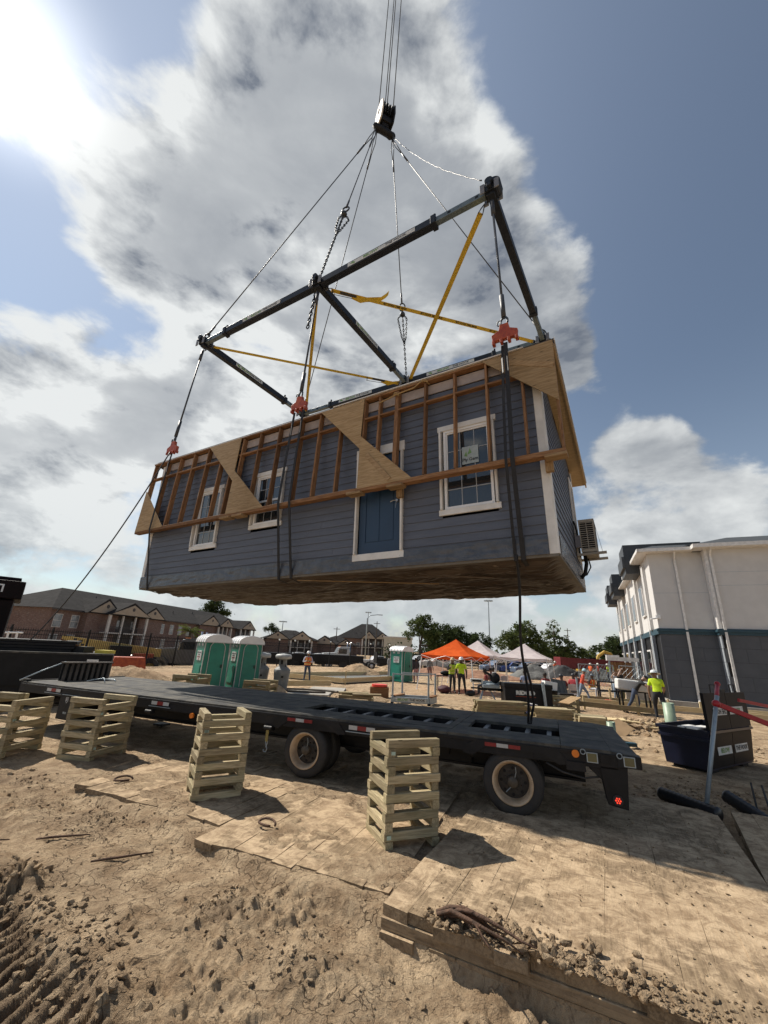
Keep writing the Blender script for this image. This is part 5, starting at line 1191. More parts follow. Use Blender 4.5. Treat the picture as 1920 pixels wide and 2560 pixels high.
def apartments(loc, yaw, L, D_, eave, ridge, gables, wins, label, seed=1):
    e = empty('apartment_building', loc, (0, 0, yaw), label, 'building')
    q = MB(); q.box((0, 0, 0), (L, D_, eave)); q.build('wall', 'brick', e)
    q = MB(); o = .6
    A, B, C_, D4 = (-o, -o, eave), (L+o, -o, eave), (L+o, D_+o, eave), (-o, D_+o, eave); R1, R2 = (D_*.5, D_/2, ridge), (L-D_*.5, D_/2, ridge)
    q.poly([A, B, R2, R1]); q.poly([C_, D4, R1, R2]); q.poly([D4, A, R1]); q.poly([B, C_, R2]); q.poly([A, D4, C_, B])
    rf = q.build('roof', 'aptroof', e)
    q = MB(); q.box((-o, -o-.02, eave-.22), (L+o, -o+.0, eave-.01)); q.build('fascia', 'aptdark', rf)
    for (x, w_, h, dep, kind_) in gables:
        # kind: 'porch' open two-storey porch with white columns, 'brick' closed bay
        ap = eave+h
        q = MB(); q.prism([Vector((x-w_/2-.5, -dep-.4, eave-.2)), Vector((x+w_/2+.5, -dep-.4, eave-.2)), Vector((x, -dep-.4, ap+.15)), ], (0, dep+D_*.5*min(1, h/(ridge-eave)), 0)); g = q.build('gable_roof', 'aptroof', e)
        q = MB(); q.prism([Vector((x-w_/2, -dep-.44, eave-.05)), Vector((x+w_/2, -dep-.44, eave-.05)), Vector((x, -dep-.44, ap-.25))], (0, .03, 0)); q.build('gable_face', 'gable', g)
        q = MB(); q.tube([(x, -dep-.46, eave+h*.48), (x, -dep-.43, eave+h*.48)], .30, 14); q.build('round_vent', 'aptdark', g)
        if kind_ == 'brick':
            q = MB(); q.box((x-w_/2, -dep, 0), (x+w_/2, 0, eave-.2)); q.build('bay', 'brick', e)
        else:
            q = MB(); q.box((x-w_/2+.3, -.06, .0), (x+w_/2-.3, -.02, eave-.25)); q.build('porch_shade_sheet', 'aptdark', e)  # flat dark sheet on the wall paints in the shade of the porch
            for k in range(3):
                xx = x-w_/2+.9+k*(w_-1.8)/2; q = MB(); q.box((xx-.35, -.10, eave-2.2), (xx+.35, -.07, eave-.9)); q.build('window', 'aptglass', e)
            for k in range(4 if w_ > 5 else 3):
                xx = x-w_/2+.15+k*(w_-.3)/(3 if w_ > 5 else 2); tk = .22 if k in (0, 3) else .11; q = MB(); q.box((xx-tk, -dep-.1, 0), (xx+tk, -dep+.15, eave-.2)); q.build('column', 'aptwhite', e)
            q = MB(); q.box((x-w_/2, -dep, eave*.50), (x+w_/2, 0, eave*.50+.18)); q.build('balcony', 'aptwhite', e)
            q = MB(); q.box((x-w_/2, -dep-.04, eave*.50+1.0), (x+w_/2, -dep+.02, eave*.50+1.08)); 
            nb = int(w_/.22)
            for k in range(nb): q.box((x-w_/2+k*.22, -dep-.02, eave*.50+.18), (x-w_/2+k*.22+.04, -dep+.01, eave*.50+1.0))
            kind(q.build('balcony_railing', 'aptdark', e), 'stuff')
    for (x, z, w_, h) in wins:
        f = MB(); f.box((x-w_/2-.08, -.05, z-.08), (x+w_/2+.08, -.01, z+h+.08)); fo = f.build('window', 'aptwhite', e)
        q = MB(); q.box((x-w_/2, -.075, z), (x+w_/2, -.055, z+h*.48)); q.box((x-w_/2, -.07, z+h*.52), (x+w_/2, -.055, z+h)); q.build('pane', 'aptglass', fo)
    q = MB(); rr_ = random.Random(seed)
    for k in range(5):
        x = rr_.uniform(4, L-4); y = rr_.uniform(1.5, D_*.35); z = eave+(ridge-eave)*(y+o)/(D_/2+o); q.tube([(x, y, z-.1), (x, y, z+.45)], .08, 8)
    kind(q.build('vent_pipe', 'aptdark', e), 'stuff')
    return e
ay = math.atan2(.98, .18)
apartments((-46, 60, -.7), ay, 60, 13, 6.1, 9.7,
  [(8.0, 6.0, 2.1, 1.0, 'brick'), (12.2, 8.6, 1.9, 2.2, 'porch'), (19.2, 6.0, 1.9, .8, 'brick'), (38.5, 8.0, 2.1, .8, 'brick'), (44.0, 6.0, 1.9, 1.4, 'porch'), (55.0, 7.5, 2.0, 1.6, 'porch')],
  [(-0+1.2, 3.6, 1.2, 1.7), (4.0, 3.6, 1.2, 1.7), (23.5, 3.6, 1.0, 1.7), (26.3, 3.6, 1.0, 1.7), (29.0, 3.6, 1.0, 1.7), (31.8, 3.6, 1.0, 1.7), (49, 3.6, 1.1, 1.7), (1.2, .8, 1.2, 1.7), (4.0, .8, 1.2, 1.7), (24.5, .8, 1.0, 1.7), (29.0, .8, 1.0, 1.7), (34.5, 3.6, 1, 1.7)],
  'long brick apartment block with gabled porches along the left', 1)
apartments((-31.5, 118, -.8), R(14), 15, 12, 4.3, 6.9, [(10.5, 6, 2.2, 2.0, 'porch'), (4, 6, 2.0, 1.6, 'brick')], [(2, 2.6, 1, 1.4), (7.2, 2.6, 1, 1.4)], 'brick apartment block with one white-columned gable, right of the toilets', 2)
apartments((-19, 128, -.8), R(2), 13, 12, 3.6, 6.2, [(3.4, 6.5, 2.2, 1.6, 'brick'), (9.6, 4.5, 1.6, 1.2, 'brick')], [(6.5, 1.2, 1.4, 1.4)], 'single-storey apartment block with two small front gables, behind the vest worker', 3)
apartments((-15, 160, -.8), R(-4), 20, 16, 6.4, 12.0, [(12, 5, 2.6, 2, 'porch'), (17, 5, 2.2, 2, 'porch')], [(3, 3.2, 1.2, 1.6), (8, 3.2, 1.2, 1.6)], 'farthest apartment block with a broad hip roof, behind the street lamp', 4)
wh = empty('warehouse', (2.2, 150, -.5), (0, 0, R(-6)), 'low cream warehouse beyond the lot, behind the right toilet', 'warehouse')
q = MB(); q.box((0, 0, 0), (9.5, 14, 6.6)); q.build('wall', mat('cream_metal', (.46, .43, .35), .7, (.42, .39, .32), 1), wh); q = MB(); q.box((-.3, -.3, 6.6), (9.8, 14.3, 7.0)); q.build('roof', 'aptwhite', wh)
for k in range(3): q = MB(); q.box((1+k*3, -.06, .3), (3.2+k*3, -.01, 3.6)); q.build('door', 'aptwhite', wh)

# ---------------------------------------------------------------- white and grey building on the right
BA = R(-25); bld = empty('stucco_building', (15.35, 23.1, 0), (0, 0, BA), 'two-storey building with white stucco above dark grey panels on the right', 'building')
M['stucco'] = mat('white_stucco', (.57, .56, .545), .9, (.54, .53, .515), 2.2, .25, 160)
M['greypanel'] = mat('grey_stucco', (.088, .093, .104), .85, (.078, .083, .093), 2.0, .2, 140)
M['teal'] = mat('teal_band', (.020, .060, .085), .6)
M['gutter'] = mat('white_gutter', (.74, .72, .69), .4)
M['slate'] = mat('slate_roof', (.045, .052, .058), .85, (.03, .035, .04), 4, .3, 20)
M['darkmetal'] = mat('dark_metal_panel', (.045, .050, .056), .55)
M['concrete'] = mat('concrete', (.36, .34, .30), .9, (.29, .27, .235), 3, .2, 40)
BL = 2.55; ST = .55; ZB = 3.55; ZT = 3.85; ZE = 8.0; LW = 24
# long receding wall (x = 0 side) and front in two steps
q = MB(); q.box((.0, .0, ZT), (BL, LW, ZE)); q.box((BL, -ST, ZT), (16, 20, ZE)); q.build('upper_wall', 'stucco', bld)
q = MB(); q.box((.05, .05, .25), (BL, LW, ZB)); q.box((BL+.05, -ST+.05, .25), (16, 20, ZB)); q.build('lower_core', 'black', bld)
def panels(x0, x1, y, zs, w, off=0.0):
    for i in range(len(zs)-1):
        x = x0-(w*.5 if i % 2 else 0)+off
        while x < x1:
            a, b = max(x, x0), min(x+w, x1)
            if b-a > .05: q = MB(); q.box((a+.004, y, zs[i]+.004), (b-.004, y+.06, zs[i+1]-.004)); q.build('wall_panel', 'greypanel', bld)
            x += w
panels(.0, BL, -.005, [.25, .92, 1.58, 2.24, 2.90, ZB], 1.22); panels(BL, 16, -ST-.005, [.25, .92, 1.58, 2.24, 2.90, ZB], 1.22, .3)
for i in range(5):
    z0, z1 = [.25, .92, 1.58, 2.24, 2.90, ZB][i:i+2]
    q = MB(); q.box((BL-.005, -ST, z0+.006), (BL+.05, -.01, z1-.006)); q.build('wall_panel', mat('sunlit_return_panel', (.30, .33, .36), .8), bld)  # paler than the front panels: sunlight on the return is put into the colour
# control joints in the stucco
q = MB(); q.box((BL, -ST-.004, 6.05), (16, -ST-.0005, 6.065)); q.box((BL, -ST-.004, 6.75), (16, -ST-.0005, 6.765)); q.box((0, -.004, 5.75), (BL, -.0005, 5.765)); q.build('control_joint', 'galv', bld)
q = MB(); q.box((-.06, -.06, ZB), (BL, .04, ZT)); q.box((-.12, -.12, ZB+.14), (BL, -.061, ZT-.06)); q.box((BL-.06, -ST-.06, ZB), (16, -ST+.04, ZT)); q.box((BL-.12, -ST-.12, ZB+.14), (16, -ST-.061, ZT-.06)); q.box((BL-.06, -ST+.04, ZB), (BL+.0, -.061, ZT)); q.box((-.06, .04, ZB), (.04, LW, ZT)); q.box((BL-.12, -ST-.061, ZB+.14), (BL-.061, -.121, ZT-.06)); q.build('band', 'teal', bld)
# eaves, gutters
q = MB(); q.box((-.45, -.45, ZE), (BL-.45, LW, ZE+.06)); q.box((BL-.45, -ST-.45, ZE), (16, -.2, ZE+.06)); q.build('soffit', 'gutter', bld)
q = MB(); q.box((-.55, -.57, ZE+.02), (BL-.45, -.45, ZE+.20)); q.box((BL-.57, -ST-.57, ZE+.02), (16, -ST-.45, ZE+.22)); q.box((BL-.57, -ST-.45, ZE+.02), (BL-.45, -.57, ZE+.22)); q.box((-.57, -.57, ZE+.02), (-.45, 9, ZE+.20)); q.build('gutter', 'gutter', bld)
q = MB(); q.poly([(-.5, -.5, ZE+.18), (BL, -.5, ZE+.18), (BL, 5, ZE+1.7), (1.5, 5, ZE+1.7)]); q.poly([(-.5, -.5, ZE+.18), (1.5, 5, ZE+1.7), (1.5, LW, ZE+1.7), (-.5, LW, ZE+.18)]); q.poly([(BL-.5, -ST-.5, ZE+.2), (16, -ST-.5, ZE+.2), (16, 6, ZE+2.2), (BL+3, 6, ZE+2.2)]); q.poly([(BL-.5, -ST-.5, ZE+.2), (BL+3, 6, ZE+2.2), (BL-.5, 6, ZE+1.6)]); q.build('roof', 'slate', bld)
# downspouts
def spout(x, y, zt=ZE):
    q = MB(); q.tube([(x, y-.42, zt+.02), (x, y-.30, zt-.12), (x, y-.07, zt-.35), (x, y-.07, zt-.6)], .05, 8); q.box((x-.055, y-.115, .4), (x+.055, y-.03, zt-.5)); q.tube([(x, y-.07, .5), (x, y-.10, .32), (x-.05, y-.25, .22)], .055, 8); q.build('downspout', 'gutter', bld)
spout(1.25, 0); spout(BL+.22, -ST)
q = MB(); q.box((BL+.0, -ST-.02, ZT), (BL+.11, -ST-.001, ZE)); q.box((BL-.02, -ST, ZT), (BL-.001, -.02, ZE)); q.build('sunlit_corner_strip', 'gutter', bld)  # whiter cover over the whole return paints in its sunlit strip
# wall light
q = MB(); q.box((5.0, -ST-.14, 5.95), (5.5, -ST, 6.17)); q.build('wall_light', 'black', bld); q = MB(); q.box((5.06, -ST-.15, 5.99), (5.44, -ST-.141, 6.13)); q.build('light_lens', 'decal', bld)
# security camera on the left corner
q = MB(); q.box((-.06, -.06, 4.35), (.16, -.005, 4.55)); q.tube([(.0, -.06, 4.40), (-.12, -.2, 4.36), (-.35, -.26, 4.32)], .045, 10); q.build('camera', 'vinyl', bld)
# long side wall: pilasters, downspouts, windows, dark dormer boxes
for k in range(5):
    y = 1.6+k*4.4
    q = MB(); q.box((-.16, y, .25), (.0, y+.5, ZB)); q.build('pilaster', mat('pale_grey_stucco', (.26, .29, .32), .85), bld)
    q = MB(); q.box((-.16, y, ZT), (.0, y+.5, ZE-.4)); q.build('pilaster', 'stucco', bld)
    q = MB(); q.box((-.12, y+.9, .4), (-.02, y+1.0, ZE-.2)); q.build('downspout', 'gutter', bld)
    for z in (1.0, 4.9):
        f = MB(); f.box((-.10, y+1.8, z-.1), (-.02, y+3.3, z+1.8)); fo = f.build('window', 'gutter', bld); q = MB(); q.box((-.115, y+1.95, z), (-.102, y+3.15, z+1.7)); q.build('pane', 'pane', fo)
for y in (3.2, 14.0, 20.5):
    q = MB(); q.box((-.85, y, ZE-.55), (3.4 if y < 5 else .4, y+2.6, ZE+1.35)); q.box((-1.0, y-.1, ZE-.2), (-.86, y+2.7, ZE+.55)); q.build('dormer', 'darkmetal', bld)
q = MB(); q.box((-.30, -.30, -.1), (16, LW, .25)); q.box((BL-.3, -ST-.3, -.1), (16, -.3, .25)); q.build('foundation', 'concrete', bld)
# kerb slab and form boards in front of it
def BW(x, y, z=0.0): return Matrix.Translation((15.35, 23.1, 0)) @ Matrix.Rotation(BA, 4, 'Z') @ Vector((x, y, z))
q = MB(); q.box((-2.5, -3.6, -.1), (14, -1.9, .12)); o = q.build('pavement', 'concrete'); o.matrix_basis = Matrix.Translation((15.35, 23.1, 0)) @ Matrix.Rotation(BA, 4, 'Z'); kind(o, 'structure')
M['newwood'] = woodmat('new_lumber', (.62, .50, .30), (.50, .38, .20), .12)
r = random.Random(4)
for i, (a, b, lb) in enumerate((((-5, -4.3), (2.5, -4.2), 'long pale form board along the new pavement edge, nearer the workers'), ((1.2, -5.2), (9, -5.1), 'long pale form board before the grey wall, behind the dark bin'), ((2.2, -3.3), (10, -3.2), 'upper pale form board along the foot of the grey wall'), ((-6.5, -2.6), (-.5, -2.4), 'form board under the black cart'), ((-5.2, -6.0), (-1.0, -6.4), 'grey form board lying on the dug soil before the walking worker'))):
    o = board('form_board', BW(a[0], a[1], .22), BW(b[0], b[1], .20), .045, .20, 'newwood' if i < 3 else 'treated_dark', None); tag(o, lb, 'board', 'form boards by the right building')
for i, (x, y, h) in enumerate(((-2.9, -3.0, .75), (-1.0, -3.4, .5), (-.6, -3.4, .5), (.6, -3.4, .5), (1.1, -3.4, .55), (-4.1, -5.6, .5), (-2.1, -6.1, .75), (-6.2, -5.5, .6))):
    o = board('stake', BW(x, y, -.1), BW(x, y+.03, h), .045, .09, 'newwood', None, (1, 0, 0)); tag(o, 'wooden form stake number along the right pavement'.replace(' number', '')+', '+('pale one beside the cart', 'thin one left of the bending man', 'next one left of the bending man', 'right of the bending man', 'rightmost before the grey wall', 'short one by the walking worker', 'on the dug soil behind the trailer tail', 'farthest left by the plywood')[i], 'stake', 'stakes along the right pavement')
# wooden gate shelter at the far end
gt = empty('gate', (16.15, 30, 0), (0, 0, R(-20)), 'brown wooden gate under a white lintel beside the long building', 'gate')
for k in range(7): board('gate_board', (k*.185+.1, 0, .1), (k*.185+.1, 0, 1.98), .04, .175, woodmat('gate_wood', (.33, .19, .085), (.22, .12, .05), .15) and 'gatewood' if False else 'rafter', gt, (1, 0, 0))
q = MB(); q.box((-.2, -.15, 2.05), (1.75, .3, 2.3)); q.box((-.2, -.1, 2.3), (.6, .25, 2.42)); q.build('lintel', 'gutter', gt); q = MB(); q.box((-.1, -.06, 0), (-.0, .06, 2.05)); q.box((1.4, -.06, 0), (1.5, .06, 2.05)); q.build('post', 'galv', gt)
# chain-link construction fence panels
def mesh_fence(a, b, h, label, n_=1):
    a = Vector((*a, 0)); b = Vector((*b, 0)); e = empty('construction_fence', a, (0, 0, 0), label, 'fence', 'mesh fence panels')
    d = b-a
    for k in range(n_+1): q = MB(); p = d*k/n_; q.tube([p, p+Vector((0, 0, h))], .03, 6); q.build('post', 'galv', e)
    q = MB(); q.tube([Vector((0, 0, h)), d+Vector((0, 0, h))], .025, 6); q.tube([Vector((0, 0, .1)), d+Vector((0, 0, .1))], .025, 6); q.build('rail', 'galv', e)
    q = MB(); L = d.length; u = d/L; s = .34; k = 0
    x = -h
    while x < L:
        for sg in (1, -1):
            p0, p1 = (x, 0), (x+h, h)
            if sg < 0: p0, p1 = (x, h), (x+h, 0)
            def cl(p, o): 
                if p[0] < 0: f = -p[0]/(o[0]-p[0]); p = (0, p[1]+(o[1]-p[1])*f)
                if p[0] > L: f = (p[0]-L)/(p[0]-o[0]); p = (L, p[1]+(o[1]-p[1])*f)
                return p
            if p1[0] > 0 and p0[0] < L:
                P0, P1_ = cl(p0, p1), cl(p1, p0); q.tube([u*P0[0]+Vector((0, 0, P0[1])), u*P1_[0]+Vector((0, 0, P1_[1]))], .006, 3, cap=False)
        x += s
    kind(q.build('wire_mesh', 'galv', e), 'stuff'); return e
mesh_fence((13.0, 28.0), (16.1, 29.6), 1.75, 'grey mesh fence panel between the seated worker and the wooden gate', 2)
mesh_fence((16.4, 29.4), (17.6, 29.0), 1.75, 'short grey mesh fence panel before the wooden gate', 1)

# ---------------------------------------------------------------- black iron fence on the left
def iron_fence(a, b, h, label, z=0.0, lamp=False):
    a = Vector((*a, z)); b = Vector((*b, z)); d = b-a; L = d.length; u = d/L
    e = empty('iron_fence', a, (0, 0, math.atan2(d.y, d.x)), label, 'fence', 'black iron fence')
    n_ = max(1, round(L/2.4))
    for k in range(n_+1):
        q = MB(); x = L*k/n_; q.box((x-.04, -.04, -.8), (x+.04, .04, h+.12)); q.box((x-.05, -.05, h+.12), (x+.05, .05, h+.15))
        p = q.build('post', 'black', e)
        if lamp and k % 1 == 0: q = MB(); q.ball((x, 0, h+.26), .10, 8, 6); q.build('cap_lamp', 'decal', p)
    for zz in (.2, h-.32, h-.08): q = MB(); q.box((0, -.018, zz-.02), (L, .018, zz+.02)); q.build('rail', 'black', e)
    q = MB(); m_ = int(L/.125)
    for k in range(m_):
        x = (k+.5)*L/m_; q.box((x-.011, -.011, .05), (x+.011, .011, h-.02)); q.prism([Vector((x-.016, -.005, h-.02)), Vector((x+.016, -.005, h-.02)), Vector((x, -.005, h+.08))], (0, .01, 0))
    kind(q.build('picket_row', 'black', e), 'stuff'); return e
iron_fence((-26.5, 19), (-22, 26), 2.25, 'black iron picket fence at the far left, behind the dark trailer', 0)
iron_fence((-22, 26), (-17.4, 33.2), 2.2, 'black iron picket fence in front of the yellow boom', 0)
iron_fence((-17.4, 33.2), (-12.6, 40.8), 2.15, 'black iron picket fence in front of the chrome truck', 0)
iron_fence((-12.6, 40.8), (-7.6, 48.5), 2.2, 'black iron picket fence behind the hand wash stands', 0, True)
iron_fence((-7.6, 48.5), (1.5, 52), 2.5, 'black iron fence with lamp-capped posts behind the orange-vest worker', -.2, True)
iron_fence((1.5, 52), (14, 60), 2.0, 'low black fence before the trees, behind the orange canopy', 0)

# ---------------------------------------------------------------- poles
def mast(loc, h, label):
    e = empty('mast_light', loc, (0, 0, 0), label, 'mast light'); q = MB(); q.tube([(0, 0, 0), (0, 0, h)], [.30, .14], 10); q.build('pole', 'galv', e)
    q = MB(); q.tube([(1.1*math.cos(t_), 1.1*math.sin(t_), h-.3) for t_ in [k*math.pi/6 for k in range(12)]], .08, 6, closed=True); q.build('lamp_ring', 'galv', e)
    for k in range(8):
        t_ = k*math.pi/4; q = MB(); q.box((1.25*math.cos(t_)-.3, 1.25*math.sin(t_)-.3, h-.5), (1.25*math.cos(t_)+.3, 1.25*math.sin(t_)+.3, h-.15)); q.build('lamp_head', 'galv', e)
mast((39.2, 150, 0), 20.8, 'tall high-mast light rising behind the canopies'); mast((-5.2, 210, 0), 19.5, 'distant high-mast light behind the street lamp'); mast((-38, 170, 0), 11.0, 'short distant mast light above the apartment roofs')
sl_ = empty('street_lamp', (-2.4, 90, -.5), (0, 0, 0), 'tall grey street lamp with a single curved arm', 'street lamp'); q = MB(); q.tube([(0, 0, 0), (0, 0, 8.6), (.5, 0, 9.25), (2.2, 0, 9.5)], [.17, .11, .09, .07], 10); q.build('pole', 'galv', sl_, True); q = MB(); q.cbox((2.7, 0, 9.48), (1.1, .35, .16)); q.build('lamp_head', 'galv', sl_)
for x, h, lb in ((-.4, 10.6, 'wooden utility pole right of the street lamp'), (-12.5, 8.4, 'distant utility pole left of the street lamp'), (58, 11.4, 'utility pole with crossarm behind the layered tree')):
    up_ = empty('utility_pole', (x, 130, -.5), (0, 0, 0), lb, 'pole'); q = MB(); q.tube([(0, 0, 0), (0, 0, h)], [.16, .11], 8); q.build('pole', 'bark', up_); q = MB(); q.box((-1, -.06, h-.7), (1, .06, h-.55)); q.build('crossarm', 'bark', up_)
# ---------------------------------------------------------------- portable toilets
M['tgreen'] = mat('toilet_green', (.014, .215, .150), .42, (.012, .18, .125), 2.5, .03, 30)
M['tgrey'] = mat('toilet_trim', (.46, .47, .45), .5)
M['twhite'] = mat('toilet_roof', (.78, .78, .78), .4, (.70, .70, .70), 3)
M['tdark'] = mat('toilet_vent', (.02, .06, .045), .6)
def toilet(loc, yaw, label):
    e = empty('portable_toilet', loc, (0, 0, yaw), label, 'toilet', 'green portable toilets'); w, h = 1.12, 2.02
    q = MB(); b, t_ = w/2, w/2-.03
    q.hexa([(-b, -b, .1), (b, -b, .1), (b, b, .1), (-b, b, .1), (-t_, -t_, h), (t_, -t_, h), (t_, t_, h), (-t_, t_, h)]); q.box((-b-.03, -b-.03, 0), (b+.03, b+.03, .1)); q.build('body', 'tgreen', e)
    # arched roof, ribs from side to side, arch seen on the front
    q = MB(); n_ = 12; ar = []
    for i in range(n_+1):
        a = math.pi*i/n_; ar.append((-(w/2+.05)*math.cos(a), h-.05+.34*math.sin(a)**.8))
    q.prism([Vector((x, -w/2-.06, z)) for x, z in ar], (0, w+.12, 0)); rf = q.build('roof', 'twhite', e)
    for k in range(4):
        y = -w/2+.14+k*.28; q = MB(); 
        q.prism([Vector((x*1.03, y, h-.05+(z-h+.05)*1.06)) for x, z in ar], (0, .10, 0)); q.build('roof_rib', 'twhite', rf)
    q = MB(); q.box((-w/2-.045, -w/2-.065, h-.075), (w/2+.045, w/2+.065, h-.045)); q.build('eave_strip', 'tgrey', e)
    # door with arched trim
    q = MB(); dw = .33; pts = [(-dw, .16), (dw, .16)]+[(dw*math.cos(a), 1.72+.30*math.sin(a)) for a in [k*math.pi/10 for k in range(11)]]
    q.prism([Vector((x, -b-.012, z)) for x, z in pts], (0, .05, 0)); d = q.build('door', 'tgreen', e)
    q = MB(); q.tube([Vector((x, -b-.014, z)) for x, z in [(-dw, .16)]+[(-dw*math.cos(a), 1.72+.30*math.sin(a)) for a in [k*math.pi/10 for k in range(11)]]+[(dw, .16)]], .018, 6); q.build('trim', 'tgrey', d)
    q = MB(); q.box((-dw+.04, -b-.022, .30), (dw-.04, -b-.012, .95)); q.box((-dw+.04, -b-.022, 1.06), (dw-.04, -b-.012, 1.62)); q.build('inset_panel', 'tgreen', d)
    q = MB(); q.box((dw-.12, -b-.035, .92), (dw-.03, -b-.012, 1.06)); q.build('latch', 'tdark', d)
    for s_ in (-1, 1):
        q = MB(); q.hexa([(s_*(b+.02)-.014, -.44, .3), (s_*(b+.02)+.014, -.44, .3), (s_*(b+.02)+.014, .44, .3), (s_*(b+.02)-.014, .44, .3), (s_*(b-.006)-.014, -.36, 1.02), (s_*(b-.006)+.014, -.36, 1.02), (s_*(b-.006)+.014, .36, 1.02), (s_*(b-.006)-.014, .36, 1.02)]); q.build('side_panel', 'tgreen', e)
        q = MB()
        for yy in (-.32, .10): q.box((s_*(b-.02)-.02, yy, 1.80), (s_*(b-.02)+.02, yy+.22, 1.90))
        q.build('vent', 'tgrey', e)
        xx = s_*(b-.002); q = MB(); q.box((xx-.014, -.30, 1.20), (xx+.014, .22, 1.60)); sg = q.build('sign', 'decal', e)
        mt = frame3((xx+s_*.017, -.04, 1.52), (0, s_, 0), (0, 0, 1))
        text_obj('TEXAS OUT', .085, 'print', sg, mt, bold=.002); text_obj('HOUSE', .085, 'print', sg, frame3((xx+s_*.017, -.04, 1.43), (0, s_, 0), (0, 0, 1)), bold=.002)
        text_obj('RENTALS', .085, 'red', sg, frame3((xx+s_*.017, -.04, 1.34), (0, s_, 0), (0, 0, 1)), bold=.003); text_obj('CALL', .07, 'red', sg, frame3((xx+s_*.017, -.04, 1.25), (0, s_, 0), (0, 0, 1)), bold=.003)
    q = MB()
    for sx in (-1, 1):
        for sy in (-1, 1): q.bar((sx*b, sy*b, .1), (sx*t_, sy*t_, h-.05), .035, .035, (1, 0, 0))
    kind(q.build('edge_strip', 'tgrey', e), 'stuff'); return e
toilet((-7.35, 19.55, 0), R(40), 'green portable toilet at the left of the pair, with a plain door')
toilet((-6.1, 20.35, 0), R(38), 'green portable toilet at the right of the pair, beside the hand wash stands')
toilet((1.75, 30.9, 0), R(46), 'green portable toilet on its own beside the orange canopy')
# hand wash stands
M['wash'] = mat('hand_wash_grey', (.21, .215, .21), .6, (.15, .155, .15), 4, .1, 20)
M['washtop'] = mat('hand_wash_cap', (.42, .43, .42), .55)
def washstand(loc, label):
    e = empty('hand_wash_stand', loc, (0, 0, .3), label, 'hand wash stand', 'grey hand wash stands')
    def lth(prof, name, m):
        q = MB(); q.lathe(prof, 20); return q.build(name, m, e, True)
    lth([(0, 0), (.27, 0), (.29, .05), (.33, .45), (.36, .80), (.37, .92), (.335, .96), (0, .96)], 'base_tank', 'wash')
    lth([(.33, .955), (.27, 1.02), (.19, 1.08), (.17, 1.35), (.20, 1.40), (.0, 1.40)], 'neck', 'wash')
    lth([(.20, 1.38), (.36, 1.41), (.375, 1.52), (.33, 1.585), (.0, 1.63)], 'cap', 'washtop')
    q = MB(); q.box((-.05, -.375, .60), (.05, -.33, .68)); q.build('foot_pump', 'black', e)
    q = MB(); q.tube([(.10, -.22, 1.15), (.10, -.26, 1.12), (.10, -.26, 1.06)], .015, 6); q.box((-.12, -.20, 1.16), (-.02, -.16, 1.34)); q.build('dispenser', 'black', e)
    return e
washstand((-5.35, 20.6, 0), 'grey hand wash stand half hidden behind the right toilet'); washstand((-4.3, 20.25, 0), 'grey hand wash stand standing free, right of its twin')

# ---------------------------------------------------------------- canopies
def canopy(c, yaw, eave, peak, half, m, label, lean=0.0):
    e = empty('canopy', (c[0], c[1], -.03), (0, 0, yaw), label, 'canopy', 'pop-up canopies'); q = MB(); n_ = 8; h = half
    for k in range(4):
        a = [(-h, -h), (h, -h), (h, h), (-h, h)][k]; b = [(-h, -h), (h, -h), (h, h), (-h, h)][(k+1) % 4]
        for i in range(n_):
            for j in range(5):
                def P(f, g): 
                    x = a[0]+(b[0]-a[0])*f; y = a[1]+(b[1]-a[1])*f; x *= (1-g); y *= (1-g); sag = -.05*math.sin(math.pi*f)*(1-g)-.10*math.sin(math.pi*g)
                    return Vector((x, y, eave+(peak-eave)*g+sag))
                q.poly([P(i/n_, j/5), P((i+1)/n_, j/5), P((i+1)/n_, (j+1)/5), P(i/n_, (j+1)/5)])
            x0 = Vector((a[0]+(b[0]-a[0])*i/n_, a[1]+(b[1]-a[1])*i/n_, eave-.05*math.sin(math.pi*i/n_))); x1 = Vector((a[0]+(b[0]-a[0])*(i+1)/n_, a[1]+(b[1]-a[1])*(i+1)/n_, eave-.05*math.sin(math.pi*(i+1)/n_)))
            dn = Vector((0, 0, -.20)); q.poly([x0+dn, x1+dn, x1, x0])
    q.build('canopy_top', m, e, False)
    for sx in (-1, 1):
        for sy in (-1, 1):
            q = MB(); q.bar((sx*h*1.10, sy*h*1.10, 0), (sx*(h-.04), sy*(h-.04), eave-.02), .05, .05, (1, 0, 0)); q.box((sx*h*1.10-.06, sy*h*1.10-.06, 0), (sx*h*1.10+.06, sy*h*1.10+.06, .015)); q.build('leg', 'vinyl', e)
    q = MB()
    for k in range(4):
        a = [(-h, -h), (h, -h), (h, h), (-h, h)][k]; b = [(-h, -h), (h, -h), (h, h), (-h, h)][(k+1) % 4]
        A = Vector((*a, eave-.05)); Bv = Vector((*b, eave-.05)); Md = (A+Bv)/2+Vector((0, 0, -.4)); q.tube([A, Md], .014, 5); q.tube([Bv, Md], .014, 5); q.tube([A+Vector((0, 0, -.4)), (A+Bv)/2], .014, 5); q.tube([Bv+Vector((0, 0, -.4)), (A+Bv)/2], .014, 5)
    kind(q.build('truss', 'vinyl', e), 'stuff'); return e
def clothmat(name, a, b):
    m = bpy.data.materials.new(name); m.use_nodes = True; t = m.node_tree; t.nodes.clear(); n = NT(t)
    c = n.mix(n.ramp(n.noise(n.n('ShaderNodeTexCoord').outputs['Object'], 2.2, 4, .6), .4, .6), a, b)
    d = n.n('ShaderNodeBsdfDiffuse', {'Color': c}); tr = n.n('ShaderNodeBsdfTranslucent', {'Color': c}); mx = n.n('ShaderNodeMixShader', {0: .35, 1: d.outputs[0], 2: tr.outputs[0]}); n.n('ShaderNodeOutputMaterial', {'Surface': mx.outputs[0]}); return m
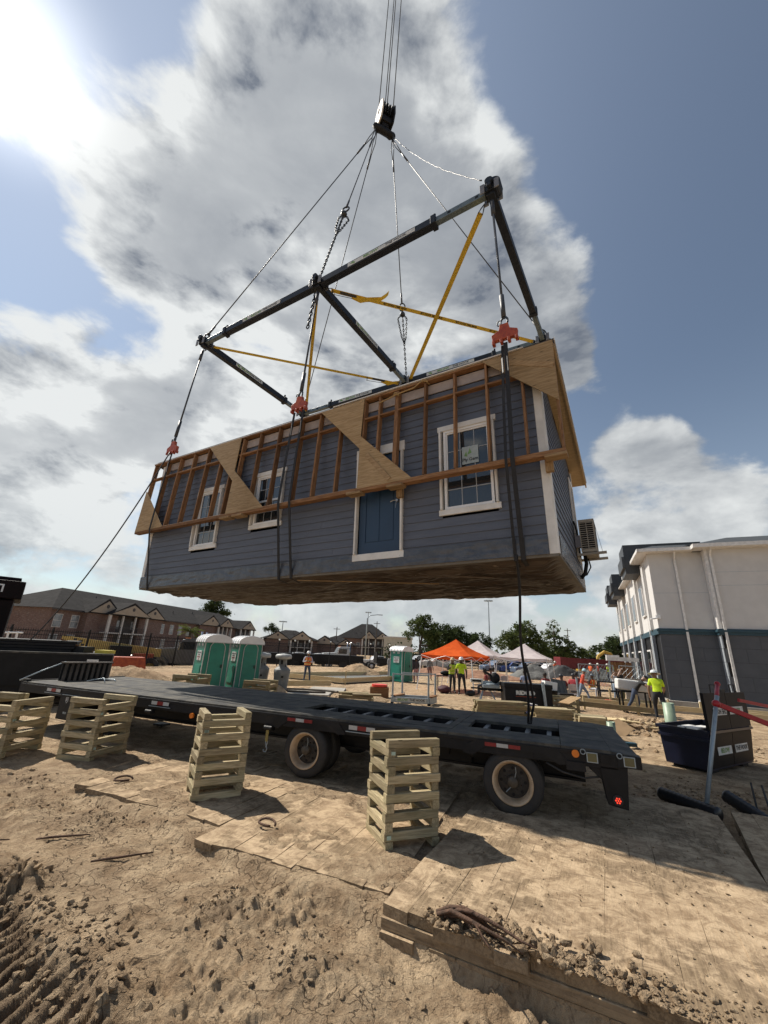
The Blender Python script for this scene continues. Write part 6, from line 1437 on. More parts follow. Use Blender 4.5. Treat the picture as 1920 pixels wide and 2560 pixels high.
M['ctorange'] = clothmat('canopy_orange', (.72, .135, .035), (.62, .11, .03)); M['ctwhite'] = clothmat('canopy_white', (.66, .60, .60), (.58, .52, .53))
canopy((4.75, 26.0), R(-33), 1.93, 2.85, 1.55, 'ctorange', 'orange pop-up canopy on white legs behind the neon-shirt worker')
canopy((7.6, 32.5), R(-30), 2.02, 3.05, 1.6, 'ctwhite', 'white canopy partly hidden behind the orange canopy')
canopy((10.6, 31.0), R(-28), 1.98, 2.95, 1.65, 'ctwhite', 'white canopy standing free, right of the tall mast')

# ---------------------------------------------------------------- people
SKIN = {'dark': (.085, .045, .028), 'mid': (.26, .145, .09), 'light': (.42, .27, .20)}
def person(loc, yaw, label, shirt, pants, skin='mid', pose='stand', H=1.78, sleeve='short', hat=None, vest=None, hair=(.02, .015, .012), shoes=(.05, .04, .035), group=None, tilt=0.0, arms=None, legs=None, stripes=False):
    """one continuous skinned body (faces coloured by the bone they belong to); hat, hair, vest are children. faces -y."""
    z = lambda a: a
    J = {'pel': (0, 0, .96), 'sp': (0, .01, 1.14), 'ch': (0, .0, 1.33), 'nk': (0, .0, 1.47), 'hd0': (0, -.012, 1.55), 'hd': (0, -.02, 1.64), 'hd1': (0, -.01, 1.72)}
    for s_, n_ in ((-1, 'r'), (1, 'l')):
        J['sh'+n_] = (s_*.185, .0, 1.40); J['el'+n_] = (s_*.25, .02, 1.13); J['wr'+n_] = (s_*.26, -.07, .90); J['ha'+n_] = (s_*.255, -.10, .81)
        J['hp'+n_] = (s_*.095, 0, .92); J['kn'+n_] = (s_*.11, -.02, .50); J['an'+n_] = (s_*.12, .03, .10); J['to'+n_] = (s_*.14, -.13, .045)
    if pose == 'sit':
        for k in ('pel', 'sp', 'ch', 'nk', 'hd0', 'hd', 'hd1', 'shr', 'shl', 'elr', 'ell', 'wrr', 'wrl', 'har', 'hal', 'hpr', 'hpl'):
            a, b, c = J[k]; J[k] = (a, b-(c-.96)*.12, c-.46)
        for s_, n_ in ((-1, 'r'), (1, 'l')):
            J['kn'+n_] = (s_*.15, -.44, .49); J['an'+n_] = (s_*.15, -.42, .09); J['to'+n_] = (s_*.16, -.58, .045)
            J['wr'+n_] = (s_*.16, -.30, .66); J['ha'+n_] = (s_*.10, -.38, .66); J['el'+n_] = (s_*.26, -.02, .70)
    if tilt:                                   # bend forward from the hips
        for k in list(J):
            if k[:2] in ('kn', 'an', 'to', 'hp'): continue
            a, b, c = J[k]; dz = c-.94; J[k] = (a, b*math.cos(tilt)-dz*math.sin(tilt), .94+dz*math.cos(tilt)+b*math.sin(tilt))
    for dct in (arms or {}), (legs or {}):
        for k, v_ in dct.items(): J[k] = v_
    rad = {'pel': .145, 'sp': .130, 'ch': .150, 'nk': .058, 'hd0': .072, 'hd': .098, 'hd1': .070}
    for n_ in 'rl': rad.update({'sh'+n_: .075, 'el'+n_: .048, 'wr'+n_: .033, 'ha'+n_: .040, 'hp'+n_: .105, 'kn'+n_: .066, 'an'+n_: .046, 'to'+n_: .042})
    E_ = [('pel', 'sp', 's'), ('sp', 'ch', 's'), ('ch', 'nk', 's'), ('nk', 'hd0', 'k'), ('hd0', 'hd', 'k'), ('hd', 'hd1', 'k')]
    for n_ in 'rl': E_ += [('ch', 'sh'+n_, 's'), ('sh'+n_, 'el'+n_, 's'), ('el'+n_, 'wr'+n_, 's' if sleeve == 'long' else 'k'), ('wr'+n_, 'ha'+n_, 'k'), ('pel', 'hp'+n_, 'p'), ('hp'+n_, 'kn'+n_, 'p'), ('kn'+n_, 'an'+n_, 'p'), ('an'+n_, 'to'+n_, 'b')]
    names = ['pel']+[k for k in J if k != 'pel']; ix = {k: i for i, k in enumerate(names)}
    me = bpy.data.meshes.new('person'); me.from_pydata([J[k] for k in names], [(ix[a], ix[b]) for a, b, c in E_], [])
    o = bpy.data.objects.new('person', me); COL.objects.link(o)
    sk = o.modifiers.new('skin', 'SKIN'); sv = me.skin_vertices[0].data if me.skin_vertices else None
    if sv is None:
        bm = bmesh.new(); bm.from_mesh(me); bm.verts.layers.skin.verify(); bm.to_mesh(me); bm.free(); sv = me.skin_vertices[0].data
    for k in names:
        r_ = rad[k]; sv[ix[k]].radius = (r_*(1.12 if k in ('pel', 'sp', 'ch') else 1), r_*(.78 if k in ('pel', 'sp', 'ch') else 1)); sv[ix[k]].use_root = (k == 'pel')
    ss = o.modifiers.new('sub', 'SUBSURF'); ss.levels = 2; ss.render_levels = 2
    bpy.context.view_layer.update(); dg = bpy.context.evaluated_depsgraph_get()
    m2 = bpy.data.meshes.new_from_object(o.evaluated_get(dg)); bpy.data.objects.remove(o)
    bm = bmesh.new(); bm.from_mesh(m2)
    cols = {'s': 0, 'p': 1, 'k': 2, 'b': 3}
    segs = [(Vector(J[a]), Vector(J[b]), cols[c], a, b) for a, b, c in E_]
    for f in bm.faces:
        p = f.calc_center_median(); best = 1e9
        for a, b, c, na, nb in segs:
            d = b-a; t_ = max(0, min(1, (p-a).dot(d)/max(d.length_squared, 1e-9))); dist = (p-(a+d*t_)).length/(rad[na]*(1-t_)+rad[nb]*t_)
            if dist < best:
                best = dist; f.material_index = c
                if na[:2] == 'sh' and sleeve == 'short' and t_ > .62: f.material_index = 2
                if na == 'ch' and nb == 'nk' and t_ > .75: f.material_index = 2
                if na == 'pel' and nb == 'sp' and t_ < .22: f.material_index = 1
        f.smooth = True
    # fingers, thumb, nose, ears
    q = MB(); 
    for n_ in 'rl':
        w_ = Vector(J['wr'+n_]); h_ = Vector(J['ha'+n_]); d = (h_-w_).normalized(); sd = d.cross(Vector((1, 0, 0.2))).normalized(); out = d.cross(sd)
        for k in range(4):
            b0 = h_+sd*(k-1.5)*.019+d*.015; Lf = (.055, .066, .062, .048)[k]
            q.tube([b0, b0+d*Lf*.55-out*.006, b0+d*Lf*.95-out*.022], [.0095, .0085, .006], 5)
        q.tube([w_.lerp(h_, .45)+sd*-.03, w_.lerp(h_, .8)+sd*-.055, h_+sd*-.06+d*.025], [.012, .010, .008], 5)
    hd = Vector(J['hd']); up_ = (Vector(J['hd1'])-Vector(J['hd0'])).normalized(); fw = Vector((0, -1, 0)); fw = (fw-up_*fw.dot(up_)).normalized(); rt_ = up_.cross(fw)
    q.tube([hd+fw*.090+up_*.012, hd+fw*.112-up_*.022], [.008, .015], 6)
    for s_ in (-1, 1): q.ball(hd+rt_*s_*.092-up_*.005, .022, 6, 4, (.5, 1, 1.2))
    nb0 = len(q.f)
    for s_ in (-1, 1): q.ball(hd+fw*.086+rt_*s_*.034+up_*.018, .011, 6, 4)
    q.box(list(hd+fw*.082-up_*.052-rt_*.024-Vector((0, .006, .005))), list(hd+fw*.084-up_*.052+rt_*.024+Vector((0.001, .006, .005))))
    vs = [bm.verts.new(v_) for v_ in q.v]
    for i, f in enumerate(q.f):
        try: nf = bm.faces.new([vs[i_] for i_ in f]); nf.material_index = 2 if i < nb0 else 4; nf.smooth = True
        except ValueError: pass
    mi_ = [f.material_index for f in bm.faces]; bm.to_mesh(m2); bm.free(); m2.materials.clear()
    key = label[:14]
    for nm, c in (('shirt', shirt), ('trousers', pants), ('skin', SKIN[skin]), ('shoe', shoes), ('eye', (.03, .015, .012))):
        kk = nm+'_%02d%02d%02d' % tuple(int(x*99) for x in c); M.setdefault(kk, mat(kk, c, .8 if nm != 'skin' else .5, tuple(x*.78 for x in c), 9, .25 if nm in ('shirt', 'trousers') else 0, 14)); m2.materials.append(M[kk])
    m2.polygons.foreach_set('material_index', mi_); m2.update()
    m2.name = 'person'; o = bpy.data.objects.new('person', m2); COL.objects.link(o)
    sc = H/1.78; o.location = (loc[0], loc[1], loc[2] if len(loc) > 2 else ground_at(loc[0], loc[1])); o.rotation_euler = (0, 0, yaw); o.scale = (sc, sc, sc)
    tag(o, label, 'person', group)
    mx = Matrix((rt_, -fw, up_)).transposed().to_4x4(); mx.translation = hd
    if hat:
        c, st = hat; kk = 'hat_%02d%02d%02d' % tuple(int(x*99) for x in c); M.setdefault(kk, mat(kk, c, .35))
        q = MB()
        if st == 'hard':
            q.lathe([(.118, .035), (.122, .05), (.112, .10), (.082, .142), (.04, .160), (0, .165)], 18, mx)
            q.lathe([(.112, .034), (.150, .030), (.152, .036), (.118, .05)], 18, mx)
            q.box((-.012, -.09, .13), (.012, .09, .172), mx)
            q.hexa([tuple(mx @ Vector(v_)) for v_ in ((-.09, -.10, .03), (.09, -.10, .03), (.06, -.185, .018), (-.06, -.185, .018), (-.09, -.10, .038), (.09, -.10, .038), (.06, -.185, .026), (-.06, -.185, .026))])
        elif st == 'brim':
            q.lathe([(.118, .035), (.122, .05), (.112, .11), (.075, .150), (0, .168)], 18, mx); q.lathe([(.112, .034), (.21, .012), (.212, .020), (.118, .05)], 20, mx)
        else:
            q.lathe([(.108, .02), (.110, .06), (.085, .11), (0, .128)], 16, mx); q.hexa([tuple(mx @ Vector(v_)) for v_ in ((-.08, -.09, .025), (.08, -.09, .025), (.06, -.185, .02), (-.06, -.185, .02), (-.08, -.09, .035), (.08, -.09, .035), (.06, -.185, .03), (-.06, -.185, .03))])
        q.build('hard_hat' if st != 'cap' else 'cap', kk, o, True)
    if hair is not None and (not hat or hat[1] == 'none'):
        kk = 'hair_%02d%02d%02d' % tuple(int(x*99) for x in hair); M.setdefault(kk, mat(kk, hair, .7, scale=60, bump=.5)); q = MB()
        q.lathe([(.094, -.02), (.107, .03), (.100, .08), (.066, .118), (0, .13)], 16, mx @ Matrix.Translation((0, .012, 0))); q.build('hair', kk, o, True)
    if vest:
        kk = 'vest_%02d%02d%02d' % tuple(int(x*99) for x in vest); M.setdefault(kk, mat(kk, vest, .6)); M.setdefault('reflband', mat('reflective_band', (.70, .62, .20), .4))
        def ringp(a, rx, ry, cz): 
            return [Vector((rx*math.cos(t_), ry*math.sin(t_), 0))+Vector((0, 0, cz)) for t_ in [k*math.pi/8 for k in range(16)]]
        lv = [('pel', .205, .150, .0), ('sp', .195, .140, 0), ('ch', .225, .150, 0), ('ch', .20, .135, .10)]
        q = MB(); last = None
        for (jn, rx, ry, dz) in lv:
            c = Vector(J[jn])+Vector((0, 0, dz)); b0 = len(q.v)
            q.v += [tuple(c+Vector((rx*math.cos(t_), ry*math.sin(t_), 0))) for t_ in [k*math.pi/8 for k in range(16)]]
            if last is not None:
                for k in range(16):
                    if k in (11, 12) and vest[0] > .5 and False: continue
                    q.face([last+k, last+(k+1) % 16, b0+(k+1) % 16, b0+k])
            last = b0
        vo = q.build('vest', kk, o, True)
        q = MB()
        for (jn, dz, rx, ry) in (('pel', .05, .207, .153), ('sp', .03, .203, .147)):
            c = Vector(J[jn])+Vector((0, 0, dz)); b0 = len(q.v)
            for zz in (0, .05): q.v += [tuple(c+Vector((rx*math.cos(t_), ry*math.sin(t_), zz))) for t_ in [k*math.pi/8 for k in range(16)]]
            for k in range(16): q.face([b0+k, b0+(k+1) % 16, b0+16+(k+1) % 16, b0+16+k])
        for s_ in (-1, 1):
            a = Vector(J['sp'])+Vector((s_*.09, -.145, 0)); b = Vector(J['ch'])+Vector((s_*.10, -.15, .02)); c = Vector(J['ch'])+Vector((s_*.10, -.06, .12)); q.bar(a, b, .045, .012, (0, -1, 0)); q.bar(b, c, .045, .012, (0, -1, 0))
        q.build('reflective_band', 'reflband', vo)
    if stripes:
        M.setdefault('reflband', mat('reflective_band', (.70, .62, .20), .4)); q = MB()
        for zz in (.10, .16): c = Vector(J['pel'])+Vector((0, 0, zz)); 
    return o
NEON = (.52, .72, .02); ORG = (.75, .13, .02); JEAN = (.045, .065, .115); LJEAN = (.24, .30, .38); MAR = (.22, .030, .026); BLK = (.014, .014, .016)
person((-4.16, 26.68), R(12), 'person in orange safety vest and white hard hat standing by the slab forms', (.50, .52, .60), JEAN, 'mid', 'stand', 1.74, 'long', ((.80, .80, .80), 'hard'), ORG,
       arms={'elr': (-.30, -.02, 1.15), 'wrr': (-.12, -.22, 1.20), 'har': (-.05, -.25, 1.23), 'ell': (.29, .0, 1.13), 'wrl': (.14, -.20, 1.18), 'hal': (.06, -.25, 1.20)}, legs={'knl': (.16, -.02, .5), 'anl': (.20, .03, .1), 'tol': (.25, -.12, .05), 'anr': (-.15, .03, .1)})
person((4.52, 23.25), R(-12), 'person in neon yellow T-shirt, black trousers and white hard hat, under the orange canopy edge', NEON, BLK, 'dark', 'stand', 1.86, 'short', ((.80, .80, .80), 'hard'),
       arms={'elr': (-.27, .03, 1.13), 'wrr': (-.30, -.06, .90), 'har': (-.31, -.09, .81)}, legs={'knl': (.16, -.10, .50), 'anl': (.20, -.04, .10), 'tol': (.24, -.19, .05)})
person((4.18, 24.0), R(8), 'person in dark clothes and open yellow vest, standing behind the neon-shirt worker', BLK, (.03, .03, .032), 'mid', 'stand', 1.80, 'long', ((.55, .42, .25), 'hard'), (.45, .60, .03), arms={'elr': (-.29, -.05, 1.16), 'wrr': (-.20, -.22, 1.28), 'har': (-.15, -.20, 1.36)})
person((10.55, 16.5), R(158), 'person in neon yellow T-shirt and wide-brimmed hard hat stepping away, seen from behind', (.56, .76, .02), (.016, .018, .024), 'mid', 'stand', 1.80, 'short', ((.62, .65, .66), 'brim'), tilt=R(16),
       arms={'ell': (.27, -.10, 1.10), 'wrl': (.26, -.10, .85), 'hal': (.25, -.12, .76), 'elr': (-.26, -.22, 1.10), 'wrr': (-.20, -.34, .92), 'har': (-.18, -.40, .86)}, legs={'knl': (.12, -.16, .50), 'anl': (.12, -.08, .10), 'tol': (.13, -.24, .05), 'knr': (-.12, .10, .50), 'anr': (-.12, .28, .12), 'tor': (-.13, .14, .05)})
person((10.9, 18.6), R(60), 'person in black shirt and blue jeans leaning over the white foam box', BLK, JEAN, 'light', 'stand', 1.74, 'short', ((.02, .02, .022), 'cap'), tilt=R(38),
       arms={'ell': (.28, -.52, 1.18), 'wrl': (.22, -.72, 1.10), 'hal': (.20, -.80, 1.08), 'elr': (-.26, -.50, 1.16), 'wrr': (-.20, -.70, 1.08), 'har': (-.18, -.78, 1.06)}, legs={'knl': (.12, -.12, .50), 'anl': (.12, .02, .10), 'knr': (-.12, .16, .52), 'anr': (-.13, .42, .12), 'tor': (-.14, .29, .05)})
person((12.6, 22.6), R(30), 'person in black shirt raising one arm behind the white foam box', BLK, (.14, .12, .05), 'light', 'stand', 1.72, 'short', None, None, (.16, .10, .05), arms={'elr': (-.34, -.12, 1.45), 'wrr': (-.20, -.16, 1.66), 'har': (-.14, -.15, 1.74)})
person((10.33, 22.1), R(65), 'person in orange-red long-sleeved top and grey jeans striding over boards', (.70, .10, .05), LJEAN, 'mid', 'stand', 1.64, 'long', ((.30, .48, .52), 'hard'), None, tilt=R(14),
       arms={'ell': (.24, -.06, 1.12), 'wrl': (.14, -.28, 1.10), 'hal': (.08, -.33, 1.11), 'elr': (-.24, -.04, 1.12), 'wrr': (-.14, -.26, 1.08), 'har': (-.08, -.32, 1.08)}, legs={'knl': (.11, -.26, .54), 'anl': (.11, -.34, .10), 'tol': (.12, -.50, .06), 'knr': (-.11, .12, .50), 'anr': (-.11, .42, .14), 'tor': (-.12, .28, .05)})
person((13.4, 24.6), R(8), 'person in white T-shirt and light blue jeans shading the eyes with both hands', (.60, .60, .62), (.24, .32, .42), 'light', 'stand', 1.56, 'short', None, None, (.09, .06, .035), (.6, .6, .6),
       arms={'elr': (-.30, -.14, 1.42), 'wrr': (-.15, -.18, 1.62), 'har': (-.07, -.17, 1.66), 'ell': (.30, -.14, 1.42), 'wrl': (.15, -.18, 1.62), 'hal': (.07, -.17, 1.66)})
person((12.55, 25.6, 0), R(20), 'person in orange safety vest sitting behind the black cart', (.05, .05, .06), (.5, .5, .52), 'dark', 'sit', 1.74, 'short', ((.10, .12, .14), 'cap'), ORG)
SIT = [((5.9, 23.4), R(250), 'person in dark red shirt sitting left of the mitre saw', MAR, (.05, .05, .06), 'dark'), ((8.35, 24.6), R(165), 'person in pale blue shirt sitting on a white folding chair', (.25, .30, .42), (.06, .06, .07), 'dark'),
       ((8.75, 22.6), R(190), 'person in dark red shirt, small, between the blue-shirt sitter and the broad sitter', MAR, (.05, .05, .06), 'dark'), ((9.15, 21.6), R(175), 'broad person in dark red shirt seated with back turned behind the black chest', MAR, (.05, .05, .06), 'dark'),
       ((10.45, 23.3), R(140), 'person in bright red shirt and black cap seated near the steel strut', (.40, .03, .04), (.12, .12, .13), 'dark')]
SIT += [((6.75, 25.6), R(200), 'person in faded pink shirt sitting between the saw and the pale blue shirt', (.36, .20, .19), (.06, .06, .07), 'mid'), ((7.35, 27.6), R(150), 'person in white shirt sitting far back under the canopies', (.5, .5, .5), (.06, .06, .08), 'dark'), ((11.6, 25.4), R(170), 'person in maroon shirt sitting behind the striding worker', MAR, (.05, .05, .06), 'dark')]
for i, (p, y, lb, sh, pa, sn) in enumerate(SIT): person((p[0], p[1], -.02), y, lb, sh, pa, sn, 'sit', 1.80, 'short', ((.03, .03, .035), 'cap') if i in (3, 4) else None)
for p, y, lb, sh, pa, h in (((1.0, 33.5), R(60), 'person in pale grey hooded clothes standing left of the lone toilet', (.36, .33, .33), (.36, .33, .33), 1.72), ((2.75, 30.2), R(200), 'person in dark top and pink skirt standing right of the lone toilet', (.045, .04, .045), (.42, .22, .22), 1.66), ((4.1, 33.5), R(20), 'person in grey top standing far off behind the orange canopy leg', (.20, .20, .20), (.20, .10, .09), 1.70)):
    person(p, y, lb, sh, pa, 'dark', 'stand', h, 'long')
far = [((22.6, 46), 'far worker in orange shirt beside the digger arm', ORG), ((23.6, 46.4), 'far worker in red shirt between the orange and the yellow ones', (.6, .07, .05)), ((24.7, 46.5), 'far worker in yellow vest, left of two by the wooden gate', NEON), ((25.7, 46.8), 'far worker in yellow vest nearest the wooden gate', NEON), ((19.3, 47), 'far worker in orange shirt standing before the yellow digger', ORG)]
for p, lb, c in far: person(p, rnd.uniform(0, 6), lb, c, (.05, .06, .09), 'mid', 'stand', 1.75, 'short', ((.75, .75, .7), 'hard'), None)

# ---------------------------------------------------------------- site gear
# grey lifting rack
rk = empty('lifting_rack', (1.62, 18.45, -.02), (0, 0, R(2)), 'grey steel lifting rack with a printed base rail, standing on the soil behind the trailer', 'rack')
for (x, y) in ((-.92, -.42), (.52, -.50), (.95, .42), (-.45, .48)):
    q = MB(); q.bar((x, y, .1), (x, y, 1.16), .07, .07, (1, 0, 0)); q.build('upright', 'galv', rk, bevel=.006)
for a, b in (((-.92, -.42, 1.12), (.52, -.50, 1.12)), ((-.45, .48, 1.14), (.95, .42, 1.14))):
    q = MB(); q.bar(a, b, .05, .05); q.build('top_rail', 'galv', rk)
q = MB(); q.bar((-.98, -.45, .17), (.55, -.53, .17), .08, .20); q.bar((-.5, .5, .17), (1.0, .44, .17), .08, .20); q.bar((-.95, -.45, .17), (-.46, .5, .17), .08, .16); q.bar((.54, -.53, .15), (.98, .44, .15), .10, .24); q.build('base_frame', 'galv', rk, bevel=.006)
for (x, y) in ((-.93, -.45), (.54, -.53)): q = MB(); q.box((x-.06, y-.07, .0), (x+.06, y+.07, .08)); q.build('foot', 'black', rk)
q = MB(); q.bar((-.80, -.503, .18), (.42, -.567, .18), .004, .12); lb_ = q.build('label_plate', 'decal', rk)
ux = Vector((1.44, -.075, 0)).normalized()
text_obj('BELOW', .12, 'decalgreen', rk, frame3((-.52, -.526, .18), ux, (0, 0, 1)), bold=.004); text_obj('THE HOOK', .12, 'print', rk, frame3((.06, -.556, .18), ux, (0, 0, 1)), bold=.003)
board('timber', (-.9, -.38, .30), (-.42, .42, .30), .20, .05, 'rafter', rk); board('timber', (.58, -.42, .31), (.94, .36, .31), .22, .05, 'rafter', rk)
q = MB(); q.tube([(-.40+.05*math.cos(t_), .40, .33+.06*math.sin(t_)) for t_ in [k*.63 for k in range(10)]], .014, 6, closed=True); q.build('lifting_ring', 'galv', rk)
# tool chest with lettering
ch = empty('tool_chest', (5.98, 17.6, 0), (0, 0, R(-3)), 'black jobsite tool chest lettered RIDGID in white', 'tool chest')
q = MB(); q.box((-.90, -.35, .12), (.90, .40, .86)); q.build('body', 'black', ch, bevel=.015); q = MB(); q.box((-.93, -.38, .86), (.93, .43, 1.02)); q.build('lid', 'black', ch, bevel=.02)
q = MB(); q.box((-.85, -.30, 0), (-.7, .35, .12)); q.box((.7, -.30, 0), (.85, .35, .12)); q.build('skid', 'black', ch)
text_obj('RIDGID', .19, 'decal', ch, frame3((-.12, -.356, .68), (1, 0, 0), (0, 0, 1)), bold=.014, xs=1.15); q = MB(); q.box((-.50, -.357, .545), (.28, -.351, .56)); q.build('underline', 'orange', ch)
# blue bucket
bk = empty('bucket', (6.55, 19.0, -.02), (0, 0, 0), 'blue bucket with a pale lid, in front of the black tool chest', 'bucket'); bk.location = (5.75, 16.6, -.02)
q = MB(); q.lathe([(0, 0), (.125, 0), (.15, .36), (.155, .38), (.15, .39)], 20); q.build('pail', mat('blue_plastic', (.02, .07, .42), .4), bk, True); q = MB(); q.box((-.17, -.17, .39), (.19, .17, .415), Matrix.Rotation(.12, 4, 'Y')); q.build('lid', 'vinyl', bk); q = MB(); q.tube([(.152*math.cos(t_), -.01, .34-.16*math.sin(t_)) for t_ in [k*math.pi/8 for k in range(9)]], .005, 5); q.build('handle', 'galv', bk)
# mitre saw on folding stand
ms = empty('mitre_saw', (4.75, 18.0, -.02), (0, 0, R(-8)), 'mitre saw with black blade guard on a folding stand', 'saw')
q = MB(); q.bar((-.85, 0, .74), (.95, 0, .74), .10, .06); q.bar((-.5, -.15, .70), (.5, -.15, .70), .05, .05); q.build('stand_rail', 'black', ms)
for (a, b) in (((-.35, 0, .72), (-.62, -.45, 0)), ((-.35, 0, .72), (-.60, .4, 0)), ((.45, 0, .72), (.66, -.45, 0)), ((.45, 0, .72), (.62, .4, 0)), ((-.1, 0, .72), (.25, -.4, 0))): q = MB(); q.bar(a, b, .045, .045, (0, 1, 0)); q.build('leg', 'galv', ms)
q = MB(); q.cbox((-.05, 0, .84), (.65, .42, .12)); q.lathe([(0, .90), (.24, .90), (.24, .94), (0, .94)], 20); q.box((-.42, .12, .90), (.35, .17, 1.02)); q.build('base', 'galv', ms, bevel=.01)
q = MB(); q.tube([(.12, .05, 1.16), (.12, -.03, 1.16)], .20, 22); q.tube([(.05, .10, 1.15), (.05, .34, 1.18)], .085, 14); q.bar((.12, .25, 1.0), (.10, .05, 1.22), .07, .10, (1, 0, 0)); q.build('head', 'black', ms, True)
q = MB(); q.tube([(-.02, .0, 1.24), (-.25, -.03, 1.36), (-.36, -.03, 1.52), (-.22, -.02, 1.46)], [.05, .045, .03, .03], 8); q.build('handle', 'black', ms, True); q = MB(); q.cbox((-.62, .0, 1.02), (.50, .16, .15)); q.build('extension_table', 'decal', ms, bevel=.01)
q = MB(); q.cbox((-.62, -.085, 1.02), (.36, .01, .07)); q.build('slot', 'black', ms)
# bins and boxes
tb = empty('trash_bin', (7.35, 18.6, 0), (0, 0, 0), 'round black bin with a white box on top, right of the tool chest', 'bin'); q = MB(); q.lathe([(0, 0), (.22, 0), (.28, .72), (.30, .74), (.28, .75), (.26, .70)], 20); q.build('barrel', 'black', tb, True)
o = MB().cbox((7.32, 18.6, .92), (.52, .40, .32), Matrix.Translation((7.32, 18.6, .92)) @ Matrix.Rotation(.12, 4, 'Y') @ Matrix.Translation((-7.32, -18.6, -.92))).build('box', 'vinyl', None, bevel=.01); tag(o, 'white box sitting on the round black bin', 'box')
ds = empty('dust_bin', (8.1, 19.2, 0), (0, 0, R(14)), 'black slatted bin with its ribbed lid propped open, right of the white box', 'bin')
for k in range(7): q = MB(); q.box((-.33+k*.10, -.30, .05), (-.26+k*.10, -.26, .62)); q.build('slat', 'black', ds)
q = MB(); q.box((-.34, -.26, .02), (.36, .30, .60)); q.build('body', mat('charcoal_plastic', (.025, .025, .028), .6), ds); q = MB(); q.box((-.36, .0, .62), (.36, .04, 1.22), Matrix.Rotation(R(-22), 4, 'X') @ Matrix.Rotation(R(8), 4, 'Y')); q.build('lid', mat('grey_ribbed_plastic', (.10, .105, .095), .6, (.05, .05, .05), 22, stretch=(1, .05, .05)), ds)
st_ = MB(); st_.bar((6.55, 17.1, .05), (6.48, 17.1, 1.12), .10, .05, (0, 1, 0)); st_.box((6.38, 16.95, 0), (6.75, 17.25, .05)); o = st_.build('steel_strut', 'galv'); tag(o, 'upright slotted steel strut before the tool chest', 'strut')
o = MB().bar((9.0, 19.6, .1), (8.95, 19.6, 1.25), .07, .05, (0, 1, 0)).build('steel_strut', 'galv'); tag(o, 'upright steel strut standing before the red-shirt sitter', 'strut')
# folding chairs
M['chairgrey'] = mat('chair_plastic', (.50, .44, .44), .5)
def fchair(loc, yaw, label):
    e = empty('folding_chair', (*loc, -.02), (0, 0, yaw), label, 'chair', 'white folding chairs'); q = MB()
    pts = [(-.22, .0), (.22, .0), (.23, .12), (.19, .26), (.0, .30), (-.19, .26), (-.23, .12)]
    q.prism([Vector((x, .20+z*.18, .62+z)) for x, z in pts], (0, .02, 0)); q.build('backrest', 'chairgrey', e); q = MB(); q.box((-.21, -.22, .43), (.21, .18, .455)); q.build('seat', 'chairgrey', e)
    for s_ in (-1, 1): q = MB(); q.tube([(s_*.2, .26, .85), (s_*.2, -.22, .0)], .012, 6); q.tube([(s_*.19, -.16, .43), (s_*.19, .26, .0)], .012, 6); q.build('leg', 'galv', e)
for p, y, lb in (((7.75, 22.6), R(170), 'white folding chair back left of the trailing rope'), ((8.25, 21.4), R(175), 'white folding chair back behind the middle of the tool chest'), ((9.6, 21.4), R(150), 'white folding chair back right of the broad sitter'), ((7.6, 26.5), R(190), 'white folding chair farther back, beside the pale blue shirt')): fchair(p, y, lb)
# lumber piles right behind the trailer
def pile(c, yaw, rows, L, label, m='treated_dark', sz=.09, n_=4, seed=1):
    r = random.Random(seed); e = empty('lumber_pile', (*c, -.02), (0, 0, yaw), label, 'lumber pile', 'lumber piles behind the trailer')
    for k in range(rows):
        for j in range(n_): l = L*r.uniform(.8, 1.05); board('timber', (r.uniform(-.1, .1), j*sz*1.6, sz*(k+.5)), (l, j*sz*1.6+r.uniform(-.04, .04), sz*(k+.5)), sz*1.4, sz*.96, m, e)
    return e
pile((3.5, 15.4), R(2), 6, 1.9, 'stack of weathered timbers behind the trailer, below the blue bucket', seed=1); pile((5.3, 15.0), R(-6), 5, 1.35, 'stack of pale timbers right of the trailing rope', 'treated', seed=2); pile((6.3, 13.8), R(-14), 4, .8, 'short block of timbers beside the cardboard', 'treated', .10, 5, 3)
crib((6.9, 17.3), R(-4), 1.0, .7, 7, 'low timber crib carrying loose boards, left of the striding worker', 11, 'treated_dark', 'x', .09, -.02)
for a, b, w_, th, m, lb in (((6.7, 14.6, .25), (7.9, 14.2, .30), .55, .02, 'newwood', 'pale plywood offcut lying right of the timbers'), ((6.6, 15.6, .55), (7.2, 15.9, .75), .45, .02, 'ply', 'plywood square leaning beside the slatted bin'), ((7.2, 15.2, .22), (9.3, 14.3, .16), .20, .04, 'newwood', 'long pale board lying before the dug soil'), ((7.4, 14.6, .15), (8.9, 14.0, .12), .14, .04, 'newwood', 'second pale board lying closer to the trailer')):
    o = board('board', a, b, w_, th, m, None); tag(o, lb, 'board', 'boards lying by the lumber piles')
cb = MB(); cb.box((6.9, 13.1, .08), (7.6, 13.6, .10), Matrix.Translation((7.2, 13.3, .1)) @ Euler((R(30), R(-24), .4)).to_matrix().to_4x4() @ Matrix.Translation((-7.2, -13.3, -.1))); o = cb.build('cardboard', mat('cardboard', (.33, .22, .12), .9)); tag(o, 'crumpled brown cardboard sheet by the dug soil', 'cardboard')
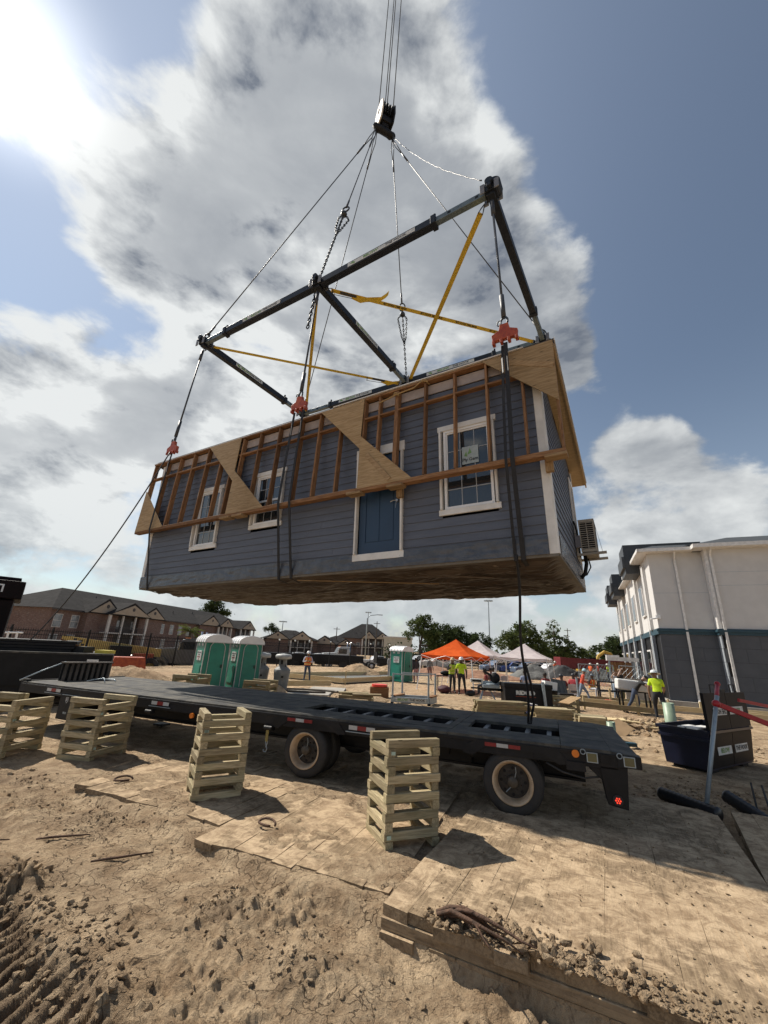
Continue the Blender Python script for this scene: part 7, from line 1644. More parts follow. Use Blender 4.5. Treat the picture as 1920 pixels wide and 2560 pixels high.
# cooler-like foam block on a black cart, second cart
def cart(c, yaw, w_, h, label, shelves=2):
    e = empty('cart', (*c, .0), (0, 0, yaw), label, 'cart', 'black carts by the pavement')
    for sx in (-1, 1):
        for sy in (-1, 1): q = MB(); q.bar((sx*w_/2, sy*.25, .08), (sx*w_/2, sy*.25, h), .06, .06, (1, 0, 0)); q.tube([(sx*w_/2, sy*.25-.02, .05), (sx*w_/2, sy*.25+.02, .05)], .05, 10); q.build('leg', 'black', e)
    for k in range(shelves+1): z = .16+(h-.16)*k/shelves; q = MB(); q.box((-w_/2-.04, -.29, z-.03), (w_/2+.04, .29, z+.03)); q.build('shelf', 'black', e)
    return e
cart((11.9, 22.6), R(-18), .85, 1.0, 'black two-shelf cart before the seated vest worker'); cart((11.2, 19.2), R(-14), 1.05, .82, 'black cart under the white foam box', 1)
q = MB(); q.box((-.62, -.26, 0), (.62, .26, .42)); o = q.build('foam_box', mat('foam_white', (.66, .65, .62), .8, (.60, .59, .56), 5), None, bevel=.05); o.location = (11.1, 19.1, .86); o.rotation_euler = (0, R(4), R(-14)); tag(o, 'large white foam-wrapped box lying on a black cart', 'box')
q = MB(); q.box((0, 0, 0), (1.5, .06, 1.15)); o = q.build('panel_sheet', 'concrete', None); o.location = (14.1, 24.9, 0); o.rotation_euler = (0, 0, R(-20)); tag(o, 'pale grey upright sheet behind the foam box', 'panel')
M['pvc'] = mat('pvc_green', (.27, .36, .26), .45)
for (x, y, h, r_, m, lb) in ((9.35, 14.2, .85, .16, 'pvc', 'pale green upright pipe at the feet of the bending worker'), (6.6, 12.6, .42, .11, 'pvc', 'short pale green pipe stub in the dug soil'), (9.9, 15.0, .6, .12, 'black', 'short black pipe behind the pale green pipe')):
    q = MB(); q.lathe([(r_, -.2), (r_, h), (r_*.9, h), (r_*.9, h-.2)], 18); o = q.build('pipe', m, None, True); o.location = (x, y, 0); tag(o, lb, 'pipe')
for (x, y, s_, lb, m) in ((11.0, 21.0, .5, 'crumpled orange-red bag lying before the black cart', (.6, .08, .05)), (3.7, 23.8, .6, 'dark maroon bag lying under the orange canopy', (.08, .02, .03)), (4.95, 23.0, .4, 'black bag on the ground at the neon-shirt worker\'s feet', (.015, .015, .016))):
    kk = 'bag_%d' % int(x*10); M[kk] = mat(kk, m, .7, tuple(v_*.6 for v_ in m), 6, .5, 10); q = MB(); q.ball((0, 0, 0), s_*.5, 14, 8, (1.3, .8, .65)); rr_ = random.Random(int(x*9)); q.v = [tuple(Vector(v_)*rr_.uniform(.82, 1.15)) for v_ in q.v]; o = q.build('bag', kk, None, True); o.location = (x, y, s_*.26); tag(o, lb, 'bag')
q = MB(); q.box((-.5, -.25, .78), (.5, .25, .82)); [q.tube([(sx*.45, sy*.2, 0), (sx*.45, sy*.2, .8)], .02, 6) for sx in (-1, 1) for sy in (-1, 1)]; o = q.build('table', 'black'); o.location = (3.9, 24.6, 0); tag(o, 'small dark work table under the orange canopy', 'table')
q = MB(); q.ball((0, 0, 0), .22, 12, 7, (1.4, .7, .6)); o = q.build('tool_bag', 'black', None, True); o.location = (3.9, 24.6, .95); tag(o, 'black tool bag lying on the small table', 'bag')
rd = empty('water_cooler', (.2, 20.3, -.02), (0, 0, 0), 'wooden box with a bright red lid left of the grey rack', 'box'); q = MB(); q.box((-.42, -.3, 0), (.42, .3, .42)); q.build('body', 'rafter', rd); q = MB(); q.lathe([(.0, .44), (.36, .44), (.36, .53), (.0, .55)], 20); q.build('lid', mat('bright_red', (.72, .045, .025), .4), rd)

# ---------------------------------------------------------------- slab forms, walk, hose, heaps on the left
q = MB(); q.box((-6.4, 19.3, -.12), (-2.0, 21.2, .05)); q.box((-3.2, 21.2, -.12), (-1.5, 23.0, .05)); o = q.build('pavement', 'concrete'); kind(o, 'structure')
M['gravel'] = mat('grey_gravel', (.20, .20, .19), .95, (.09, .09, .085), 30, .8, 60, detail=8)
def heap(c, rx, ry, h, m, label, seed, name='dirt_heap'):
    n_ = 40; q = MB(); X, Y = np.meshgrid(np.linspace(-1, 1, n_), np.linspace(-1, 1, n_)); D_ = np.hypot(X, Y)
    Z = h*np.clip(1-D_, 0, 1)**.85*(.55+.9*fbm(X*2.3+seed, Y*2.3+seed, 5, .6)) + .10*h*(np.abs(fbm(X*7+seed, Y*7, 4)-.5)*2)*(D_ < .95)
    Z = np.where(D_ > 1, -.2, Z)
    for j in range(n_):
        for i in range(n_): q.v.append((X[j, i]*rx, Y[j, i]*ry, Z[j, i]-.05))
    for j in range(n_-1):
        for i in range(n_-1): q.face([j*n_+i, j*n_+i+1, (j+1)*n_+i+1, (j+1)*n_+i])
    o = q.build(name, m, None, True); o.location = (c[0], c[1], c[2] if len(c) > 2 else 0); tag(o, label, 'heap'); return o
heap((-11.2, 20.2), 2.6, 1.5, .95, 'soil', 'heap of lumpy brown soil left of the toilets, before the iron fence', 1); heap((-8.3, 20.8), 1.9, 1.2, .6, 'soil', 'lower lumpy soil heap touching the left toilet', 5); heap((-4.4, 20.1-.6), .75, .5, .42, 'soil', 'small dark soil heap on the pavement beside the hand wash stand', 2)
heap((-1.5, 36), 2.0, 1.4, 1.0, 'soil', 'smooth tan soil heap before the white semi truck', 3); heap((-.5, 19.2), 1.2, .7, .30, 'soil', 'low dark soil heap before the red-lidded box', 4); heap((1.2, 38.5), 2.0, 1.5, .8, 'soil', 'soil heap behind the grey-clothed person', 7)
M['redsoil'] = mat('red_soil', (.34, .19, .12), .95, (.22, .115, .07), 3, .8, 20, detail=8)
heap((9.5, 40), 5.0, 2.0, .75, 'redsoil', 'long reddish soil bank behind the canopies', 21); heap((17.5, 38.5), 3.2, 1.6, .7, 'redsoil', 'reddish soil bank left of the mesh fence', 22); heap((6.0, 44.5), 3.2, 1.5, .7, 'redsoil', 'reddish soil bank seen under the orange canopy', 23)
M['tarp'] = mat('dark_tarp', (.030, .030, .032), .7, (.05, .05, .05), 3, .3, 8)
heap((15.6, 44), 2.6, 1.6, 1.3, 'gravel', 'grey gravel pile seen under the right white canopy', 8, 'gravel_heap'); heap((18.6, 44), 2.6, 1.6, 1.7, 'tarp', 'dark tarped pile before the white parked car', 9, 'tarped_heap')
for (x0, y0, x1, y1, lb) in ((-6.0, 28.6, -1.9, 26.2, 'near pale form board of the slab bed, at the vest worker\'s feet'), (-5.9, 29.0, 1.2, 37.5, 'far pale form board of the slab bed'), (-1.9, 26.3, 3.0, 33.5, 'right pale form board of the slab bed'), (-5.8, 21.6, -2.4, 24.0, 'pale form board behind the hand wash stands')):
    o = board('form_board', (x0, y0, .17), (x1, y1, .17), .05, .26, 'newwood', None); tag(o, lb, 'board', 'form boards of the slab bed')
q = MB(); q.poly([(-6, 28.6, .03), (-1.9, 26.2, .03), (3.0, 33.5, .03), (1.2, 37.5, .03), (-5.9, 29, .03)]); o = q.build('gravel_bed', 'gravel'); kind(o, 'structure')
o = MB().bar((-1.75, 25.9, -.1), (-1.75, 25.9, .75), .06, .06, (1, 0, 0)).build('stake', 'newwood'); tag(o, 'pale wooden stake at the slab corner', 'stake')
q = MB(); pts = [Vector((-3.3+1.55*math.cos(t_)*(1+.1*math.sin(3*t_)), 20.3+.55*math.sin(t_), .085)) for t_ in [k*.28 for k in range(21)]]; q.tube(pts, .05, 8); tag(q.build('hose', mat('hose_brown', (.09, .07, .05), .6), None, True), 'brown hose lying in a curve on the pavement by the hand wash stands', 'hose')

# ---------------------------------------------------------------- vehicles
M['glassdark'] = glassmat('car_glass', (.015, .018, .02), .06)
def car(loc, yaw, col, label, style='sedan', L=4.6, group='parked cars beyond the fence'):
    e = empty('parked_car' if style != 'pickup' else 'pickup_truck', loc, (0, 0, yaw), label, 'car' if style != 'pickup' else 'pickup', group); kk = 'car_%02d%02d%02d' % tuple(int(v_*99) for v_ in col); M.setdefault(kk, mat(kk, col, .25, col, spec=.8)); w = .9
    if style == 'sedan': pr = [(-.5, .3), (-.5, .72), (-.43, .86), (-.20, .94), (-.08, 1.34), (.10, 1.44), (.26, 1.38), (.40, .98), (.48, .92), (.5, .62), (.5, .3)]; gl = [(-.17, .95), (-.075, 1.31), (.09, 1.39), (.24, 1.34), (.36, .98)]
    elif style == 'suv': pr = [(-.5, .35), (-.5, .85), (-.44, 1.0), (-.24, 1.06), (-.12, 1.58), (.05, 1.68), (.44, 1.64), (.49, 1.1), (.5, .7), (.5, .35)]; gl = [(-.21, 1.08), (-.10, 1.54), (.05, 1.61), (.42, 1.57), (.46, 1.12)]
    else: pr = [(-.5, .45), (-.5, .95), (-.45, 1.10), (-.22, 1.14), (-.13, 1.70), (.0, 1.78), (.14, 1.76), (.17, 1.18), (.49, 1.16), (.5, .5), (.5, .45)]; gl = [(-.20, 1.17), (-.115, 1.65), (.0, 1.71), (.12, 1.70), (.135, 1.20)]
    q = MB(); q.prism([Vector((x*L, -w, z)) for x, z in pr], (0, 2*w, 0)); q.build('body', kk, e, bevel=.05)
    for s_ in (-1, 1): q = MB(); q.prism([Vector((x*L, s_*(w+.004)-.004, z)) for x, z in gl], (0, .008, 0)); q.build('side_window', 'glassdark', e)
    a, b = gl[0], gl[1]; q = MB(); q.poly([(a[0]*L-.03, -w*.86, a[1]+.02), (a[0]*L-.03, w*.86, a[1]+.02), (b[0]*L-.03, w*.80, b[1]), (b[0]*L-.03, -w*.80, b[1])]); q.build('windscreen', 'glassdark', e)
    for x in (-.31, .31):
        for s_ in (-1, 1):
            q = MB(); q.lathe([(.0, s_*(w+.01)), (.20, s_*(w+.012)), (.21, s_*(w+.02)), (.33, s_*(w+.02)), (.345, s_*(w-.05)), (.345, s_*(w-.2))], 18, Matrix.Translation((x*L, 0, .345)), 'Y'); wl = q.build('wheel', 'rubber', e); q = MB(); q.lathe([(.0, s_*(w+.022)), (.20, s_*(w+.024)), (.21, s_*(w+.021))], 14, Matrix.Translation((x*L, 0, .345)), 'Y'); q.build('rim', 'galv', wl)
    for s_ in (-1, 1): q = MB(); q.cbox((-L*.5-.0, s_*w*.72, .72 if style == 'sedan' else .9), (.06, .30, .14)); q.build('headlight', 'refl', e); q = MB(); q.cbox((L*.5, s_*w*.8, .8 if style == 'sedan' else .95), (.05, .2, .2)); q.build('tail_lamp', 'red', e)
    return e
def uxy(u, y): return ((u-942)/1073*y, y)
LOT = -.75
for (u, y, yw, c, stl, lb) in ((262, 47, 1.2, (.62, .62, .63), 'suv', 'white car behind the yellow boom'), (350, 47, 1.3, (.38, .03, .05), 'sedan', 'red car parked behind the iron fence'), (412, 50, 1.3, (.50, .51, .53), 'suv', 'silver car left of the chrome truck cab'), (120, 40, 1.2, (.03, .03, .035), 'suv', 'dark car at the far left end of the yellow boom'),
        (668, 66, .3, (.55, .56, .57), 'sedan', 'silver car seen above the hand wash stands'), (748, 66, .3, (.70, .70, .70), 'pickup', 'white pickup left of the orange-vest worker'), (800, 66, .2, (.70, .70, .70), 'pickup', 'white pickup right of the orange-vest worker'), (842, 70, .3, (.10, .10, .11), 'suv', 'dark car left of the white semi cab'), (945, 70, .3, (.66, .66, .66), 'pickup', 'white pickup right of the white semi'),
        (1050, 66, .2, (.40, .41, .43), 'pickup', 'grey pickup right of the lone toilet'), (1096, 62, .15, (.62, .62, .62), 'pickup', 'white pickup seen under the orange canopy'), (1240, 60, .2, (.10, .14, .22), 'suv', 'blue car seen between the white canopies'), (1318, 58, .15, (.10, .13, .19), 'suv', 'dark blue car under the right white canopy'), (1372, 56, .1, (.60, .60, .61), 'suv', 'white car behind the dark tarped pile'), (1280, 60, .2, (.03, .06, .22), 'suv', 'small blue vehicle behind the gravel pile')):
    p = uxy(u, y); car((p[0], p[1], LOT if u < 1000 else -.3), yw, c, lb, stl, 4.7 if stl != 'pickup' else 5.6)
M['chrome'] = mat('chrome', (.62, .62, .63), .15, metal=1.0)
def semi(loc, yaw, col, label, sleeper=True):
    e = empty('semi_truck', loc, (0, 0, yaw), label, 'truck', 'semi trucks behind the fence'); kk = 'cab_%02d%02d%02d' % tuple(int(v_*99) for v_ in col); M.setdefault(kk, mat(kk, col, .3, tuple(v_*.8 for v_ in col), 2, spec=.7)); w = 1.15
    q = MB(); q.prism([Vector((x, -.85, z)) for x, z in ((-3.4, .75), (-3.4, 1.85), (-3.2, 1.95), (-1.5, 2.08), (-1.5, .75))], (0, 1.7, 0)); q.build('hood', kk, e, bevel=.06)
    q = MB(); q.prism([Vector((x, -w, z)) for x, z in ((-1.5, .7), (-1.5, 2.05), (-1.2, 2.75), (-.9, 2.85), (.3, 2.88), (.3, .7))], (0, 2*w, 0)); q.build('cab', kk, e, bevel=.05)
    if sleeper: q = MB(); q.box((.34, -w, .75), (1.6, w, 2.9)); q.build('sleeper', kk, e, bevel=.06)
    q = MB(); q.poly([(-1.53, -w*.9, 2.10), (-1.53, w*.9, 2.10), (-1.23, w*.88, 2.70), (-1.23, -w*.88, 2.70)]); q.build('windscreen', 'glassdark', e)
    for s_ in (-1, 1):
        q = MB(); q.box((-1.25, s_*(w+.006)-.006, 1.95), (-.1, s_*(w+.006)+.006, 2.6)); q.build('side_window', 'glassdark', e)
        q = MB(); q.tube([(.32, s_*w*1.02, .8), (.32, s_*w*1.02, 3.5)], .08, 10); q.build('exhaust_stack', 'chrome', e, True)
        q = MB(); q.prism([Vector((x, s_*.86-.2, z)) for x, z in [(-2.75+.72*math.cos(a), .55+.72*math.sin(a)) for a in [k*math.pi/8 for k in range(9)]]], (0, .42, 0)); q.build('fender', kk, e)
        q = MB(); q.tube([(-1.3, s_*.75, .75), (.4, s_*.75, .75)], .30, 16); q.build('fuel_tank', 'chrome', e, True)
        q = MB(); q.box((-1.35, s_*1.3-.06, 1.9), (-1.25, s_*1.3+.06, 2.5)); q.build('mirror', 'chrome', e)
    q = MB(); q.box((-3.47, -.55, .85), (-3.4, .55, 1.85)); g = q.build('grille', 'black', e)
    for k in range(9): q = MB(); q.box((-3.485, -.5+k*.12, .88), (-3.47, -.45+k*.12, 1.82)); q.build('grille_bar', 'chrome', g)
    q = MB(); q.box((-3.75, -1.1, .35), (-3.5, 1.1, .78)); q.build('bumper', 'chrome', e, bevel=.03)
    for s_ in (-1, 1): q = MB(); q.cbox((-3.5, s_*.78, 1.15), (.14, .34, .22)); q.build('headlight', 'refl', e)
    q = MB(); q.box((-3.2, -.4, .55), (4.2, .4, .85)); q.build('frame', 'black', e)
    for x in (-2.75, 2.2, 3.5):
        for s_ in (-1, 1): q = MB(); q.lathe([(.0, s_*.95), (.26, s_*1.0), (.28, s_*1.06), (.48, s_*1.06), (.52, s_*1.0), (.52, s_*.75)], 22, Matrix.Translation((x, 0, .52)), 'Y'); wl = q.build('wheel', 'rubber', e); q = MB(); q.lathe([(0, s_*1.02), (.12, s_*1.06), (.24, s_*1.03), (.27, s_*1.068)], 16, Matrix.Translation((x, 0, .52)), 'Y'); q.build('rim', 'chrome', wl)
    for k in range(5): q = MB(); q.cbox((-1.0, -.8+k*.4, 2.92), (.12, .12, .08)); q.build('roof_lamp', 'amber', e)
    return e
semi((-16.2, 39.5, LOT), R(12), (.10, .10, .105), 'dark semi truck with chrome grille behind the iron fence, left of the toilets'); semi((-4.3, 61, LOT), R(14), (.66, .67, .66), 'white semi truck cab parked beyond the slab forms', False)
def flat(loc, yaw, L, col, label):
    e = empty('parked_trailer', loc, (0, 0, yaw), label, 'trailer', 'trailers parked behind the fence'); q = MB(); q.box((0, -1.2, .85), (L, 1.2, 1.6)); q.box((.5, -.9, .45), (L-.5, .9, .85)); q.build('bed', col, e); q = MB(); q.box((0, -1.22, 1.6), (.1, 1.2, 2.4)); q.build('headboard', col, e)
    for x in (L-1.2, L-2.5):
        for s_ in (-1, 1): q = MB(); q.lathe([(0, s_*1.1), (.48, s_*1.12), (.5, s_*.8)], 18, Matrix.Translation((x, 0, .5)), 'Y'); q.build('wheel', 'rubber', e)
flat((-13.4, 47.0, -.45), R(22), 7, 'black', 'black flatbed parked behind the slab bed, left of the white semi'); flat((-8.2, 54.5, -.5), R(8), 6.5, 'black', 'black flatbed behind the lamp-capped fence posts'); flat((-.2, 64, LOT), R(12), 7, 'black', 'black flatbed behind the white semi, left of the grey-clothed person')
# telehandler with a long yellow boom
th_ = empty('telehandler', (-19.4, 33.5, LOT), (0, 0, R(38)), 'telehandler with long yellow boom behind the iron fence', 'telehandler')
M['tyellow'] = mat('machine_yellow', (.56, .40, .12), .5, (.48, .33, .09), 3)
q = MB(); q.hexa([(-4.0, -.35, 1.75), (2.6, -.35, 1.35), (2.6, .35, 1.35), (-4.0, .35, 1.75), (-4.0, -.35, 2.65), (2.6, -.35, 1.95), (2.6, .35, 1.95), (-4.0, .35, 2.65)]); q.build('boom', 'tyellow', th_, bevel=.02)
for k, (x, z) in enumerate(((-3.3, 2.35), (-2.95, 2.25), (-3.25, 2.05), (-2.8, 2.0))): q = MB(); q.box((x, -.358, z), (x+.22, -.351, z+.13)); q.build('marking', 'print', th_)
q = MB(); q.box((-1.8, -.95, .6), (2.2, .95, 1.35)); q.build('chassis', 'black', th_); q = MB(); q.box((-1.0, -1.0, 1.2), (.4, -.4, 2.1)); q.build('cab', 'black', th_); q = MB(); q.box((.6, -1.0, 1.0), (2.0, -.45, 1.6)); q.build('engine_cover', 'orange', th_)
for x in (-1.5, 1.8):
    for s_ in (-1, 1): q = MB(); q.lathe([(0, s_*.95), (.3, s_*1.0), (.32, s_*1.25), (.60, s_*1.25), (.66, s_*1.1), (.62, s_*.9)], 20, Matrix.Translation((x, 0, .66)), 'Y'); wl = q.build('wheel', 'rubber', th_); q = MB(); q.lathe([(0, s_*1.02), (.3, s_*1.04), (.31, s_*1.2)], 16, Matrix.Translation((x, 0, .66)), 'Y'); q.build('rim', 'tyellow', wl)
q = MB(); q.hexa([(-.6, -.5, .1), (1.2, -.5, .1), (1.2, .5, .1), (-.6, .5, .1), (-.4, -.5, 1.0), (1.0, -.5, 1.0), (1.0, .5, 1.0), (-.4, .5, 1.0)]); o = q.build('red_hopper', 'orange'); o.location = (-13.4, 23.2, .0); o.rotation_euler = (0, 0, R(38)); tag(o, 'orange-red steel hopper right of the black trailer end', 'hopper')
q = MB(); q.poly([(-24, 36, -.69), (-13, 36, -.69), (-6, 56, -.69), (-18, 56, -.69)]); kind(q.build('grass', mat('lawn', (.075, .13, .030), .95, (.05, .09, .02), 6, .5, 60), None), 'stuff')
# excavator and red container
ex = empty('excavator', (26.6, 55, 0), (0, 0, R(-10)), 'yellow excavator with raised bent arm beyond the mesh fence', 'excavator'); M['catyellow'] = mat('digger_yellow', (.52, .33, .05), .5)
q = MB(); q.box((-1.6, -1.1, .9), (1.4, 1.1, 2.2)); q.build('house', 'catyellow', ex, bevel=.08); text_obj('CAT', .55, 'print', ex, frame3((-.9, -1.11, 1.7), (1, 0, 0), (0, 0, 1)), bold=.02)
q = MB(); q.box((.3, -1.0, 2.2), (1.4, .0, 3.2)); q.build('cab', 'glassdark', ex); q = MB(); q.box((-1.7, -1.3, 0), (1.7, -.7, .8)); q.box((-1.7, .7, 0), (1.7, 1.3, .8)); q.build('track', 'black', ex, bevel=.2)
q = MB(); q.tube([(1.4, .2, 1.8), (2.2, .2, 3.6), (3.2, .2, 4.3), (4.3, .2, 4.0)], [.30, .28, .25, .2], 8); q.build('boom', 'catyellow', ex); q = MB(); q.tube([(4.3, .2, 4.0), (4.7, .2, 2.6), (4.6, .2, 1.4)], [.2, .18, .13], 8); q.build('stick', 'catyellow', ex); q = MB(); q.hexa([(4.1, -.3, .4), (4.9, -.3, .4), (4.9, .7, .4), (4.1, .7, .4), (4.3, -.3, 1.3), (5.1, -.3, 1.3), (5.1, .7, 1.3), (4.3, .7, 1.3)]); q.build('bucket', 'catyellow', ex)
ex.scale = (.72, .72, .72)
rc = empty('red_container', (21.2, 50, 0), (0, 0, R(-4)), 'dark red open container behind the site, left of the yellow excavator', 'container'); M['cred'] = mat('container_red', (.17, .018, .022), .5, (.12, .012, .016), 3)
q = MB(); q.box((0, 0, 1.0), (7.0, 2.2, 2.15)); q.build('wall', 'cred', rc); q = MB(); q.box((-.05, -.1, .1), (.6, 2.2, 2.2)); q.box((-.1, -.12, 1.0), (7.1, -.02, 1.12)); q.build('frame', 'cred', rc); heap((24.6, 48.6), 3.4, 1.0, 1.2, 'gravel', 'pile of broken debris in front of the red container', 13, 'debris_heap')

# ---------------------------------------------------------------- dark steel gear at the left edge
bt = empty('black_trailer', (-12.75, 11.35, 0), (0, 0, R(30)), 'black low trailer with white corner reflectors behind the front of the flatbed', 'trailer')
q = MB(); q.box((0, 0, .55), (5.1, 2.4, 1.42)); q.build('side_panel', 'black', bt); q = MB(); q.box((-1.0, -.02, 1.42), (5.1, 2.4, 1.47)); q.build('deck', 'deck', bt)
q = MB(); q.box((1.35, -.10, .3), (1.6, 0, 1.42)); q.box((-1, .1, .2), (5.0, 2.2, .55)); q.build('post', 'blackdusty', bt)
for (x, s_) in ((1.9, 1), (4.75, -1)):
    q = MB(); q.box((min(x, x+s_*.30), -.012, 1.24), (max(x, x+s_*.30), -.003, 1.30)); q.hexa([(x-.03, -.012, .8), (x+.03, -.012, .8), (x+.03, -.003, .8), (x-.03, -.003, .8), (x-.03, -.012, 1.24), (x+.03, -.012, 1.24), (x+.03, -.003, 1.24), (x-.03, -.003, 1.24)]); q.build('corner_reflector', 'vinyl', bt)
q = MB(); q.box((1.42, -.105, .85), (1.55, -.10, 1.0)); q.box((.9, -.03, 1.32), (1.2, -.012, 1.40)); q.build('reflector', 'refl', bt)
for k, (x0, x1, lb) in enumerate(((-1.0, 1.9, 'stack of dark mats lying on the black trailer, left pile'), (1.95, 4.0, 'stack of dark mats lying on the black trailer, right pile'))):
    e = empty('mat_stack', (-12.95, 11.7, 1.47), (0, 0, R(30)), lb, 'mat stack', 'dark mats on the black trailer')
    for j in range(4): q = MB(); q.box((x0+rnd.uniform(-.06, .06), 0, j*.085), (x1+rnd.uniform(-.06, .06), 1.4, j*.085+.078)); q.build('mat_sheet', 'blackdusty', e, bevel=.012)
o = MB().box((0, 0, 0), (.42, .4, .10)).build('yellow_tray', mat('tray_yellow', (.62, .50, .06), .5)); o.location = (-9.0, 14.0, 1.47); tag(o, 'small yellow tray on the black trailer deck', 'tray')
o = MB().box((0, 0, 0), (.5, .5, .18)).build('black_case', 'black'); o.location = (-9.7, 13.75, 1.47); tag(o, 'black case left of the yellow tray', 'case')
q = MB(); q.tube([(-9.9, 13.6, 1.85), (-9.2, 14.2, 1.5)], .03, 6); tag(q.build('wood_pole', 'rafter', None), 'wooden pole resting against the mat stack', 'pole')
cw = empty('crane_counterweight', (-15.85, 12.75, .0), (0, 0, R(40)), 'tall dark maroon steel block cut by the left edge of the picture', 'counterweight'); M['maroonblack'] = mat('maroon_black_paint', (.010, .005, .006), .6, (.007, .004, .004), 3, spec=.15)
q = MB(); q.box((0, 0, 1.7), (3.68, 3, 3.05)); q.build('lower_block', 'maroonblack', cw, bevel=.03); q = MB(); q.box((0, -.1, 3.09), (3.86, 3, 3.72)); q.build('upper_block', 'maroonblack', cw, bevel=.03); q = MB(); q.box((.0, .2, 3.72), (3.70, 2.8, 3.86)); q.build('top_plate', 'maroonblack', cw); q = MB(); q.box((.5, .5, 0), (3.2, 2.5, 1.7)); q.build('base', 'black', cw)
q = MB(); q.box((3.05, -.112, 3.52), (3.30, -.102, 3.57)); q.box((3.25, -.112, 3.30), (3.30, -.102, 3.52)); q.build('corner_reflector', 'vinyl', cw)
q = MB()
for k in range(3): q.tube([(-21+k*.5, 24.2, 0), (-21.1+k*.5, 24.2, 2.0)], .05, 6)
q.tube([(-21.2, 24.2, 1.9), (-19.8, 24.2, 1.95)], .05, 6); q.tube([(-21.2, 24.2, 1.5), (-19.8, 24.2, 1.55)], .05, 6); tag(q.build('white_rail', 'vinyl', None), 'white pipe rail in front of the iron fence at the far left', 'rail')

# ---------------------------------------------------------------- dark bin, barrier and ditch things at the right
bx = (1.78, 1.09); by_ = math.atan2(1.09, 1.78)
bn = empty('hopper_bin', (6.80, 9.21, -.02), (0, 0, by_), 'dark blue steel bin with its printed lid standing open', 'bin')
M['navy'] = mat('navy_paint', (.010, .012, .030), .35, (.006, .007, .020), 3, spec=.5); M['brownface'] = mat('brown_reflecting_panel', (.020, .016, .016), .5, (.013, .011, .012), 1.5, spec=.12)
WB, DB, HBn = 2.09, .95, .76
q = MB(); q.hexa([(.0, .06, .06), (WB, .06, .06), (WB-.05, DB-.06, .06), (.0, DB-.06, .06), (-.02, 0, HBn), (WB, 0, HBn), (WB, DB, HBn), (-.02, DB, HBn)]); 
q.f = q.f[:1]+q.f[2:]; q.mi = q.mi[:len(q.f)]; q.build('bin_body', 'navy', bn)
q = MB(); 
for a, b in (((-.04, -.02, HBn), (WB+.02, -.02, HBn)), ((-.04, DB+.02, HBn), (WB+.02, DB+.02, HBn)), ((-.04, -.02, HBn), (-.04, DB+.02, HBn)), ((WB+.02, -.02, HBn), (WB+.02, DB+.02, HBn)), ((-.035, -.02, .60), (-.035, DB, .60))): q.bar(a, b, .05, .05)
q.build('rim_bar', 'navy', bn)
q = MB()
for x in (.15, WB-.45): q.box((x, .12, -.02), (x+.3, DB-.12, .06))
q.build('skid', 'black', bn)
for k, (a, b) in enumerate(((.03, WB/2-.012), (WB/2+.012, WB-.03))): q = MB(); q.hexa([(a, .045, .10), (b, .045, .10), (b, .07, .10), (a, .07, .10), (a, -.022, HBn-.04), (b, -.022, HBn-.04), (b, .0, HBn-.04), (a, .0, HBn-.04)]); q.build('front_panel', 'brownface', bn)
ld = [(0, 0), (WB, 0)]
for k, (a, b) in enumerate(((.0, WB/2-.01), (WB/2+.01, WB))): q = MB(); q.hexa([(a, -.03, HBn+.04), (b, -.03, HBn+.04), (b, .03, HBn+.04), (a, .03, HBn+.04), (a, -.02, 1.50), (b, -.02, 1.50), (b, .04, 1.50), (a, .04, 1.50)]); q.build('lid_panel', 'brownface', bn)
for x in (.42, 1.40): q = MB(); q.tube([(x, .0, 1.50), (x, .0, 1.66), (x+.24, .0, 1.66), (x+.24, .0, 1.50)], .014, 6); q.build('lid_handle', 'black', bn)
q = MB(); q.box((.90, -.02, 1.50), (1.10, .06, 1.57)); q.build('latch', 'black', bn)
def sticker(x, z, w_, h, txt, col, flip, dy):
    c = Vector((x, dy, z)); u = Vector((1, 0, 0)); v_ = Vector((0, -.06 if z < HBn else 0, 1)).normalized()
    q = MB(); q.bar(c-u*w_/2, c+u*w_/2, .004, h); q.build('sticker', 'decal', bn)
    s_ = -1 if flip else 1
    text_obj(txt, h*.82, col, bn, frame3(c+Vector((0, -.006, 0)), u*s_, v_*s_), bold=.003, xs=.92)
sticker(.62, 1.14, .62, .15, 'THE HOOK', 'print', True, -.034); sticker(1.45, 1.14, .70, .15, 'BELOW', 'decalgreen', True, -.034)
sticker(.62, .40, .66, .15, 'BELOW', 'decalgreen', False, .006); sticker(1.45, .40, .64, .15, 'THE HOOK', 'print', False, .006)
q = MB(); q.box((-.10, .15, HBn+.03), (.55, .35, HBn+.06)); q.box((-.1, .4, HBn+.03), (.4, .52, HBn+.055)); o = q.build('white_board', 'vinyl'); o.matrix_basis = Matrix.Translation((6.80, 9.21, -.02)) @ Matrix.Rotation(by_, 4, 'Z'); tag(o, 'pale boards resting on the rim of the dark bin', 'board')
ps = empty('steel_post', (4.84, 6.95, -.12), (0, 0, 0), 'leaning grey steel post with red arms in front of the dark bin', 'post')
tp = Vector((5.45, 7.05, 1.58))-Vector((4.84, 6.95, -.12)); q = MB(); q.tube([(0, 0, 0), tp], .030, 12); q.build('tube', 'galv', ps, True)
M['redarm'] = mat('red_arm', (.42, .015, .025), .4, (.33, .012, .02), 4)
k0 = tp*.93; q = MB(); q.tube([k0, k0+Vector((.35, .35, .28))], .032, 10); q.ball(k0+Vector((.35, .35, .28)), .045); q.ball(k0, .06); q.build('upper_arm', 'redarm', ps, True)
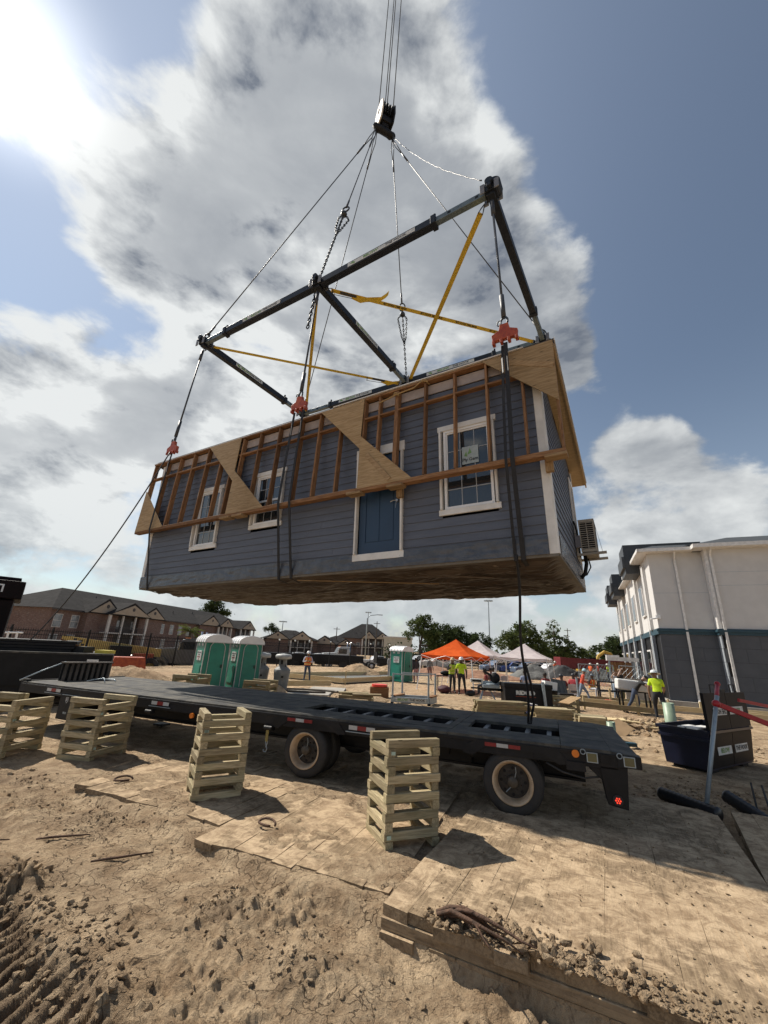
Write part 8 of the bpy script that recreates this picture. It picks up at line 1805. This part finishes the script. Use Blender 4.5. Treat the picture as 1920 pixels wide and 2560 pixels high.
q = MB(); q.bar(k0, Vector((6.7, 7.0, 1.02))-Vector((4.84, 6.95, -.12)), .05, .075); q.build('long_arm', 'redarm', ps, bevel=.008)
q = MB(); q.tube([(-.05, .12, .02), (.09, -.04, .05)], .045, 10); q.box((-.16, .02, .02), (.08, .10, .12), Matrix.Rotation(-.6, 4, 'Z')); q.ball((.06, -.06, .08), .07); q.build('foot_clamp', 'black', ps, True)
q = MB(); q.bar((7.3, 8.9, 1.40), (9.8, 9.6, 1.06), .045, .06); tag(q.build('barrier_bar', 'redarm', None), 'second red barrier arm slanting behind the dark bin', 'arm')
q = MB(); q.ball((0, 0, 0), .12, 12, 7, (1.5, .8, .6)); q.tube([(-.1, 0, -.05), (.2, 0, -.25)], .03, 6); o = q.build('valve_fitting', 'redarm', None, True); o.location = (8.15, 8.4, .62); tag(o, 'red bulbous fitting cut by the right edge of the picture', 'fitting')
M['pipeblack'] = mat('black_drain_pipe', (.016, .016, .018), .4)
for (p, d, L, lb) in (((4.62, 7.55, .07), (.30, -.72, -.03), .85, 'black corrugated pipe lying in the ditch left of the leaning post'), ((5.55, 7.40, .12), (.12, -.55, -.16), .6, 'black corrugated pipe right of the leaning post, in deep shade')):
    p = Vector(p); d = Vector(d).normalized(); q = MB(); n_ = int(L/.03); q.tube([p+d*L*i/n_ for i in range(n_+1)], [.095 if i % 2 else .080 for i in range(n_+1)], 14); tag(q.build('drain_pipe', 'pipeblack', None, True), lb, 'pipe', 'black pipes in the ditch')
for k in range(4): x = 5.85+k*.16; q = MB(); q.tube([(x, 7.2-k*.05, -.1), (x+.02, 7.25, .35-.03*k)], .014, 6); tag(q.build('rebar', 'chain', None), 'thin dark bar stuck in the shaded soil, '+('nearest the black pipes', 'second from the black pipes', 'third from the black pipes', 'farthest right')[k], 'bar', 'dark bars in the shaded soil')
o = MB().box((0, 0, 0), (.62, .16, .09)).build('tool_case', mat('teal_plastic', (.015, .06, .085), .5), None, bevel=.02); o.location = (6.05, 11.6, .0); o.rotation_euler = (0, 0, -.1); tag(o, 'teal tool lying on the soil left of the dark bin', 'tool')
